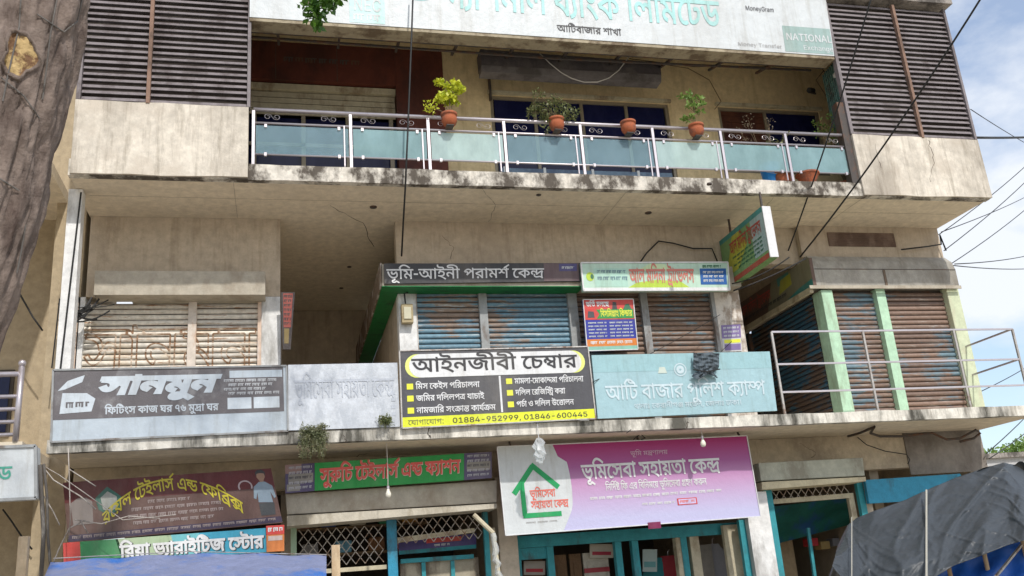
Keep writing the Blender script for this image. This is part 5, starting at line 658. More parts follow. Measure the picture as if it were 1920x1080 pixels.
def window(x0, x1, zb_, zt_, mulls, panes, m=win_alu, trans=None):
    wf = MB(); t = .05
    for z_ in (zb_+.002, zt_-t-.002): wf.box(x0+.002, x1-.002, BANK+.02, BANK+.09, z_, z_+t)
    for x in (x0+.002, x1-t-.002): wf.box(x, x+t, BANK+.021, BANK+.091, zb_+t, zt_-t)
    for x in mulls: wf.box(x-.025, x+.025, BANK+.022, BANK+.088, zb_+t, zt_-t)
    if trans: wf.box(x0+t, x1-t, BANK+.024, BANK+.086, trans-.02, trans+.02)
    o = wf.build('window', m, bld); xs_ = [x0+t] + list(mulls) + [x1-t]
    for i in range(len(xs_)-1):
        MB().box(xs_[i]+.02, xs_[i+1]-.02, BANK+.05, BANK+.06, zb_+.04, zt_-.04).build('pane', panes[i % len(panes)], o)
    MB().box(x0-.04, x1+.04, BANK-.06, BANK-.002, zt_+.01, zt_+.06).build('lintel', beige_metal, o)
    return o
window(wx[0], wx[1], z0, wz, [wx[0]+.72, wx[0]+1.5, wx[0]+2.26], [curtain])
redblind = weathered('red_blind', (.10,.035,.02), (.06,.02,.015), .5, 5, .2)
window(wx[2], wx[3], 7.75, wz, [(wx[2]+wx[3])/2-.08], [redblind, curtain])
for k in range(9): MB().box(wx[2]+.06, (wx[2]+wx[3])/2-.12, BANK+.03, BANK+.045, 7.85+k*.12, 7.865+k*.12).build('blind_slat', redblind, bld)
for x in (wx[0]+.15, wx[0]+.78, wx[0]+1.56, wx[0]+2.32):                              # white lower sashes
    s = MB(); s.box(x-.02, x+.02, BANK-.02, BANK+.018, z0, 7.72); s.build('sash', white_alu, bld)
part(MB().box(wx[0]+.1, wx[1]-.1, BANK-.024, BANK+.016, z0, z0+.05), 'sash', white_alu)
part(MB().box(wx[0]+.1, wx[1]-.1, BANK-.010, BANK+.012, z0+.055, 7.7), 'pane', weathered('lower_glass', (.16,.24,.34), (.08,.12,.2), .4, 1.4, 1, .2))
# entrance with maroon cladding panels and a part-open shutter
en = part(MB().box(-.9, 1.68, BANK-.03, BANK+.2, 9.02, 9.66), 'entrance_cladding', maroon)
for x in (-.1, .8): MB().box(x-.004, x+.004, BANK-.034, BANK-.031, 9.03, 9.65).build('joint', dark_in, en)
e2 = part(MB().box(1.682, DX, BANK-.028, BANK+.2, z0, 9.66), 'entrance_cladding', maroon)
MB().box(1.69, DX, BANK-.033, BANK-.029, 8.25, 8.258).build('joint', dark_in, e2)
part(MB().box(-.9, -.5, BANK-.028, BANK+.2, z0, 9.018), 'entrance_cladding', maroon)
part(MB().box(-.5, 1.68, BANK+.05, BANK+.16, 8.90, 9.0), 'entrance_shutter', beige_metal)
for k in range(4): part(MB().box(-.49, 1.67, BANK+.08+.01*k, BANK+.10+.01*k, 8.50+k*.10, 8.585+k*.10), 'entrance_shutter', weathered('cream_slat', (.42,.38,.29), (.25,.21,.15), .4, 3, .4))
part(MB().box(-.5, 1.68, BANK+.19, BANK+.2, z0, 8.5), 'entrance_glass', curtain)
part(MB().box(-.5, 1.68, BANK+.1, BANK+.13, 8.0, 8.05), 'entrance_frame', win_alu)
for x in (-.4, .3, .95, 1.6): part(MB().box(x-.03, x+.03, BANK+.1, BANK+.14, z0, 8.5), 'entrance_frame', win_alu)
F = Face((-.5, BANK-.03, 9.5), (1.55, BANK-.03, 9.5), (1.55, BANK-.03, 9.2), (-.5, BANK-.03, 9.2))
F.scribble(.25, .3, .8, .6, dark_metal, en, 6, .004)

# --- louvred corner bays (every blade a piece) over rendered parapets
def louvre(x0, x1, zlo, zhi, mull, par):
    o = MB().box(x0, x0+.05, D-.03, D+.06, zlo, zhi).build('louvre_frame', louvre_m, bld); MB().box(x1-.04, x1, D-.02, D+.06, zlo, zhi).build('louvre_frame', louvre_m, bld)
    MB().box(mull-.025, mull+.02, D-.05, D+.01, zlo-.02, zhi-.02).build('louvre_mullion', weathered('rusty_bar', (.24,.15,.11), (.12,.08,.06), .4, 4, .5), o)
    pitch = .0865; nb = int((zhi-zlo)/pitch)
    for a, b in ((x0+.055, mull-.026), (mull+.021, x1-.045)):
        mb = MB(); L = b-a; mb.slab([(0,0,0),(L,0,0),(L,.028,.050),(0,.028,.050)], (0,-.004,.003))
        me = mb.mesh('louvre_blade'); me.materials.append(louvre_m)
        for k in range(nb):
            s = bpy.data.objects.new('louvre_blade', me); COL.objects.link(s); s.location = (a, D+random.uniform(-.003,.003), zlo+.012+k*pitch+random.uniform(-.004,.004))
            s.rotation_euler = (random.uniform(-.06,.06), random.uniform(-.0015,.0015), 0); adopt(s, o)
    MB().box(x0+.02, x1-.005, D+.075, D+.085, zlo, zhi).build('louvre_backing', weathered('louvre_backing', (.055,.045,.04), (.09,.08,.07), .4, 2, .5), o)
    return o
louvre(8.24, 10.46, 7.66, ZR, 9.47, True)
louvre(XL, -.40, 7.66, ZR, -1.62, True)
pp = part(slab_mesh(8.25, XR+.03, D-.035, D+.12, Z2A+.002, 7.65, .3, .008), 'parapet', parapet_m)
part(MB().box(XR-.12, XR+.028, D+.121, 16.6, Z2A+.2, 7.64), 'parapet', parapet_m)
part(slab_mesh(XL, -.42, D-.035, D+.12, Z2A+.002, 7.65, .3, .008), 'parapet', parapet_m)
part(MB().box(XL, XL+.14, D+.121, 16.6, Z2A+.2, ZR), 'wall', parapet_m)
part(MB().box(XR-.1, XR, D+.2, 16.6, 7.65, ZR), 'wall', oldconc)
part(MB().box(8.12, 8.235, D+.0, D+.14, Z2B, 8.2), 'corner_post', dark_metal)

# hairline cracks and shuttering seams
def crack(pts, w_, Y=None, Z=None, nm='crack'):
    rnd = random.Random(int(pts[0][0])); q = []
    for i in range(len(pts)-1):
        for k in range(7):
            t = k/7; x = pts[i][0]*(1-t)+pts[i+1][0]*t+rnd.uniform(-2.2,2.2); y = pts[i][1]*(1-t)+pts[i+1][1]*t+rnd.uniform(-2.2,2.2)
            q.append(P(x, y, Y) if Y else PZ(x, y, Z))
    part(MB().tube(q, [w_*rnd.uniform(.3,1) for _ in q], 4), nm, weathered('crack_dark', (.09,.07,.055)))
crack([(620,385),(680,420),(705,470)], .006, Z=Z2A-.001); crack([(900,350),(930,385),(915,420)], .004, Z=Z2A-.001); crack([(1450,372),(1420,405),(1430,428)], .004, Z=Z2A-.001)
crack([(830,440),(850,465),(842,490)], .004, Y=WALL-.001); crack([(806,790),(803,812),(808,822)], .009, Y=D-.002); crack([(1290,790),(1286,803)], .006, Y=D-.002); crack([(645,818),(650,834)], .006, Y=D-.002)
crack([(1740,262),(1752,300),(1742,350)], .006, Y=D-.037); crack([(1640,270),(1652,320)], .004, Y=D-.037); crack([(1500,830),(1530,850),(1520,862)], .004, Y=WALL-.001); crack([(690,850),(640,862)], .006, Z=Z1A-.001)
for y_ in (11.62,): part(MB().box(XL+.1, XR-.1, y_, y_+.006, Z2A-.003, Z2A+.002), 'shuttering_seam', weathered('seam', (.42,.36,.28)))
for x_ in (-.6, 4.6, 8.3): part(MB().box(x_, x_+.006, 11.12, 12.28, Z2A-.003, Z2A+.002), 'shuttering_seam', MATS['seam'])
# --- ground floor front
GZ = Z1A-.004
pier = weathered('pier_plaster', (.50,.43,.34), (.36,.30,.23), .4, 2, .4)
gx = lambda px, py=1020, Y=WALL: P(px, py, Y).x
gw = weathered('gf_wall', (.50,.42,.31), (.25,.20,.15), .38, 1.2, .6, hard=.2)
wall(gx(1428, 900), XR-.02, 2.86, GZ, gw); wall(XL, gx(1428,900)-.002, 3.0, GZ, gw)
part(MB().box(9.05, XR-.02, WALL-.02, WALL-.002, 2.75, GZ), 'render_patch', weathered('grey_render', (.26,.235,.21), (.12,.10,.085), .5, 1.6, .7, .95, hard=.25))
cols = [(gx(100,950), gx(128,950), gw), (gx(545,1000)-.05, gx(560,1000), beige_metal), (gx(928,1010), gx(972,1010), pier), (gx(1380,1010), gx(1430,1010), None)]
part(MB().box(XL, gx(128,950), WALL-.1, WALL+.2, .14, 2.998), 'column', gw)
c1 = part(MB().box(gx(932,1010), gx(966,1010), WALL-.12, WALL+.2, .14, 2.998), 'column', pier)
c2 = part(MB().box(gx(1408,1010,11.9), gx(1450,1010,11.9), 11.9, 12.2, .14, 2.6), 'column', white_paint)
part(MB().box(10.1, XR-.02, WALL+.0, WALL+.2, .14, 2.858), 'column', gw)
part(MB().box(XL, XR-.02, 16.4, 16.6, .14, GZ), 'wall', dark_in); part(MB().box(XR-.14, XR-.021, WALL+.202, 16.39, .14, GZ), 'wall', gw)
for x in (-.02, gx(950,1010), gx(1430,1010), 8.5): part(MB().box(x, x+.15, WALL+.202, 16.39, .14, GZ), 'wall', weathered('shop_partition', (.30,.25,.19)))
def shutterbox(a, b, c, d, Y, m=box_grey, name='shutter_box'):
    """box hanging above a shop, front face a-b-c-d in the picture, with its underside"""
    q = quadP(d, c, b, a, Y); return part(MB().slab(q, (0, WALL-Y-.004, 0)), name, m, bevel=.01)
sb1 = shutterbox((535,926),(932,900),(932,942),(538,965), 11.75)
part(MB().slab(quadP((538,987),(932,953),(932,944),(538,967),11.72), (0,.5,0)), 'box_lip', weathered('box_lip', (.50,.46,.38), (.33,.29,.22), .4, 2.5, .4))
sb2 = shutterbox((1422,868),(1618,858),(1622,892),(1427,902), 11.85, weathered('mint_grey_box', (.42,.43,.36), (.28,.27,.22), .4, 2, .5))
part(MB().slab(quadP((1429,918),(1624,902),(1623,894),(1428,904),11.82), (0,.42,0)), 'box_lip', weathered('cream_lip', (.58,.52,.36), (.40,.34,.24), .35, 2.5, .5))
# teal door posts and frames
def post(px0, px1, y0, y1, Y, m, nm='door_post', d=.07, zlo=.14):
    a = P(px0, y0, Y); b = P(px1, y0, Y); return part(MB().box(a.x, b.x, Y, Y+d, zlo, a.z), nm, m)
post(725, 743, 975, 0, 12.1, bluep); post(1432, 1446, 915, 0, 12.0, teal); post(1605, 1616, 900, 0, 12.1, teal); post(1617, 1628, 905, 0, 12.12, pier)
post(905, 914, 960, 0, 12.1, teal); post(915, 928, 990, 0, 12.14, beige_metal); post(1385, 1397, 975, 0, 12.0, teal); post(545, 556, 985, 0, 12.05, mint)
post(1355, 1386, 985, 0, 12.2, beige_metal); post(960, 974, 1005, 0, 12.28, teal)
# row of teal framed doors behind the purple banner
dz = P(1100, 1012, 12.3).z
fr = part(MB().box(gx(966), gx(1388), 12.30, 12.40, dz-.05, dz+.10), 'door_frame', teal)
for px in (1030, 1158, 1190, 1282): part(MB().box(gx(px)-.04, gx(px)+.05, 12.30, 12.40, .14, dz-.052), 'door_frame', teal)
part(MB().box(gx(1295), gx(1312), 12.31, 12.42, .14, dz-.052), 'door_frame', beige_metal); part(MB().box(gx(1268), gx(1278), 12.31, 12.42, .14, dz-.052), 'door_frame', beige_metal)
part(MB().box(gx(966), gx(1030), 12.33, 12.37, dz-.2, dz-.054), 'door_rail', teal)
doorwood = weathered('brown_door', (.13,.075,.04), (.07,.04,.025), .4, 3, .2)
for a, b, m_ in ((975,1026,doorwood), (1046,1072,doorwood), (1078,1100,doorwood), (1104,1152,weathered('grey_board', (.40,.37,.31))), (1322,1352,weathered('grey_door', (.22,.20,.17)))):
    dd = part(MB().box(gx(a), gx(b), 12.62, 12.66, .14, dz-.16), 'door', m_)
    MB().box(gx(a)+.05, gx(b)-.05, 12.61, 12.619, .5, dz-.28).build('door_panel', m_, dd)
part(MB().box(gx(1104), gx(1152), 12.6, 12.618, dz-.42, dz-.36), 'door_stripe', pm('dark_red', (.30,.02,.03)))
# expanded grille over the tailor's shop
def lattice(x0, x1, z0_, z1_, Y, m, cell=.115, ch=.075, parent=bld):
    mb = MB(); r = .006
    nx = int((x1-x0)/cell)+1; nz_ = int((z1_-z0_)/ch)+1
    for i in range(nx):
        for j in range(nz_):
            cx = x0 + i*cell + (cell/2 if j % 2 else 0); cz = z0_ + j*ch
            for sx in (-1, 1):
                a = Vector((cx, Y, cz)); b = Vector((cx+sx*cell/2, Y, cz+ch))
                if b.x < x0 or b.x > x1 or b.z > z1_+.01 or cx > x1: continue
                mb.bar(a, b, r*1.5, r)
    o = mb.build('lattice_grille', m, parent); o['kind'] = 'stuff'; return o
gy = 12.2
lm = weathered('grille_metal', (.42,.38,.33), (.25,.14,.08), .35, 6, 1, .6)
lattice(gx(560,1000,gy), gx(725,1000,gy), P(600,1062,gy).z, P(600,985,gy).z, gy, lm)
lattice(gx(745,1000,gy), gx(905,1000,gy), P(820,1015,gy).z, P(820,965,gy).z, gy, lm)
lattice(gx(1450,940,gy), gx(1600,940,gy), P(1500,938,gy).z, P(1500,905,gy).z, gy, lm)
part(MB().box(gx(600,1065,gy), gx(725,1065,gy), gy-.03, gy+.03, P(680,1070,gy).z, P(680,1062,gy).z), 'door_rail', beige_metal)
part(MB().slab(quadP((745,1018),(890,998),(890,990),(745,1008),gy), (0,.05,0)), 'door_rail', beige_metal)
part(MB().slab(quadP((1450,945),(1600,933),(1600,924),(1450,936),gy-.02), (0,.05,0)), 'door_rail', beige_metal)
post(1590, 1600, 925, 0, gy-.01, beige_metal)
# things hung inside the shop fronts
part(MB().box(gx(752,1045), gx(900,1045), 12.42, 12.5, .14, P(820,1050,12.4).z), 'glass_case', weathered('case_cream', (.38,.34,.26), (.15,.12,.09), .4, 2, .3))
part(MB().box(gx(752,1045), gx(890,1045), 12.36, 12.419, P(820,1052,12.4).z, P(820,1044,12.4).z), 'door_rail', teal)
for px in (795, 850): part(MB().box(gx(px,1060)-.02, gx(px,1060)+.03, 12.37, 12.41, .14, P(820,1053,12.4).z), 'door_frame', teal)
shelf = weathered('shelf_boards', (.16,.11,.07), (.3,.2,.1), .4, 4, 1)
for k in range(4): part(MB().box(-.0, 2.0, 13.4, 13.8, 1.5+k*.35, 1.53+k*.35), 'shelf', shelf)
for k, (lab, px0, px1, py0, py1, c, m2) in enumerate((('white and red poster behind the leftmost teal door pane', 982, 1022, 1052, 1078, (.36,.32,.28), (.4,.03,.04)), ('pale calendar poster with a red band behind the second teal door pane', 1106, 1150, 1020, 1046, (.38,.34,.28), (.3,.02,.04)), ('faded cream poster behind the right teal door pane', 1205, 1232, 1030, 1072, (.30,.36,.34), (.1,.25,.25)))):
    q = quadP((px0,py0),(px1,py0),(px1,py1),(px0,py1),12.55); t_, F_ = board('door_poster', lab, 'poster', q, .01, plain('poster_%d' % k, c, .6)); F_.rect(.1,.55,.9,.8, plain('poster_band_%d' % k, m2, .6), t_)
for k, (lab, px, py, c) in enumerate((('dark red garment hanging in the doorway under the purple banner', 1252, 1042, (.28,.03,.04)), ('teal garment hanging in the doorway under the purple banner', 1228, 1046, (.03,.20,.22)), ('grey garment hanging beside the cream door post', 1335, 1020, (.25,.25,.27)))):
    p = P(px, py, 12.8); t_ = thing('hanging_garment', lab, 'garment', p); gm__ = MB()
    for i in range(9):
        zz = p.z - i*.09; wd_ = .10 + .05*min(i, 3) + .01*i
        for j in range(9): a_ = 2*math.pi*j/8; gm__.v.append((p.x + wd_*math.cos(a_)*(1+.12*math.sin(j*2.1+i)), p.y + .05*math.sin(a_)+.02*math.sin(j*3), zz))
    for i in range(8):
        for j in range(8): b_ = i*9+j; gm__.f.append((b_, b_+1, b_+10, b_+9))
    gm__.build('cloth', plain('garment_%d' % k, c, .9), t_, smooth=True); MB().tube([(p.x, p.y, p.z-.01), (p.x+.01, p.y, p.z+.06), (p.x+.03, p.y, p.z+.08)], .004, 5).build('hook', steel, t_)
for k, (cn, c, x, lv) in enumerate((('dark red', (.4,.1,.08), .15, 3), ('navy blue', (.06,.1,.3), .5, 3), ('cream', (.45,.4,.3), .9, 3), ('bottle green', (.05,.25,.12), 1.3, 3), ('orange', (.5,.25,.06), 1.62, 3), ('grey', (.3,.3,.32), .25, 2), ('sky blue', (.15,.35,.5), .7, 2), ('brown', (.2,.1,.05), 1.15, 2), ('pink', (.5,.2,.25), 1.5, 2))):
    z = 1.53+.35*lv
    tag(MB().box(x, x+.22, 13.35, 13.6, z+.001, z+.12+.02*(k%4)).build('folded_cloth', plain('cloth_'+cn.replace(' ','_'), c, .9), None, bevel=.02), cn+' bolt of cloth on a shelf behind the tailor grille', 'cloth')

# ================================================================ SIGNS
def lift(o): return o
# --- bank fascia across the top
Yb = D-.05; zb_, zt_ = 8.97, 10.55; bx0, bx1 = P(468,28,Yb).x, P(1566,112,Yb).x
bq = [Vector((bx0, Yb, zt_)), Vector((bx1+.08, Yb, zt_)), Vector((bx1, Yb, zb_)), Vector((bx0, Yb, zb_))]
bt, F = board('bank_fascia_sign', 'long white bank fascia sign with pale teal Bengali lettering above the balcony', 'sign', bq, .26, W_, None)
def uvp(px, py, F_, Y):
    p = P(px, py, Y); a, b, c, d = F_.c
    v = (a.z-p.z)/(a.z-d.z); xl = a.x*(1-v)+d.x*v; xr = b.x*(1-v)+c.x*v
    return (p.x-xl)/(xr-xl), v
u1_, v1_ = uvp(862, 30, F, Yb); u2_, v2_ = uvp(1352, 55, F, Yb); vh = uvp(1352, 5, F, Yb)[1]
F.text('bank', uvp(840,20,F,Yb)[0], vh, u2_, uvp(1340,50,F,Yb)[1], TEALT, bt, wgt=14)
a_ = uvp(1044, 47, F, Yb); b_ = uvp(1165, 68, F, Yb); F.text('branch', a_[0], a_[1], b_[0], b_[1]-.005, BLACK, bt, wgt=10)
F.rect(uvp(655,0,F,Yb)[0], .35, uvp(722,45,F,Yb)[0], .985, pm('teal_block', (.50,.74,.73)), bt)
a_ = uvp(662, 8, F, Yb); F.text('L5', a_[0], a_[1]-.06, uvp(715,8,F,Yb)[0], a_[1]+.06, W_, bt, wgt=12)
a_ = uvp(662, 25, F, Yb); F.scribble(a_[0], a_[1], uvp(715,8,F,Yb)[0], a_[1]+.07, W_, bt, 2)
# round emblem, its lower half in view
cu, cv = uvp(785, -22, F, Yb); ru = .029; rv = ru*F.W/F.H
F.flat([(cu+ru*1.15*math.cos(t*math.pi/16), cv+rv*.8*math.sin(t*math.pi/16)) for t in range(32)], pm('emblem', (.30,.66,.64)), bt, .003, 'emblem')
F.flat([(cu+ru*.62*math.cos(t*math.pi/12), cv-.02+rv*.45*math.sin(t*math.pi/12)) for t in range(24)], W_, bt, .0045, 'emblem')
gb = pm('grey_green', (.30,.42,.40)); a_ = uvp(1466, 48, F, Yb); F.rect(a_[0], a_[1], .9985, .985, gb, bt)
a_ = uvp(1472, 62, F, Yb); b_ = uvp(1560, 80, F, Yb); F.text('L1', a_[0], a_[1], b_[0], a_[1]+.075, W_, bt, wgt=18)
a_ = uvp(1505, 85, F, Yb); F.text('L6', a_[0], a_[1], b_[0], a_[1]+.05, W_, bt, wgt=8)
a_ = uvp(1397, 14, F, Yb); F.text('L2', a_[0], a_[1]-.02, uvp(1450,14,F,Yb)[0], a_[1]+.03, CHAR, bt, wgt=6)
a_ = uvp(1383, 82, F, Yb); F.text('L3', a_[0], a_[1]-.02, uvp(1465,82,F,Yb)[0], a_[1]+.02, pm('grey_print', (.4,.4,.4)), bt)
for x in [bx0+.35+i*.83 for i in range(10)]:
    mb = MB().bar((x, Yb+.27, zb_+.02), (x+.02, 11.9, zb_+.22), .035); mb.bar((x-.02, Yb+.02, zb_-.014), (x-.02, Yb+.27, zb_-.014), .03); mb.build('bracket', dark_metal, bt)
MB().box(bx0, bx1, Yb+.28, Yb+.33, zb_-.03, zb_+.02).build('support_rail', dark_metal, bt)
MB().box(bx0, bx1, Yb+.01, Yb+.27, zb_-.05, zb_-.003).build('support_rail', weathered('sign_underside', (.36,.31,.22), (.16,.12,.08), .45, 3, 1), bt)
MB().tube([(bx0, 11.6, zb_+.12), ((bx0+bx1)/2, 11.6, zb_+.07), (bx1, 11.6, zb_+.14)], .02).build('support_rail', dark_metal, bt)
part(MB().box(XL+.15, XR-.12, 11.4, 12.58, ZR-.0, ZR+.028), 'balcony_ceiling', soffit_m)

# --- black land-law sign
t, F = board('land_law_sign', 'long black sign with white lettering on the shutter box beside the open passage', 'sign', quadP((720,494),(1090,493),(1091,527),(721,532),11.96), .04, BLACK)
F.text('law_advice', .012, .30, .80, .78, WHT, t, wgt=10); F.rect(.80,.02,.985,.98, pm('maroon_grey', (.12,.075,.085)), t); F.rect(.88,.05,.975,.45, pm('navy', (.06,.055,.20)), t, .005); F.scribble(.895,.2,.96,.34, W_, t, 3, .007)
# --- green travel sign
t, F = board('green_travel_sign', 'pale green sign with red lettering and a blue corner panel on the shutter box', 'sign', quadP((1089,493),(1364,492),(1368,544),(1094,545),11.90), .09, pm('pale_green', (.50,.70,.58)), WHT, .02)
yg = pm('yellow_green', (.48,.66,.06)); lg = pm('light_green', (.58,.74,.45))
F.flat([(.30,.9),(.72,.9),(.66,.68),(.5,.62),(.36,.72)], yg, t, .003); F.flat([(.36,.3),(.62,.3),(.56,.06),(.46,.04)], lg, t, .003); F.rect(.08,.2,.3,.86, pm('mint_print', (.42,.66,.56)), t, .002)
F.rect(.0,.90,1,.985, WHT, t, .0035)
F.text('hanif', .315, .25, .755, .72, pm('salmon', (.62,.20,.16)), t, wgt=22)
cu, cv = .052, .5; F.flat([(cu+.026*math.cos(k*math.pi/10), cv+.16*math.sin(k*math.pi/10)) for k in range(20)], yg, t, .004, 'emblem'); F.flat([(cu+.013+.011*math.cos(k*math.pi/10), cv+.09*math.sin(k*math.pi/10)) for k in range(20)], pm('dark_green', (.03,.16,.08)), t, .006, 'emblem')
F.scribble(.10,.27,.29,.38, pm('slate', (.15,.25,.30)), t, 5, .006); F.scribble(.10,.50,.30,.64, pm('slate', 0), t, 4, .006)
F.rect(.80,.22,.985,.80, pm('deep_blue', (.015,.11,.38)), t); F.scribble(.82,.10,.95,.2, pm('dark_green',0), t, 3, .006)
for i in range(3): F.scribble(.82,.32+i*.15,.965,.41+i*.15, W_, t, 4-i%2, .006)
# --- hanging poster on the shutter
t, F = board('school_poster', 'red, blue and orange framed poster hung on a brown rolling shutter', 'poster', quadP((1093,562),(1187,561),(1196,655),(1101,658),12.05), .05, pm('blue', (.02,.035,.34)), WHT, .012)
F.rect(0,0,1,.40, REDP, t); F.rect(0,.78,1,.92, pm('orange', (.72,.22,.03)), t); F.rect(0,.92,1,1, pm('aqua', (.25,.52,.42)), t)
F.flat([(.24,.38),(.98,.38),(.98,.2),(.24,.2),(.30,.29)], GREEN, t, .005); F.text('post2', .32,.23,.95,.34, YEL, t, .007, 20); F.text('post1', .05,.05,.5,.14, WHT, t, .006, 24)
F.flat([(.56,.2),(.66,.2),(.65,.06),(.58,.05)], BLACK, t, .005, 'picture'); F.flat([(.78,.2),(.95,.2),(.9,.09),(.83,.1)], pm('dark_green',0), t, .005, 'picture'); F.flat([(.06,.36),(.2,.36),(.19,.24),(.08,.23)], CHAR, t, .005, 'picture')
for i in range(5): F.scribble(.06,.45+i*.066,.42,.48+i*.066, W_, t, 2+i%2, .006, i); F.scribble(.48,.45+i*.066,.94,.48+i*.066, W_, t, 3, .006, i+9)
F.scribble(.08,.82,.9,.88, WHT, t, 4, .006)
# --- row of boards along the first floor edge
Ye = D-.02
t, F = board('faded_shop_board', 'faded black and grey board with bulbous white Bengali logo over the left shutters', 'sign', quadP((100,694),(537,686),(540,808),(96,829),Ye), .05, pm('washed_blue', (.47,.535,.59)), grey_metal, .02)
dk = weathered('faded_black', (.13,.12,.125), (.40,.40,.40), .30, 2.2, .7, .6, fine=.1, hard=.3); F.rect(0,.0,.985,.70, dk, t, .003)
F.text('sanmun', .185, .13, .675, .36, pm('logo_white', (.56,.62,.67)), t, .008, 62, slant=.05)
F.text('sanmun2', .215, .55, .695, .645, pm('logo_white', 0), t, .006, 22)
F.flat([(.03,.62),(.16,.60),(.175,.42),(.14,.34),(.04,.33)], pm('logo_white',0), t, .006, 'emblem'); F.flat([(.02,.30),(.06,.16),(.13,.08),(.12,.18),(.05,.28)], pm('logo_white',0), t, .006, 'emblem'); F.scribble(.055,.46,.15,.54, dk, t, 2, .009)
F.rect(.745,.06,.98,.17, pm('washed_blue',0), t, .006)
for i in range(4): F.scribble(.72+.02*(i%2),.19+i*.065,.965-.03*(i%3),.235+i*.065, pm('grey_light', (.5,.52,.54)), t, 5, .006, i)
F.rect(.735,.47,.84,.64, pm('logo_white',0), t, .006); F.rect(.85,.47,.965,.64, pm('logo_white',0), t, .006)
t, F = board('blank_white_board', 'washed out white board with barely visible lettering between two dark boards', 'sign', quadP((540,684),(745,680),(750,800),(541,807),Ye), .05, weathered('washed_white', (.54,.57,.61), (.43,.46,.50), .45, 4, .4, .7, hard=.1), None)
F.text('land', .06, .25, .96, .52, weathered('ghost_print', (.44,.47,.52)), t, wgt=8)
for i in range(4): F.rect(.93,.45+i*.11,.965,.50+i*.11, weathered('ghost_print',0), t, .004)
t, F = board('lawyer_chamber_board', 'black and yellow board of a lawyer chamber with a white oval title', 'sign', quadP((749,658),(1102,650),(1117,785),(754,803),Ye-.03), .06, CHAR, steel_dull, .015)
def capsule(u0, v0, u1, v1):
    r = (v1-v0)/2; ru_ = r*F.H/F.W; cv_ = (v0+v1)/2; pts = []
    for k in range(13): a = math.pi/2 + math.pi*k/12; pts.append((u0+ru_+ru_*math.cos(a), cv_+r*math.sin(a)))
    for k in range(13): a = -math.pi/2 + math.pi*k/12; pts.append((u1-ru_+ru_*math.cos(a), cv_+r*math.sin(a)))
    return pts
F.flat(capsule(.025,.05,.975,.36), pm('lime', (.75,.82,.22)), t, .003); F.flat(capsule(.045,.05,.955,.36), WHT, t, .005)
F.text('lawyer', .06, .115, .93, .285, BLACK, t, .008, 14)
F.rect(.503,.37,.513,.855, WHT, t, .004)
for i, k in enumerate(('l1','l2','l3')):
    v = .425+i*.155; F.rect(.03,v+.01,.062,v+.085, YEL, t, .004); F.text(k, .075, v+.015, (.40,.42,.475)[i], v+.085, WHT, t, .006, 16)
for i, k in enumerate(('r1','r2','r3')):
    v = .40+i*.155; F.rect(.54,v+.01,.572,v+.085, YEL, t, .004); F.text(k, .585, v+.015, (.955,.85,.89)[i], v+.085, WHT, t, .006, 16)
F.rect(.003,.865,.997,.997, pm('lemon', (.74,.80,.03)), t, .004); F.text('contact', .03,.905,.21,.965, pm('olive', (.2,.2,.05)), t, .006, 8); F.text('L4', .25,.90,.96,.965, pm('dark_red2', (.06,.05,.03)), t, .006, 14)
t, F = board('police_camp_board', 'light blue board with white lettering naming the police camp, propped at the slab edge', 'sign', quadP((1109,666),(1443,659),(1457,770),(1121,785),Ye), .05, pm('sky_blue', (.34,.52,.57)), None)
F.rect(0,0,1,.28, pm('sky_blue2', (.31,.51,.55)), t, .002)
F.text('police', .055, .50, .945, .72, pm('pale_print', (.56,.68,.73)), t, wgt=10); F.text('police2', .20, .80, .80, .875, pm('pale_print', 0), t, wgt=6)
cu, cv = .475, .27
for r0, r1 in ((.035,.029),(.022,.006)):
    mb = MB()
    for k in range(20):
        a0, a1 = k*math.pi/10, (k+1)*math.pi/10; asp = F.W/F.H
        mb.poly([F.at(cu+r*math.cos(a), cv+r*asp*math.sin(a), .005) for r, a in ((r0,a0),(r0,a1),(r1,a1),(r1,a0))])
    mb.build('emblem', pm('pale_print',0), t)
F.flat([(.35,.32),(.40,.32),(.39,.22),(.36,.22)], pm('cream_spot', (.55,.62,.55)), t, .005)

# --- small paper notices on the pier
t, F = board('paper_notice', 'small purple and yellow paper notice pasted on the white pier', 'notice', quadP((1352,610),(1388,608),(1391,658),(1356,660),WALL-.012), .006, pm('paper', (.60,.60,.62)))
F.rect(0,.0,1,.5, pm('violet', (.22,.16,.36)), t); F.rect(.1,.55,.95,.68, YEL, t); F.rect(.1,.72,.95,.95, pm('violet',0), t)
for i in range(3): F.scribble(.1,.08+i*.15,.9,.16+i*.15, W_, t, 3, .005, i)

# --- lightbox projecting over the shop and the sign on the side of the right hand shop
px6 = 6.52; zt6 = 6.42; zb6 = 5.66
tl = Vector((px6, 12.28, zt6)); tr = Vector((px6, 10.92, zt6)); br = Vector((px6, 10.92, zb6)); bl = Vector((px6, 12.28, zb6))
t, F = board('projecting_lightbox', 'green and yellow lightbox projecting from the facade with a plain white end', 'sign', [tl, tr, br, bl], .13, pm('lb_green', (.20,.36,.14)), None, back=(1, 0, 0))
F.rect(0,0,1,.10, pm('lb_teal', (.05,.28,.26)), t, .002); F.flat([(.05,.8),(.35,.8),(.6,.45),(.45,.1),(.3,.1)], pm('lb_yellow', (.45,.45,.05)), t); F.rect(.72,.1,1,.85, pm('lb_pale', (.35,.48,.46)), t)
F.text('hanif', .22, .22, .93, .45, pm('lb_red', (.42,.07,.05)), t, .006, 18)
for i in range(4): F.scribble(.25+.1*(i%2),.52+i*.08,.92,.56+i*.08, pm('dark_green',0), t, 6, .006, i)
F.rect(0,.90,1,1, pm('brick_red', (.42,.09,.05)), t)
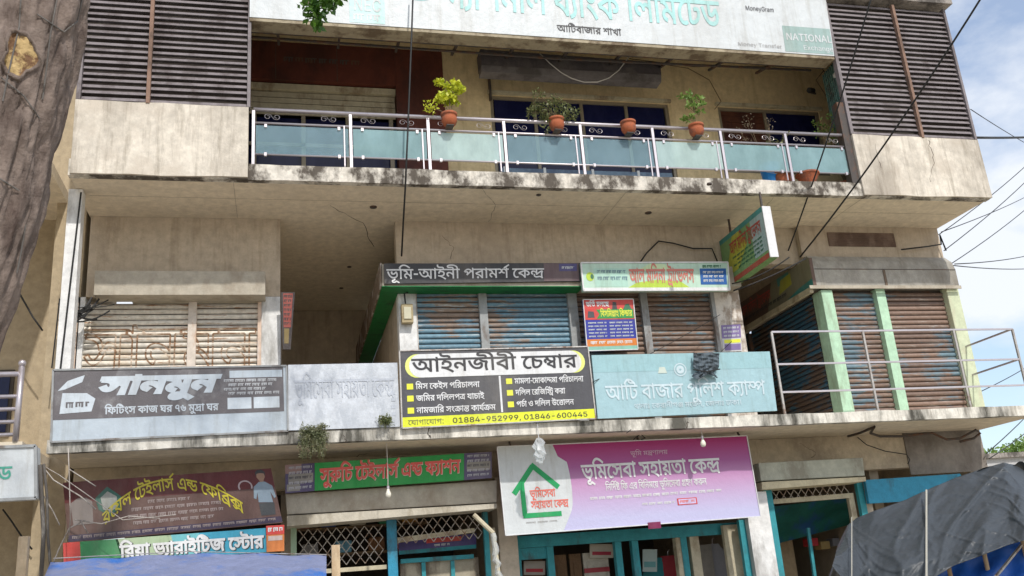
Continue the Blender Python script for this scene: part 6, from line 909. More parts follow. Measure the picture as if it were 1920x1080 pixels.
MB().box(px6+.001, px6+.129, 10.90, 10.919, zb6+.002, zt6-.002).build('end_cap', WHT, t)
for y_ in (11.0, 12.0): MB().bar((px6+.06, y_, zt6), (px6+.06, y_, Z2A), .025).build('hanger', dark_metal, t)
tl = Vector((7.80, 14.6, 6.05)); tr = Vector((7.80, 11.97, 6.05)); br = Vector((7.80, 11.97, 5.585)); bl = Vector((7.80, 14.6, 5.585))
t, F = board('passage_sign', 'dim multicoloured signboard on the shutter box inside the right passage', 'sign', [tl, tr, br, bl], .055, pm('dull_brown', (.13,.075,.055)), None, back=(1,0,0))
F.flat([(.45,1),(1,1),(1,0),(.55,0)], pm('dull_olive', (.25,.24,.16)), t, .002); F.flat([(.62,.6),(.78,.5),(.78,.1),(.66,.15)], pm('lb_yellow',0), t, .004); F.flat([(.66,.98),(1,.98),(1,.72),(.85,.78)], pm('lb_teal',0), t, .004); F.rect(.62,.02,.76,.3, pm('lb_teal',0), t, .003)
F.text('hanif', .12, .22, .52, .55, pm('lb_red',0), t, .006, 15); F.scribble(.15,.66,.72,.78, BLACK, t, 9, .006)
MB().box(7.74, 7.799, 12.0, 14.6, 5.50, 5.583).build('trim', beige_metal, t)
# --- vertical red banner at the passage mouth
t, F = board('vertical_red_banner', 'narrow dark banner with red letters hanging down beside the left passage wall', 'banner', quadP((527,548),(553,548),(545,655),(530,655),12.05), .02, pm('near_black', (.03,.02,.02)))
F.rect(.15,.02,.85,.62, pm('old_red', (.28,.045,.03)), t); F.rect(.2,.64,.7,.9, pm('old_gold', (.20,.14,.04)), t)
for i in range(7): F.scribble(.2,.05+i*.08,.8,.10+i*.08, pm('near_black',0), t, 2, .006, i)
# --- ground floor signs
q = quadP((118,905),(508,878),(530,980),(128,1018),11.45)
t, F = board('royal_tailors_banner', 'brown tailor banner with arched yellow lettering and a man in a pale shirt', 'banner', q, .03, pm('dull_maroon', (.115,.060,.050)))
F.flat([(0,.35),(1,.35),(1,0),(0,0)], pm('deep_maroon', (.105,.012,.014)), t, .001)
def arc(fx, fy):
    u = .165 + .66*fx; c = 1-(2*fx-1)**2; base = .78 - .52*c; ang = -(2*fx-1)*.0
    return u, base - .20*fy + 0*ang
F.text('royal1', .15,.3,.85,.5, pm('gold', (.55,.47,.03)), t, .006, 14, arc=arc)
for i, (a, b, n) in enumerate(((.38,.58,4),(.30,.74,8),(.28,.73,9),(.30,.68,8))): F.scribble(a,.40+i*.115,b,.46+i*.115, pm('dusty_print', (.30,.24,.23)), t, n, .005, i)
F.rect(0,.88,1,.985, pm('deep_navy', (.045,.03,.065)), t, .002); F.scribble(.02,.9,.97,.95, pm('dusty_print',0), t, 16, .005)
# clothed figures printed on it: suit jacket, emblem, man in shirt, wreath of hair
F.flat([(.03,.72),(.12,.72),(.125,.35),(.10,.28),(.06,.28),(.025,.36)], pm('suit_grey', (.22,.19,.18)), t, .004, 'picture')
F.flat([(.15,.5),(.20,.62),(.25,.5),(.26,.3),(.2,.12),(.14,.3)], pm('badge_green', (.02,.13,.10)), t, .004, 'emblem'); F.flat([(.17,.5),(.20,.56),(.235,.48),(.24,.3),(.2,.2),(.165,.3)], pm('badge_white', (.36,.38,.36)), t, .006, 'emblem')
F.flat([(.905,.60),(.975,.62),(.972,.42),(.985,.55),(.995,.52),(.988,.32),(.955,.235),(.925,.235),(.895,.32),(.885,.52),(.897,.54),(.908,.42)], pm('shirt', (.22,.29,.36)), t, .004, 'picture'); F.flat([(.931,.235),(.949,.235),(.952,.20),(.961,.15),(.959,.09),(.94,.05),(.921,.09),(.919,.15),(.928,.20)], pm('skin', (.32,.19,.13)), t, .005, 'picture'); F.flat([(.917,.13),(.922,.085),(.940,.075),(.958,.085),(.963,.13),(.965,.06),(.950,.012),(.930,.012),(.915,.06)], BLACK, t, .0055, 'picture'); F.flat([(.905,.84),(.975,.84),(.98,.62),(.905,.62)], pm('trousers', (.05,.055,.06)), t, .004, 'picture')
mb = MB()
for k in range(14):
    a0, a1 = math.pi*(-.15+k*1.3/14)+math.pi, math.pi*(-.15+(k+1)*1.3/14)+math.pi
    mb.poly([F.at(.855+r*math.cos(a), .30+r*3.2*math.sin(a), .005) for r, a in ((.036,a0),(.036,a1),(.028,a1),(.028,a0))])
mb.build('picture', pm('pinkish', (.45,.36,.38)), t)
t, F = board('variety_store_sign', 'green to blue sign with white lettering above the blue tarpaulin', 'sign', quadP((118,1018),(498,990),(500,1035),(120,1062),11.3), .05, pm('cyan', (.05,.36,.52)))
F.flat([(0,1),(.30,1),(.26,0),(0,0)], pm('store_green', (.02,.25,.08)), t, .002); F.flat([(.28,1),(.55,1),(.52,0),(.25,0)], pm('store_pale', (.40,.52,.33)), t, .002); F.flat([(.53,1),(.68,1),(.66,0),(.50,0)], pm('store_aqua', (.16,.48,.52)), t, .002); F.rect(.0,.0,.08,.9, REDP, t, .003)
F.text('variety', .27,.32,.985,.80, WHT, t, .008, 34); F.text('variety', .275,.34,.99,.82, BLACK, t, .006, 40)
t, F = board('orange_sachet_panel', 'small red and orange panel at the end of the variety store sign', 'sign', quadP((499,986),(533,984),(533,1033),(500,1035),11.28), .05, pm('sachet', (.62,.20,.05)))
F.rect(0,0,1,.35, REDP, t); F.scribble(.1,.08,.9,.25, WHT, t, 2, .006); F.rect(.1,.4,.9,.58, pm('pale_band', (.55,.45,.42)), t)
t, F = board('green_tailors_sign', 'bright green tailor sign with red lettering hung over the lattice shop front', 'sign', quadP((590,868),(870,850),(870,900),(590,920),11.62), .05, GREEN)
F.text('suruchi', .035,.24,.97,.70, pm('tailor_red', (.70,.10,.08)), t, .009, 26); F.text('suruchi', .038,.255,.973,.715, pm('tailor_pink', (.72,.48,.42)), t, .006, 40)
for nm, q in (('left', ((535,872),(590,868),(590,920),(535,925))), ('right', ((870,850),(922,847),(922,896),(870,900)))):
    t, F = board('tailor_info_panel', 'narrow violet panel with small print at the %s end of the green tailor sign' % nm, 'sign', quadP(*q, 11.63), .045, pm('slate_violet', (.09,.07,.16)), group='panels beside the green tailor sign')
    F.rect(.1,.35,.95,.68, pm('panel_grey', (.28,.26,.24)), t)
    if nm == 'left': F.rect(0,0,.55,.32, pm('panel_pink', (.32,.2,.19)), t); F.rect(.05,.7,.5,.95, pm('panel_grey',0), t)
    for i in range(5): F.scribble(.12,.08+i*.18,.9,.18+i*.18, pm('panel_print', (.45,.45,.5)) if i != 2 else CHAR, t, 3, .006, i)
# purple land-service banner
Yp = 11.50
t, F = board('land_service_banner', 'large purple and white banner with a green house logo and white lettering', 'banner', quadP((932,838),(1400,817),(1426,968),(948,1004),Yp), .035, pm('lilac', (.60,.54,.78)), WHT, .012)
mp_ = MATS['print_lilac']; n = mp_.node_tree; b = n.nodes['Principled BSDF']; g_ = N(n, 'ShaderNodeNewGeometry').outputs['Position']; sx = N(n, 'ShaderNodeSeparateXYZ'); n.links.new(g_, sx.inputs[0]); mr = N(n, 'ShaderNodeMapRange'); zA = P(1180, 985, Yp).z; zB = P(1180, 828, Yp).z
mr.inputs['From Min'].default_value = zA; mr.inputs['From Max'].default_value = zB; n.links.new(sx.outputs['Z'], mr.inputs['Value']); r = N(n, 'ShaderNodeValToRGB'); cr = r.color_ramp; cr.elements[0].color = (.47,.46,.66,1); cr.elements[0].position = .1; cr.elements[1].color = (.36,.03,.165,1); cr.elements[1].position = .97
e = cr.elements.new(.5); e.color = (.47,.27,.46,1); e = cr.elements.new(.72); e.color = (.32,.09,.26,1); n.links.new(mr.outputs[0], r.inputs['Fac']); n.links.new(r.outputs['Color'], b.inputs['Base Color'])
def cv_(v): return .245 + .02*math.sin(v*math.pi) + (-.035*(1-v*1.3) if v < .2 else 0) - (.03*(v-.75)/.25 if v > .75 else 0)
F.flat([(0,1),(cv_(1),1)] + [(cv_(1-k/14), 1-k/14) for k in range(1,14)] + [(cv_(0),0),(0,0)], W_, t, .002)
hg = pm('house_green', (.005,.33,.10))
def stroke(pts, w_, m, lift_=.005, nm='emblem'):
    asp = F.W/F.H
    for i in range(len(pts)-1):
        a = Vector((pts[i][0], pts[i][1]/asp)); c = Vector((pts[i+1][0], pts[i+1][1]/asp)); d = (c-a).normalized(); nn = Vector((-d.y, d.x))*w_/2; a -= d*w_*.4*(1 if i else 0); 
        F.flat([(p.x, p.y*asp) for p in (a-nn, c-nn, c+nn, a+nn)], m, t, lift_+i*.0006, nm)
stroke([(.045,.55),(.125,.24),(.215,.50)], .019, hg); stroke([(.078,.42),(.078,.80),(.215,.80)], .017, hg, .0075)
F.text('land_b', .105,.52,.20,.60, pm('house_red', (.72,.16,.12)), t, wgt=20); F.text('land_c', .105,.645,.245,.725, pm('house_red',0), t, wgt=20); F.scribble(.08,.87,.2,.89, pm('grey_print',0), t, 3)
F.text('land', .31,.265,.865,.43, WHT, t, .007, 18); F.text('land_top', .51,.13,.66,.18, pm('pink_print', (.62,.4,.52)), t, wgt=5)
F.text('land_a', .395,.50,.80,.575, WHT, t, .006, 14); F.scribble(.33,.64,.86,.675, WHT, t, 13); F.scribble(.53,.745,.66,.775, WHT, t, 4)
F.rect(.67,.72,.75,.80, REDP, t, .004); F.rect(.675,.73,.745,.79, pm('lilac2', (.60,.50,.75)), t, .0055); F.scribble(.68,.745,.74,.775, pm('house_red',0), t, 1, .007)
for u_ in (.05, .55, .97): a = F.at(u_,0); MB().bar(a, (a.x, Yp+.05, Z1A), .02).build('hanger', dark_metal, t)
a = F.at(.555, 0); MB().tube([(a.x-.1, Yp-.03, a.z+.01), (a.x, Yp-.05, a.z+.08), (a.x+.06, Yp-.05, a.z+.02), (a.x+.02, Yp, a.z+.01)], .008).build('tie_wire', blackrub, t)
MB().slab([F.at(.54,1.05,.0), F.at(.59,1.05,.0), F.at(.59,.975,.008), F.at(.54,.975,.008)], (0,-.01,0)).build('cloth_tag', pm('tag_maroon', (.22,.02,.09)), t)
# blue fascia at the right shop, dark green sheet below it
t, F = board('blue_fascia_panel', 'plain blue fascia panel at the right end behind the grey tarpaulin', 'sign', quadP((1622,900),(1800,888),(1830,932),(1630,944),12.0), .06, bluep, None)
# violet bunting board seen behind the second lattice
t, F = board('violet_shop_strip', 'violet and red strip sign hung inside the tailor shop front', 'sign', quadP((748,1012),(893,1000),(893,1028),(748,1040),12.5), .03, pm('violet_strip', (.07,.05,.22)))
F.rect(.35,.1,.8,.4, REDP, t); F.scribble(.45,.5,.65,.65, W_, t, 2); F.rect(0,.75,1,1, teal, t)
# neighbouring building on the left
# ================================================================ NEIGHBOUR
nb = thing('neighbour_building', 'plain beige building at the left edge with a small steel railed balcony', 'building', (-4.6, 12, 0))
part(MB().box(-9, XL-.3, 9.7, 12.9, 6.85, 7.0), 'floor_slab', soffit_m, nb)  # overhang added, mostly out of view, to shade the wall beneath it
nb_m = weathered('neighbour_plaster', (.40,.325,.22), (.28,.22,.15), .35, .8, .5, .9, hard=.3)
part(MB().box(-9, XL-.42, 12.9, 17, 0, 12), 'wall', nb_m, nb); part(MB().box(-9, XL-.28, 11.02, 12.9, 3.38, 3.5), 'floor_slab', soffit_m, nb)
part(MB().box(XL-.42, XL-.06, 12.3, 12.7, 0, 12), 'wall', nb_m, nb)
wn = part(MB().box(-4.2, -3.35, 12.86, 12.898, 3.9, 4.75), 'window', dark_in, nb)
MB().box(-4.16, -3.39, 12.84, 12.858, 3.94, 4.71).build('pane', curtain, wn)
# small railing
rl = thing('steel_balcony_railing', 'short stainless railing with a ball topped post at the left edge', 'railing', (-3.2, 11.0, 3.5))
xr_ = P(40, 700, 11.03).x; MB().tube([(xr_, 11.03, 3.5), (xr_, 11.03, 4.33)], .032, 10).build('post', steel, rl, smooth=True)
MB().ellip((xr_, 11.03, 4.37), (.042,.042,.042)).build('ball_finial', steel, rl, smooth=True)
for z_ in (4.25, 4.0, 3.86, 3.72, 3.58): MB().tube([(xr_-.02, 11.03, z_), (-5, 11.03, z_)], .022 if z_ < 4.2 else .03, 8).build('rail', steel, rl, smooth=True)
MB().tube([(-3.6, 11.03, 3.5), (-3.6, 11.03, 4.25)], .03).build('post', steel, rl)
t, F = board('left_white_sign', 'white lightbox sign cut by the left edge, ending in a green Bengali letter', 'sign', [Vector((-4.6,10.6,3.37)), P(67,836,10.6), P(68,934,10.6), Vector((-4.6,10.6,2.83))], .2, W_, grey_metal, .03)
u0 = 1-(P(67,880,10.6).x-P(-6,880,10.6).x)/F.W; u1 = 1-(P(67,880,10.6).x-P(22,880,10.6).x)/F.W
F.text('do', u0, .38, u1, .62, pm('sea_green', (.06,.38,.28)), t, wgt=16)
MB().bar((-3.2, 10.8, 3.3), (-3.2, 11.2, 3.4), .04).build('bracket', dark_metal, t)
# white downpipe strip on the corner
dp = thing('white_corner_pipe', 'white painted pipe casing running down the left corner of the building', 'pipe', (XL, 11.9, 3.5))
a = P(98, 540, 11.5); MB().box(XL-.10, XL+.06, 11.42, 11.6, Z1B+.002, 6.66).build('casing', white_paint, dp); MB().tube([(XL+.05, 11.38, 6.6), (XL+.0, 11.36, 5.2), (XL-.06, 11.35, 3.5)], .012).build('wire', blackrub, dp)
# ================================================================ RAILINGS
def railing_glass():
    t = thing('glass_balcony_railing', 'steel balcony railing with pale blue glass panels and small scroll ornaments', 'railing', (4, D, Z2B))
    Y = D+.04; xs = []; zt0, zs, zl = 7.66, 7.47, 7.03
    xs = [-.36, .86-.0, 1.88, 2.92, 4.01, 5.08, 6.13, 7.17, 8.22]
    for x in xs: MB().box(x-.018, x+.018, Y-.018, Y+.018, Z2B+.001, zt0-.02).build('post', steel, t)
    MB().tube([(xs[0], Y, zt0), (xs[-1], Y, zt0)], .026, 8).build('top_rail', steel, t, smooth=True)
    MB().tube([(xs[0], Y, zs), (xs[-1], Y, zs)], .016, 8).build('middle_rail', steel, t, smooth=True)
    MB().tube([(xs[0], Y, zl), (xs[-1], Y, zl)], .012, 8).build('bottom_rail', steel, t, smooth=True)
    gm = glass_mat('frosted_pane', (.34,.50,.52), .42, .05); gm2 = glass_mat('clear_pane', (.36,.50,.56), .26, .03); gm3 = glass_mat('milky_pane', (.46,.58,.57), .55, .10)
    for i in range(len(xs)-1):
        a, b = xs[i]+.03, xs[i+1]-.03
        p = MB().box(a, b, Y-.006, Y+.004, zl-.10+.09, zs-.035).build('glass_pane', (gm, gm2, gm3)[(1,0,2,1,1,2,0,0)[i]], t)
        for x in (a+.12, b-.12):
            for z in (zs-.04, zl+.0): MB().box(x-.016, x+.016, Y-.02, Y+.012, z-.025, z+.02).build('clip', steel, p)
        MB().box(b-.06, b-.045, Y-.015, Y-.0, Z2B+.02, zs).build('rod', steel, p)
        m = MB()
        for c in (a+.2, b-.25):
            for s_ in (-1, 1):
                pts = [(c+s_*(.055+(.050-.034*k/15)*math.cos(math.pi+k*.55)), Y, (zs+zt0)/2+s_*(.050-.034*k/15)*math.sin(math.pi+k*.55)*.9) for k in range(16)]; m.tube(pts, .003, 4)
        m.build('scroll_ornament', steel, t)
    return t
railing_glass()
t = thing('slab_corner_railing', 'thin steel railing round the open right end of the first floor slab', 'railing', (8, D, Z1B))
X0, X1, zr = 6.43, 10.30, 4.63
for x in (X0, 7.83, 9.3): MB().bar((x, D+.05, Z1B), (x, D+.05, zr), .028).build('post', steel_dull, t)
MB().bar((X1, D+.05, Z1B), (X1, D+.05, zr), .028).build('post', steel_dull, t)
for z in (zr, 4.18, 3.80): 
    MB().bar((X0, D+.05, z), (X1, D+.05, z), .024).build('rail', steel, t)
    if z > 4: MB().bar((X1, D+.05, z), (X1, 12.3, z), .024).build('rail', steel, t)
MB().bar((10.26, 12.28, Z1B), (10.26, 12.28, zr), .03).build('post', steel_dull, t)

# ================================================================ POTTED PLANTS
def leaves(mb, c, r, n, size, rnd, squash=1.0, up=.3):
    for _ in range(n):
        while 1:
            d = Vector((rnd.uniform(-1,1), rnd.uniform(-1,1), rnd.uniform(-1,1)))
            if d.length <= 1: break
        p = Vector(c) + Vector((d.x*r[0], d.y*r[1], d.z*r[2])); s = size*rnd.uniform(.6, 1.3)
        a = Vector((rnd.gauss(0,1), rnd.gauss(0,1), rnd.gauss(0,1)+up)).normalized(); b = a.cross(Vector((rnd.gauss(0,1), rnd.gauss(0,1), rnd.gauss(0,1)))).normalized()
        tip = p + a*s; mid = p + a*s*.5
        mb.poly([p, mid + b*s*.3*squash, tip, mid - b*s*.3*squash])
def pot(c, s, t, m=terracotta):
    MB().lathe([(.070*s, 0), (.098*s, .03*s), (.118*s, .08*s), (.120*s, .12*s), (.108*s, .16*s), (.112*s, .165*s), (.126*s, .17*s), (.127*s, .205*s), (.112*s, .207*s), (.106*s, .17*s)], c, 22).build('pot', m, t, smooth=True)
    MB().lathe([(.001, .178*s), (.108*s, .178*s)], c, 14).build('soil', soil, t)
def potted(label, px, py, kind, s=1.0, Y=D-.06, seed=1):
    p = P(px, py, Y); c = (p.x, Y, 7.47+.016); rnd = random.Random(seed)
    t = thing('potted_plant', label, 'potted plant', c, 'terracotta pots on the balcony railing')
    MB().box(c[0]-.05, c[0]+.05, Y-.06, D+.04, 7.474, 7.484).build('pot_bracket', dark_metal, t)
    pot(c, s, t)
    if kind == 'none': return t
    top = Vector((c[0], Y, c[2]+.2*s)); st = MB(); fo = MB()
    if kind == 'yellow':
        h = .30
        for a in range(3):
            e = top + Vector((rnd.uniform(-.10,.08), rnd.uniform(-.05,.05), h*rnd.uniform(.7,1.1))); st.tube([top, (top+e)/2+Vector((.01,.01,0)), e], .008, 5, .004)
        for k in range(14):
            cc = top + Vector((rnd.uniform(-.10,.16), rnd.uniform(-.10,.10), h+rnd.uniform(-.10,.24))); leaves(fo, cc, (.06,.05,.05), 46, .062, rnd, 1.2)
        leaves(fo, top+Vector((-.25,0,.10)), (.09,.06,.10), 60, .05, rnd, .8); st.tube([top, top+Vector((-.15,0,.06)), top+Vector((-.27,0,.14))], .006, 5)
        m = leaf_y
    elif kind == 'bush':
        for a in range(9):
            e = top + Vector((rnd.uniform(-.34,.34), rnd.uniform(-.12,.1), rnd.uniform(.0,.32))); st.tube([top, (top+e)/2+Vector((0,0,.06)), e], .006, 5, .003); leaves(fo, e, (.09,.07,.07), 55, .042, rnd, .8)
        leaves(fo, top+Vector((.05,0,.10)), (.30,.12,.17), 520, .045, rnd, .9)
        leaves(fo, top+Vector((-.15,0,-.10)), (.10,.06,.12), 60, .045, rnd, .7)
        m = leaf_d
    else:
        e = top+Vector((-.0,0,.45)); st.tube([top, top+Vector((.01,0,.25)), e], .007, 5)
        for z_, dx in ((.10,-.13),(.12,-.05),(.22,.10),(.30,-.08),(.38,.02),(.46,-.14),(.50,-.02),(.47,.12),(.3,.03),(.42,-.05),(.36,.13)):
            cc = top+Vector((dx, rnd.uniform(-.04,.04), z_)); st.tube([top+Vector((.005,0,z_*.7)), cc], .004, 4); leaves(fo, cc, (.05,.04,.035), 24, .062, rnd, .95)
        m = leaf_g
    st.build('stem', twig, t); f_ = fo.build('foliage', m, t); return t
potted('terracotta pot with a yellow leafed shrub hanging outside the balcony rail', 843, 235, 'yellow', .88, seed=2)
potted('terracotta pot with a dull green spreading bush on the balcony rail', 1045, 246, 'bush', .88, seed=3)
potted('bare terracotta pot without any plant on the balcony rail', 1180, 252, 'none', .88, seed=4)
potted('terracotta pot with a slender green sapling on the balcony rail', 1308, 258, 'sapling', .88, seed=5)
def floor_plant(label, px, py, z, rx, rz, m, n, size, seed, Y=11.5):
    p = P(px, py, Y); rnd = random.Random(seed); c = (p.x, Y, Z2B+.002); t = thing('balcony_plant', label, 'plant', c)
    pot(c, 1.1, t, terracotta); st = MB(); fo = MB(); top = Vector((p.x, Y, Z2B+.22))
    for k in range(12):
        e = Vector((p.x+rnd.uniform(-rx,rx), Y+rnd.uniform(-.15,.15), z+rnd.uniform(-rz,rz))); st.tube([top, (top+e)/2+Vector((rnd.uniform(-.05,.05),0,.05)), e], .008, 5, .003); leaves(fo, e, (rx*.35,.08,rz*.4), n//12, size, rnd, .8)
    st.build('stem', twig, t); fo.build('foliage', m, t)
floor_plant('dry greyish shrub behind the glass railing in front of the blinds', 1425, 240, 7.85, .32, .28, leaf_s, 240, .035, 8)
floor_plant('small light green plant beside the lattice gate at the right end of the balcony', 1565, 240, 8.05, .25, .18, leaf_g, 300, .05, 9)
floor_plant('low green plant hanging over the middle rail near the right window', 1455, 265, 7.58, .10, .10, leaf_d, 110, .05, 10, 11.2)
t = thing('terracotta_bowl', 'low terracotta bowl on the balcony floor behind the right glass panels', 'pot', (7.6, 11.12, Z2B+.002)); px_ = P(1515, 335, 11.12).x
MB().lathe([(.09,0),(.16,.14),(.175,.145),(.175,.17),(.15,.17),(.14,.12)], (px_, 11.12, Z2B+.002), 18).build('bowl', terracotta, t)
t = thing('blue_bucket', 'blue plastic bucket behind the glass railing', 'bucket', (P(1446,330,11.3).x, 11.3, Z2B+.002)); c = t.location
MB().lathe([(.11,0),(.15,.34),(.16,.345),(.16,.37),(.145,.37),(.10,.02)], c, 20).build('tub', plain('bucket_blue', (.03,.22,.60), .35), t); MB().tube([(c.x-.15,c.y,c.z+.35),(c.x-.12,c.y-.1,c.z+.22),(c.x,c.y-.16,c.z+.17),(c.x+.12,c.y-.1,c.z+.22),(c.x+.15,c.y,c.z+.35)], .005).build('handle', steel, t)

# --- rolled awning housing under the bank sign
Ya = 11.9; t = thing('rolled_awning', 'long dark grey rolled awning housing above the bank windows', 'awning', P(900,120,Ya))
q = quadP((900,92),(1238,117),(1240,140),(903,122),Ya); MB().slab([q[3],q[2],q[1],q[0]], (0,.25,0)).build('housing', weathered('awning_grey', (.085,.075,.080), (.14,.125,.12), .4, 2.5, .7, .6), t)
q = quadP((903,122),(1240,140),(1240,154),(903,134),Ya-.03); MB().slab([q[3],q[2],q[1],q[0]], (0,.2,0)).build('lip', weathered('awning_lip', (.17,.155,.155), (.1,.09,.085), .4, 3, .7, .5), t)
MB().box(P(917,140,12.5).x-.01, P(917,140,12.5).x+.02, 12.5, 12.58, P(917,185,12.5).z, P(917,130,12.5).z).build('arm', dark_metal, t)
for a_ in ((920,138),(1217,158)): p = P(*a_, 12.1); MB().ellip(p, (.035,.035,.035), 8, 5).build('end_knob', blackrub, t)
def sag(a, b, s, n=10):
    a, b = Vector(a), Vector(b); return [a.lerp(b, k/n) - Vector((0,0,s*4*(k/n)*(1-k/n))) for k in range(n+1)]
def cable(name, label, pts, r=.01, m=blackrub, cat='cable', group=None):
    o = MB().tube(pts, r, 6).build(name, m, None, smooth=True); return tag(o, label, cat, group)
cable('white_cable', 'white cable loop sagging across the rolled awning', [P(x_, y_, 11.85) for x_, y_ in ((1012,100),(1030,118),(1052,136),(1072,147),(1095,154),(1120,154),(1142,146),(1160,132),(1172,116),(1180,106))], .009, plain('white_pvc', (.55,.53,.50)))
# gate, camera, lamp at the right end of the balcony
t = thing('folded_lattice_gate', 'green folded lattice gate standing beside the corner post of the balcony', 'gate', (8.1, 11.3, Z2B))
ga = P(1548,135,11.6); gb_ = P(1592,240,11.2); mb = MB(); gm_ = weathered('gate_green', (.10,.20,.18), (.08,.10,.09), .4, 5, .6, .6); A, B2 = Vector((P(1553,190,11.62).x,11.62,0)), Vector((P(1588,200,11.14).x-.02,11.14,0))
for k in range(9):
    p = A.lerp(B2, k/8); mb.bar((p.x,p.y,Z2B+.03), (p.x,p.y,9.05), .02)
mb.build('upright', gm_, t); mb = MB()
for k in range(8):
    p, q = A.lerp(B2, k/8), A.lerp(B2, (k+1)/8)
    for j in range(18):
        z = Z2B+.05+j*.118; mb.bar((p.x,p.y,z), (q.x,q.y,z+.118), .012, .006); mb.bar((p.x-.006,p.y,z+.118), (q.x-.006,q.y,z), .012, .006)
mb.build('scissor_lattice', gm_, t)
t = thing('wall_camera', 'dark bullet camera on a curved wall bracket at the balcony end', 'camera', P(1520,172,12.2)); c = P(1520,172,12.1)
MB().tube([c+Vector((-.07,-.06,-.01)), c+Vector((.05,.0,.02))], .045, 10).build('body', blackrub, t); MB().tube([c+Vector((.02,0,.0)), c+Vector((.15,.1,.03)), c+Vector((.24,.3,.16)), c+Vector((.26,.45,.30))], .018).build('arm', dark_metal, t)
t = thing('wall_lamp', 'small round white lamp on top of the green lattice gate', 'lamp', P(1568,140,11.25)); c = P(1568,141,11.25)
MB().ellip(c, (.05,.05,.055), 12, 8).build('globe', WHT, t, smooth=True); MB().tube([c+Vector((0,0,-.05)), c+Vector((0,.05,-.15)), c+Vector((.02,.3,-.2))], .012).build('stem', dark_metal, t)
for k, pts in enumerate((((1240,120),(1290,128),(1330,150),(1352,190),(1340,205)), ((1180,110),(1300,125),(1450,124),(1540,128),(1560,150)), ((1545,132),(1530,150),(1552,185),(1556,230)))):
    cable('balcony_wire', ('thin brown wire drooping on the beige wall by the sapling', 'thin wire clipped under the bank fascia', 'thin wire hanging by the lattice gate')[k], [P(x_, y_, 12.5 if k == 0 else 12.0) for x_, y_ in pts], .007, weathered('brown_wire', (.12,.08,.05)))

# ================================================================ LAMPS, CLOTHS, SMALL THINGS
def bulb(label, px, py, Y, zc):
    c = P(px, py, Y); t = thing('hanging_bulb', label, 'light bulb', c, 'bulbs hanging from the lower slab')
    MB().lathe([(.004,-.055),(.026,-.048),(.036,-.022),(.034,.002),(.020,.030),(.015,.05)], c, 14).build('glass_bulb', plain('bulb_glass', (.75,.72,.62), .15), t, smooth=True)
    MB().lathe([(.015,.05),(.017,.052),(.017,.085),(.006,.09)], c, 10).build('cap', steel, t); MB().tube([c+Vector((0,0,.085)), (c.x+.004, c.y, (c.z+zc)/2), (c.x, c.y, zc)], .004, 5).build('flex', plain('white_flex', (.6,.58,.54)), t)
bulb('white bulb hanging in front of the green tailor sign', 728, 925, 11.3, Z1A); bulb('white bulb hanging in front of the purple banner', 1318, 830, 11.15, Z1A-.01)
# crumpled plastic bag on the slab edge
def crumple(mb, c, r, n=14, m=10, j=.25, seed=1):
    rnd = random.Random(seed); base = len(mb.v)
    for i in range(m+1):
        th = math.pi*i/m
        for k in range(n):
            an = 2*math.pi*k/n; q = 1+rnd.uniform(-j, j); mb.v.append((c[0]+r[0]*math.sin(th)*math.cos(an)*q, c[1]+r[1]*math.sin(th)*math.sin(an)*q, c[2]+r[2]*math.cos(th)))
    for i in range(m):
        for k in range(n): k2 = (k+1) % n; mb.f.append((base+i*n+k, base+(i+1)*n+k, base+(i+1)*n+k2, base+i*n+k2))
    return mb
t = thing('plastic_bag', 'clear crumpled plastic bag dangling over the green house logo', 'bag', P(1012,840,10.95)); c = P(1012,845,10.93)
MB_ = crumple(MB(), c, (.075,.05,.16), 12, 10, .35, 4); bm_ = glass_mat('bag_film', (.62,.63,.64), .42, .2); MB_.build('film', bm_, t)
MB().tube([c+Vector((0,0,.15)), (c.x+.01, D-.03, Z1B-.02), (c.x, D+.03, Z1B+.01)], .006).build('string', plain('string', (.5,.5,.5)), t)
# black cloth tied over the top of the police board
t = thing('tied_black_cloth', 'dark grey cloth bundle tied over the top edge of the light blue board', 'cloth', P(1325,680,10.9)); 
mb = MB(); rnd = random.Random(9); cols_ = 15; rows_ = 10; base = 0
def cl(u, v):
    pinch = 1-.45*math.exp(-((v-.78)/.12)**2); x = 1325 + (u-.5)*48*pinch - 4*v; y = 662 + 44*v + 5*math.sin(u*7)*v; p = P(x, y, 10.93 - .05*math.sin(u*math.pi) - .02*math.sin(u*19+v*5) - .015*math.sin(v*23+u*9)); return p
for i in range(rows_+1):
    for j in range(cols_+1): mb.v.append(tuple(cl(j/cols_, i/rows_)))
for i in range(rows_):
    for j in range(cols_): a = i*(cols_+1)+j; mb.f.append((a, a+1, a+cols_+2, a+cols_+1))
o = mb.build('cloth', weathered('slate_cloth', (.10,.125,.145), (.05,.06,.07), .4, 8, 1, .9), t); sm = o.modifiers.new('s', 'SOLIDIFY'); sm.thickness = .012; sm.offset = -1
MB().tube([P(1300,693,10.87), P(1325,697,10.85), P(1350,692,10.87)], .008).build('knot', blackrub, t)
t = thing('meter_box', 'small yellowed electric meter box on the wall pier by the passage', 'meter', P(762,590,12.25)); a = P(751,573,12.27); b = P(774,608,12.27)
MB().box(a.x, b.x, 12.18, 12.283, b.z, a.z).build('case', weathered('old_ivory', (.40,.33,.20), (.2,.14,.08), .4, 8, 1), t, bevel=.006); MB().box(a.x+.03, b.x-.03, 12.165, 12.178, b.z+.05, a.z-.05).build('window', plain('meter_glass', (.55,.52,.38), .2), t)
MB().tube([(a.x+.06,12.2,a.z),(a.x+.05,12.2,a.z+.15),(a.x+.10,12.22,5.58)], .012).build('conduit', blackrub, t)
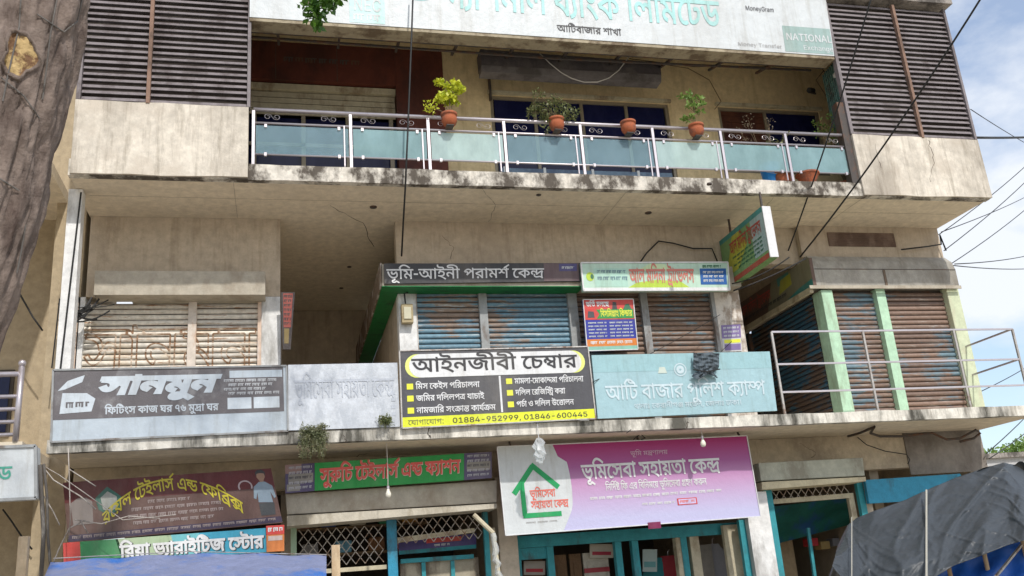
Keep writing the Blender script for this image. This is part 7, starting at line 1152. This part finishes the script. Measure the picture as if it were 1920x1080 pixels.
# electrical tangle at the left end of the first floor
t = thing('wire_tangle', 'tangle of old cables and porcelain cutouts at the left end of the first floor', 'cables', P(130,590,11.9)); rnd = random.Random(12)
mb = MB()
for k in range(16):
    a = P(rnd.uniform(108,150), rnd.uniform(555,610), 12.0); b = P(rnd.uniform(130,240), rnd.uniform(556,600), 12.1); mb.tube(sag(a, b, rnd.uniform(.02,.12), 7), rnd.uniform(.006,.013), 5)
for k in range(6):
    a = P(112+k*3, 560, 11.9); b = P(105+k*4, 690, 11.9); mb.tube(sag(a, b+Vector((rnd.uniform(-.05,.05),0,0)), rnd.uniform(-.05,.05), 6), .009, 5)
mb.build('cable', blackrub, t); mb = MB()
for x_, y_ in ((124,578),(134,583),(118,592),(128,600)): p = P(x_, y_, 11.93); mb.box(p.x-.03, p.x+.03, p.y-.03, p.y+.03, p.z-.06, p.z+.05)
mb.build('cutout', weathered('porcelain', (.55,.52,.42), (.2,.18,.15), .4, 12, 1), t)
# cables along the lower soffit on the right, and over the upper shop wall
def under(x_, y_):
    p = P(x_, y_, 12.1); return p if p.z < 3.33 else PZ(x_, y_, 3.335)
cable('soffit_cable', 'dark looping cable along the underside of the lower slab at the right', [under(x_, y_) for x_, y_ in ((1590,818),(1612,812),(1640,800),(1632,812),(1650,818),(1690,818),(1725,814),(1748,812),(1775,824),(1800,822),(1830,806),(1838,812),(1826,822),(1800,828))], .018, dark_metal)
cable('soffit_cable', 'thin wire hanging in a shallow curve on the ground floor wall at the right', [P(x_, y_, 12.2) for x_, y_ in ((1608,820),(1625,834),(1660,846),(1700,852),(1706,862),(1702,870))], .007, blackrub)
cable('wall_cable', 'thin dark wire curving over the wall above the green travel sign', [P(x_, y_, 12.24) for x_, y_ in ((1198,495),(1212,475),(1235,452),(1262,456),(1300,466),(1335,466),(1345,490))], .011, blackrub)
cable('wall_cable', 'bundle of wires leaving the top right corner of the first floor wall', [P(x_, y_, 12.1) for x_, y_ in ((1690,468),(1740,462),(1765,458),(1762,440),(1774,470))], .012, blackrub)
for k, (a, b) in enumerate((((690,335),(745,460)),)):
    pass
cable('hanging_wire', 'thin black wire dropping past the balcony and the upper soffit at the left', [P(x_, y_, Y_) for x_, y_, Y_ in ((775,-30,10.75),(772,60,10.75),(768,160,10.8),(764,260,10.85),(760,350,10.85),(756,420,11.5),(753,480,12.0))], .012)
# overhead power lines
def line(label, p0, p1, Y0, Y1, s=.05, r=.011, grp='overhead power lines'):
    cable('power_line', label, sag(P(*p0, Y0), P(*p1, Y1), s, 12), r, blackrub, 'power line', grp)
line('thickest black power line, crossing the whole right louvre to the passage sign', (1856,-30), (1500,482), 7.5, 11.8, .10, .013)
line('black power line crossing the left edge of the right louvre', (1640,-25), (1478,470), 9.0, 11.8, .08, .012)
line('power line leaving the right louvre level towards the right edge', (1830,258), (1990,254), 11.2, 14, .02, .02)
line('lower one of the two lines in front of the passage sign', (1510,485), (1375,545), 11.6, 11.9, .03, .012)
line('upper one of the two lines in front of the passage sign', (1480,482), (1372,532), 11.6, 11.9, .06, .010)
for k, (a, b) in enumerate((((1760,440),(1990,245)), ((1770,470),(1990,270)), ((1775,500),(1990,330)), ((1790,495),(1990,460)), ((1780,497),(1990,496)), ((1765,435),(1990,330)), ((1820,205),(1990,300)), ((1815,745),(1990,640)), ((1850,850),(1990,700)), ((1855,860),(1990,745)))):
    line(('steep thin line beside the upper shops against the sky','second steep thin line against the sky','third steep line against the blue sky','slightly sloping thin line against the cloud','level thin line just below the shutter box against the sky','long thin line from the slab corner towards the right edge','thin line descending right beside the louvre','thin line below the side railing on the right','thin line above the grey tarpaulin rising to the right','lowest thin line rising right above the grey tarpaulin')[k], a, b, 12.2, 16+k, .1, .0085)
for k, (a, b, Y0, Y1) in enumerate((((1350,590),(1112,716),12.2,10.93), ((1372,640),(1175,812),12.2,10.96))):
    line('thin wire slanting over the police camp board, %s of the two' % ('upper','lower')[k], a, b, Y0, Y1, .03, .005, 'wires over the police camp board')
# cables and ropes at the lower left corner
grp = 'cables at the lower left corner'
for k, (pts, r) in enumerate(((((75,872),(78,930),(82,1000),(76,1100)),.022), (((82,870),(88,930),(90,1010),(98,1100)),.014), (((78,872),(100,900),(150,930),(180,955)),.012), (((82,930),(100,960),(112,985)),.010), (((78,872),(110,890),(160,925),(230,975),(330,965)),.008), (((128,840),(130,900),(132,975),(128,1010)),.010), (((130,880),(180,912)),.010), (((140,975),(190,982),(240,968),(300,972)),.009), (((150,975),(165,1000)),.010), (((90,1080),(110,1030),(130,990),(160,975)),.012))):
    cable('street_cable', ('thick dark cable bundle dropping along the left corner','second cable beside the bundle at the left corner','pale rope slanting over the brown banner corner','short slack rope beside the white sign','long slack wire crossing the brown tailor banner','vertical pale wire in front of the brown banner','short tie wire by the emblem of the brown banner','white rope lying along the lower edge of the brown banner','short rope end below the brown banner','rope rising from the blue tarpaulin to the brown banner')[k], [P(x_, y_, 10.7 if k < 2 else 10.9) for x_, y_ in pts], r*(1 if k < 2 else .6), (weathered('grimy_cable', (.10,.09,.08), (.3,.28,.25), .3, 10) if k < 2 else weathered('pale_rope', (.42,.38,.34), (.2,.17,.15), .4, 10)), 'cable', grp)
cable('neighbour_wire', 'thin wire drooping over the beige wall at the left', [P(x_, y_, 12.2) for x_, y_ in ((28,535),(45,565),(62,595),(80,620))], .011)
cable('neighbour_wire', 'thin curved wire on the lower beige wall at the left', [P(x_, y_, 12.2) for x_, y_ in ((5,955),(20,975),(40,1005),(60,1030))], .010)
mb = MB()
# plants growing out of the slab edge
def tuft(label, px, py, w_, h, n, seed, m=leaf_d):
    rnd = random.Random(seed); c = P(px, py, D-.03); t = thing('wild_plant', label, 'plant', c); mb = MB(); L = MB()
    for k in range(n):
        a = rnd.uniform(-1, 1); e = c + Vector((a*w_*rnd.uniform(.4,1), -rnd.uniform(0,.14), rnd.uniform(-h*.75, h*.55))); b = c + Vector((a*w_*.15, .02, rnd.uniform(-.02,.05))); mid = (b+e)/2 + Vector((a*.03, -.02, .06))
        mb.tube([b, mid, e], .003, 3, .0015)
        for q in range(4): p = mid.lerp(e, q/4); leaves(L, p, (.02,.02,.02), 3, .03, rnd, .7)
    mb.build('stem', leaf_d, t); L.build('foliage', m, t)
tuft('bushy wild plant growing out of the lower slab edge below the white board', 587, 826, .22, .33, 170, 21, leafmat('wild_leaf', (.16,.18,.09), (.25,.25,.15))); tuft('small wild sprig on the slab edge beside the lawyer board', 722, 796, .11, .09, 34, 22)
rnd = random.Random(4)

# ================================================================ TARPAULINS AND POLES OF THE STALLS
def sheet(fn, nu, nv): 
    mb = MB()
    for i in range(nv+1):
        for j in range(nu+1): mb.v.append(tuple(fn(j/nu, i/nv)))
    for i in range(nv):
        for j in range(nu): a = i*(nu+1)+j; mb.f.append((a, a+1, a+nu+2, a+nu+1))
    return mb
from mathutils import noise as mn
def tarp_mat(name, c, c2):
    m = weathered(name, c, c2, .30, 2.2, .8, .5, fine=.10, bump=.0, spec=.55, hard=.4); n = m.node_tree; b = n.nodes['Principled BSDF']; g_ = N(n, 'ShaderNodeNewGeometry').outputs['Position']
    bp = N(n, 'ShaderNodeBump'); bp.inputs['Strength'].default_value = .45; bp.inputs['Distance'].default_value = .04; n.links.new(noise(n, g_, 7, 5, .5, (1, 1, .5)), bp.inputs['Height']); n.links.new(bp.outputs[0], b.inputs['Normal']); return m
grey_t = tarp_mat('grey_tarp', (.033,.040,.047), (.050,.060,.070)); blue_t = tarp_mat('blue_tarp', (.015,.11,.48), (.03,.17,.55)); pale_t = tarp_mat('blue_tarp_worn', (.13,.16,.34), (.20,.22,.38))
ridge = [(1572,1022),(1590,985),(1606,972),(1640,958),(1700,937),(1738,919),(1790,897),(1840,880),(1882,868),(1902,872),(1960,905)]
lowe = [(1560,1062),(1590,1100),(1640,1150),(1690,1130),(1740,1090),(1790,1060),(1840,1042),(1890,1022),(1925,1012),(1990,1015)]
def interp(L, u):
    k = u*(len(L)-1); i = min(int(k), len(L)-2); f_ = k-i; return L[i][0]*(1-f_)+L[i+1][0]*f_, L[i][1]*(1-f_)+L[i+1][1]*f_
def grey(u, v):
    a, b = interp(ridge, u), interp(lowe, u); x = a[0]*(1-v)+b[0]*v; y = a[1]*(1-v)+b[1]*v
    Y = 7.6 - 1.1*v - .10*math.sin(v*math.pi); f_ = .09*mn.noise(Vector((u*9, v*2.6, 1.3))) + .05*mn.noise(Vector((u*26, v*7, 4.1))) + .022*mn.noise(Vector((u*50+v*20, v*30, 7.7)))
    def rg(x_, y_, z_): return (1-min(1, abs(mn.noise(Vector((x_, y_, z_))))*3.2))**2
    f_ = .12*mn.noise(Vector((u*6, v*1.6, 1.3))) - .05*rg(u*7+v*2, v*1.3-u*1, 3.1) - .022*rg(u*13-v*5, v*3, 8.2) - .008*rg(u*26+v*10, v*8, 5.5)
    return P(x, y, Y + f_)
t = thing('grey_tarpaulin_stall', 'stall roof of a sagging dark grey tarpaulin with poles at the lower right', 'market stall', (5, 7.5, 0))
o = sheet(grey, 170, 90).build('tarpaulin', grey_t, t, smooth=True); so = o.modifiers.new('s', 'SOLIDIFY'); so.thickness = .004
def greyback(u, v):
    a = interp(ridge, u); p = P(a[0], a[1], 7.6); return p + Vector((.1, 1.2*v, -.6*v*v-.6*v + .03*math.sin(u*30)))
sheet(greyback, 40, 8).build('tarpaulin', grey_t, t, smooth=True)
def blue2(u, v):
    x = 1680+u*330; y = interp([(0,1115),(60,1080),(140,1050),(200,1022),(260,1010),(330,1008)], u)[1] + v*90; p = P(x, y, 6.9 - .2*v + .06*mn.noise(Vector((u*10, v*3, 2)))); return p
sheet(blue2, 40, 14).build('inner_tarpaulin', blue_t, t, smooth=True)
ropem = plain('rope_tan', (.40,.38,.32))
for px, y0, y1 in ((1597,972,1100),(1737,921,1110)):
    q = [P(px+(px-1560)*.0, y0-2+k*(y1-y0)/10, 7.52-.110*k-.15) for k in range(11)]; MB().tube(q, .008 if px > 1700 else .004, 6).build('rope', ropem, t)
for px, y0 in ((1845,1036),(1778,1060),(1915,1005)): p = P(px, y0, 6.8); MB().tube([(p.x,6.8,0),(p.x,6.8,p.z)], .018, 8).build('pole', wood, t)
p = P(1915,1022,6.7); q = P(1860,1090,6.7); MB().tube([p, q], .014).build('brace', steel_dull, t)
for x_, y_ in ((4.7,7.1),(6.4,6.9),(5.2,7.9),(6.6,7.9)): MB().tube([(x_,y_,0),(x_,y_,1.25)], .03, 8).build('pole', wood, t)
# blue tarpaulin, left
def bluel(u, v):
    x = 95+u*517; top = 1046 - 11*math.sin(u*math.pi*.9) + 8*(1-u) + 1.5*math.sin(u*31); y = top + v*70; sagv = .10*mn.noise(Vector((u*6, v*1.5, 9))) - .03*(1-min(1, abs(mn.noise(Vector((u*12+v*5, v*3, 2))))*2))**2 + .03*math.sin(u*17+v*4)
    return P(x - 30*v*(1-u), y, 8.6-1.3*v + sagv*1.5)
t = thing('blue_tarpaulin_stall', 'stall roof of a faded blue tarpaulin along the bottom left edge', 'market stall', (-1, 8, 0))
def mixed(m1, m2):
    m = weathered('blue_tarp_faded', (.19,.22,.36), (.03,.14,.46), .52, .9, .6, .4, fine=.12, bump=0, hard=.1); n = m.node_tree; b = n.nodes['Principled BSDF']; g_ = N(n, 'ShaderNodeNewGeometry').outputs['Position']; bp = N(n, 'ShaderNodeBump'); bp.inputs['Strength'].default_value = .5; bp.inputs['Distance'].default_value = .04; n.links.new(noise(n, g_, 7, 7, .6), bp.inputs['Height']); n.links.new(bp.outputs[0], b.inputs['Normal']); return m
o = sheet(bluel, 70, 24).build('tarpaulin', mixed(0,0), t, smooth=True)
def blueback(u, v):
    p = bluel(u, 0); return p + Vector((0, 1.4*v, -.12*v))
sheet(blueback, 40, 6).build('tarpaulin', MATS['blue_tarp_faded'], t, smooth=True)
for x_ in (-1.6, .2): 
    for y_ in (7.6, 9.8): MB().tube([(x_,y_,0),(x_,y_,1.75)], .025, 8).build('pole', wood, t)
MB().tube([P(100,1047,8.6), P(350,1034,8.62), P(612,1040,8.6)], .004).build('edge_rope', steel_dull, t)
for nm, px, pt, Y_ in (('pale square wooden post standing upright below the white sign at the left', 46, 1006, 8.0), ('pale square wooden post standing in front of the lattice shop front', 629, 1022, 8.4)):
    p = P(px, pt, Y_); tag(MB().box(p.x-.035, p.x+.035, Y_-.03, Y_+.03, 0, p.z).build('wooden_post', wood, None, bevel=.004), nm, 'post', 'pale wooden posts of the stalls')
# rain pipe / plastic wrapped pole by the pier
t = thing('wrapped_pole', 'leaning pole wrapped in crumpled clear plastic beside the ground floor pier', 'pole', P(930,1080,11.4)); a = P(888,965,11.5); b = P(925,1000,11.45); c = P(938,1100,11.4)
MB().tube([a, b], .03, 8).build('brace', beige_metal, t); MB().tube([b, c], .028, 8).build('pole', beige_metal, t)
rnd = random.Random(3); pts = [b.lerp(c, k/12) + Vector((rnd.uniform(-.02,.02),0,0)) for k in range(13)]; MB().tube(pts, [.033+rnd.uniform(-.006,.012) for _ in pts], 9).build('plastic_wrap', bm_, t)
# dark green sheet inside the right shop, with blue lining
t = thing('green_shop_canopy', 'dark green and blue cloth canopy hanging inside the right ground floor shop', 'canopy', P(1520,980,12.6))
def can(u, v):
    return P(1448+u*145, 950 - 18*u + v*(72-20*u), 12.75+.5*v + .05*math.sin(u*11)+.03*math.sin(v*9+u*4))
m = weathered('canopy_green', (.006,.085,.07), (.01,.06,.16), .42, 1.6, .6, .7, hard=.1); sheet(can, 30, 14).build('cloth', m, t, smooth=True)
MB().tube([P(1515,990,12.6), P(1530,1100,12.6)], .03).build('pole', teal, t)
part(MB().box(gx(1450), gx(1595), 13.9, 13.95, .14, P(1500,995,13.9).z), 'stall_back', weathered('tan_board', (.38,.29,.18), (.2,.14,.08), .4, 2))
for k, c_ in enumerate(((.45,.03,.04),(.35,.25,.1),(.2,.2,.22),(.5,.4,.3))):
    p = P(1510+k*22, 1010+6*(k%2), 13.7); tag(MB().box(p.x, p.x+.16, 13.6, 13.8, p.z-.12, p.z).build('goods_packet', plain('goods%d' % k, c_, .6), None, bevel=.01), ('dark red packet','tan packet','grey packet','pale packet')[k]+' hung inside the right ground floor shop', 'goods')

# ================================================================ TREE AT THE LEFT
tr = thing('street_tree', 'thick grey brown tree trunk leaning along the left edge with a pale cut scar', 'tree', (-1.75, 5, 0))
bark = weathered('bark', (.21,.165,.14), (.07,.048,.04), .50, 6, .4, .95, fine=.3, bump=1.0, bscale=14, hard=.2)
axis = [(-2.30,5.05,0,.42), (-2.15,5.05,1.0,.36), (-1.95,5.04,2.0,.31), (-1.72,5.03,2.9,.29), (-1.58,5.02,3.7,.31), (-1.47,5.0,4.6,.34), (-1.42,5.0,5.4,.37), (-1.4,5.0,6.6,.30), (-1.0,4.7,8.2,.2), (-.2,4.4,10,.1)]
mb = MB(); n = 130; fine = []
for i in range(len(axis)-1):
    NR = (3 if i > 6 else 12 if i < 2 else 34)
    for k in range(NR):
        f_ = k/NR; fine.append(tuple(axis[i][j]*(1-f_)+axis[i+1][j]*f_ for j in range(4)))
fine.append(axis[-1])
for (x, y, z, r) in fine:
    for k in range(n):
        an = 2*math.pi*k/n; v = Vector((math.cos(an)*2.2, math.sin(an)*2.2, z*.7)); fl = Vector((math.cos(an)*5.5, math.sin(an)*5.5, z*1.5)); q = r*(1 + .12*mn.noise(v) + .09*mn.noise(v*2.3+Vector((0,0,z))) - .10*(1-min(1, abs(mn.noise(fl))*3))**2 - .05*(1-min(1, abs(mn.noise(fl*2.3))*3))**2 + .03*mn.noise(Vector((fl.x*4, fl.y*4, z*9))))
        mb.v.append((x+q*math.cos(an), y+q*math.sin(an), z))
for i in range(len(fine)-1):
    for k in range(n): k2 = (k+1) % n; mb.f.append((i*n+k, i*n+k2, (i+1)*n+k2, (i+1)*n+k))
mb.build('trunk', bark, tr, smooth=True)
from mathutils.bvhtree import BVHTree
bvh = BVHTree.FromPolygons([Vector(v) for v in mb.v], mb.f)
def onbark(px, py, off=.004):
    d = ray(px, py).normalized(); h = bvh.ray_cast(CAM, d)
    return (h[0] - d*off) if h[0] else None
# pale cut scar facing the street, lying in the bark with a swollen rim
mb = MB(); scar = weathered('cut_wood', (.50,.36,.17), (.17,.095,.05), .52, 12, 1, .9, bump=.8, bscale=25, hard=.1)
for i in range(9):
    rr = i/8
    for k in range(28):
        an = 2*math.pi*k/28; wob = 1+.13*math.sin(3*an+1)+.08*math.sin(5*an)+.04*math.sin(9*an); x_ = 38+38*rr*wob*math.cos(an); y_ = 103+50*rr*wob*math.sin(an)
        q = onbark(x_, y_, (.006 + .020*math.exp(-((rr-.9)/.08)**2) + .010*mn.noise(Vector((x_*.12, y_*.12, 1)))) if rr < 1 else -.01)
        mb.v.append(tuple(q if q else P(x_, y_, 4.7)))
for i in range(8):
    for k in range(28): k2 = (k+1) % 28; mb.f.append((i*28+k, i*28+k2, (i+1)*28+k2, (i+1)*28+k))
co = MB(); co.v = list(mb.v); co.f = mb.f[28*6:]; mb.f = mb.f[:28*6]; co.build('callus', bark, tr, smooth=True)
mb.build('cut_scar', scar, tr, smooth=True)
for pts in ([(110,-20),(95,60),(88,120),(78,200)], [(2,145),(20,160),(45,180),(80,230)], [(40,-20),(36,50),(15,140),(3,200)], [(158,-20),(145,40),(120,60),(60,20)], [(0,335),(15,345),(40,360)], [(48,420),(40,470),(30,520)]):
    q = [onbark(pts[i][0]+(pts[i+1][0]-pts[i][0])*k/6, pts[i][1]+(pts[i+1][1]-pts[i][1])*k/6, .012) for i in range(len(pts)-1) for k in range(6)]; q = [v for v in q if v]
    if len(q) > 3: MB().tube(q, .004, 5).build('clinging_wire', weathered('clinging_wire', (.14,.13,.12)), tr)
# bough reaching over the picture with the leaves that hang into view
rnd = random.Random(31); st = MB(); fo = MB()
b0 = Vector((-1.42,5,5.6)); tip = P(612, -90, 6.0)
st.tube([b0, b0.lerp(tip,.4)+Vector((0,0,.35)), b0.lerp(tip,.8)+Vector((0,0,.2)), tip], .05, 8, .015)
for k in range(22):
    e = P(rnd.uniform(575,655), rnd.uniform(-110,8), 6.0+rnd.uniform(-.15,.15)); st.tube([tip, (tip+e)/2+Vector((0,0,.03)), e], .006, 4, .003); leaves(fo, e, (.07,.07,.07), 34, .06, rnd, 1.0, -.4)
for x_, y_ in ((592,22),(600,34),(596,45),(603,14),(610,0),(632,2),(640,-8),(585,12),(590,2),(620,6),(583,30),(606,25)): leaves(fo, P(x_, y_, 6.0), (.035,.05,.035), 22, .055, rnd, 1.0, -.8)
for k in range(40):
    c_ = Vector((rnd.uniform(-3,1.2), rnd.uniform(3.2,6.4), rnd.uniform(7.6,10.5))); leaves(fo, c_, (.45,.45,.3), 60, .10, rnd, 1.0, -.2)
st.build('bough', bark, tr); fo.build('crown', leaf_t, tr)

# ================================================================ FAR RIGHT
fb = thing('far_building', 'small grey building far off behind the grey tarpaulin at the right edge', 'building', (31, 34, 0)); p = P(1875, 905, 34); q = P(1990, 862, 34)
MB().box(p.x-1, q.x+4, 34, 40, 0, q.z+.2).build('wall', weathered('far_wall', (.42,.42,.42)), fb); MB().box(p.x-1.2, q.x+4.2, 33.8, 40.2, q.z+.2, q.z+.4).build('roof', oldconc, fb)
for k in range(4): MB().box(p.x+.5+k*1.4, p.x+1.2+k*1.4, 33.95, 33.999, 2.0, 3.0).build('window', dark_in, fb)
ft = thing('far_tree', 'small green tree crown beyond the grey building at the right edge', 'tree', (38, 42, 0)); c = P(1915, 855, 42); fo = MB()
for k in range(60): leaves(fo, c+Vector((rnd.gauss(.5,1.0), rnd.gauss(0,1), rnd.gauss(0,.45))), (.4,.4,.3), 40, .22, rnd, 1.1)
fo.build('crown', leaf_g, ft); MB().tube([(c.x+.5, 42, 0), (c.x+.5, 42, c.z)], .25, 8, .12).build('trunk', bark, ft)
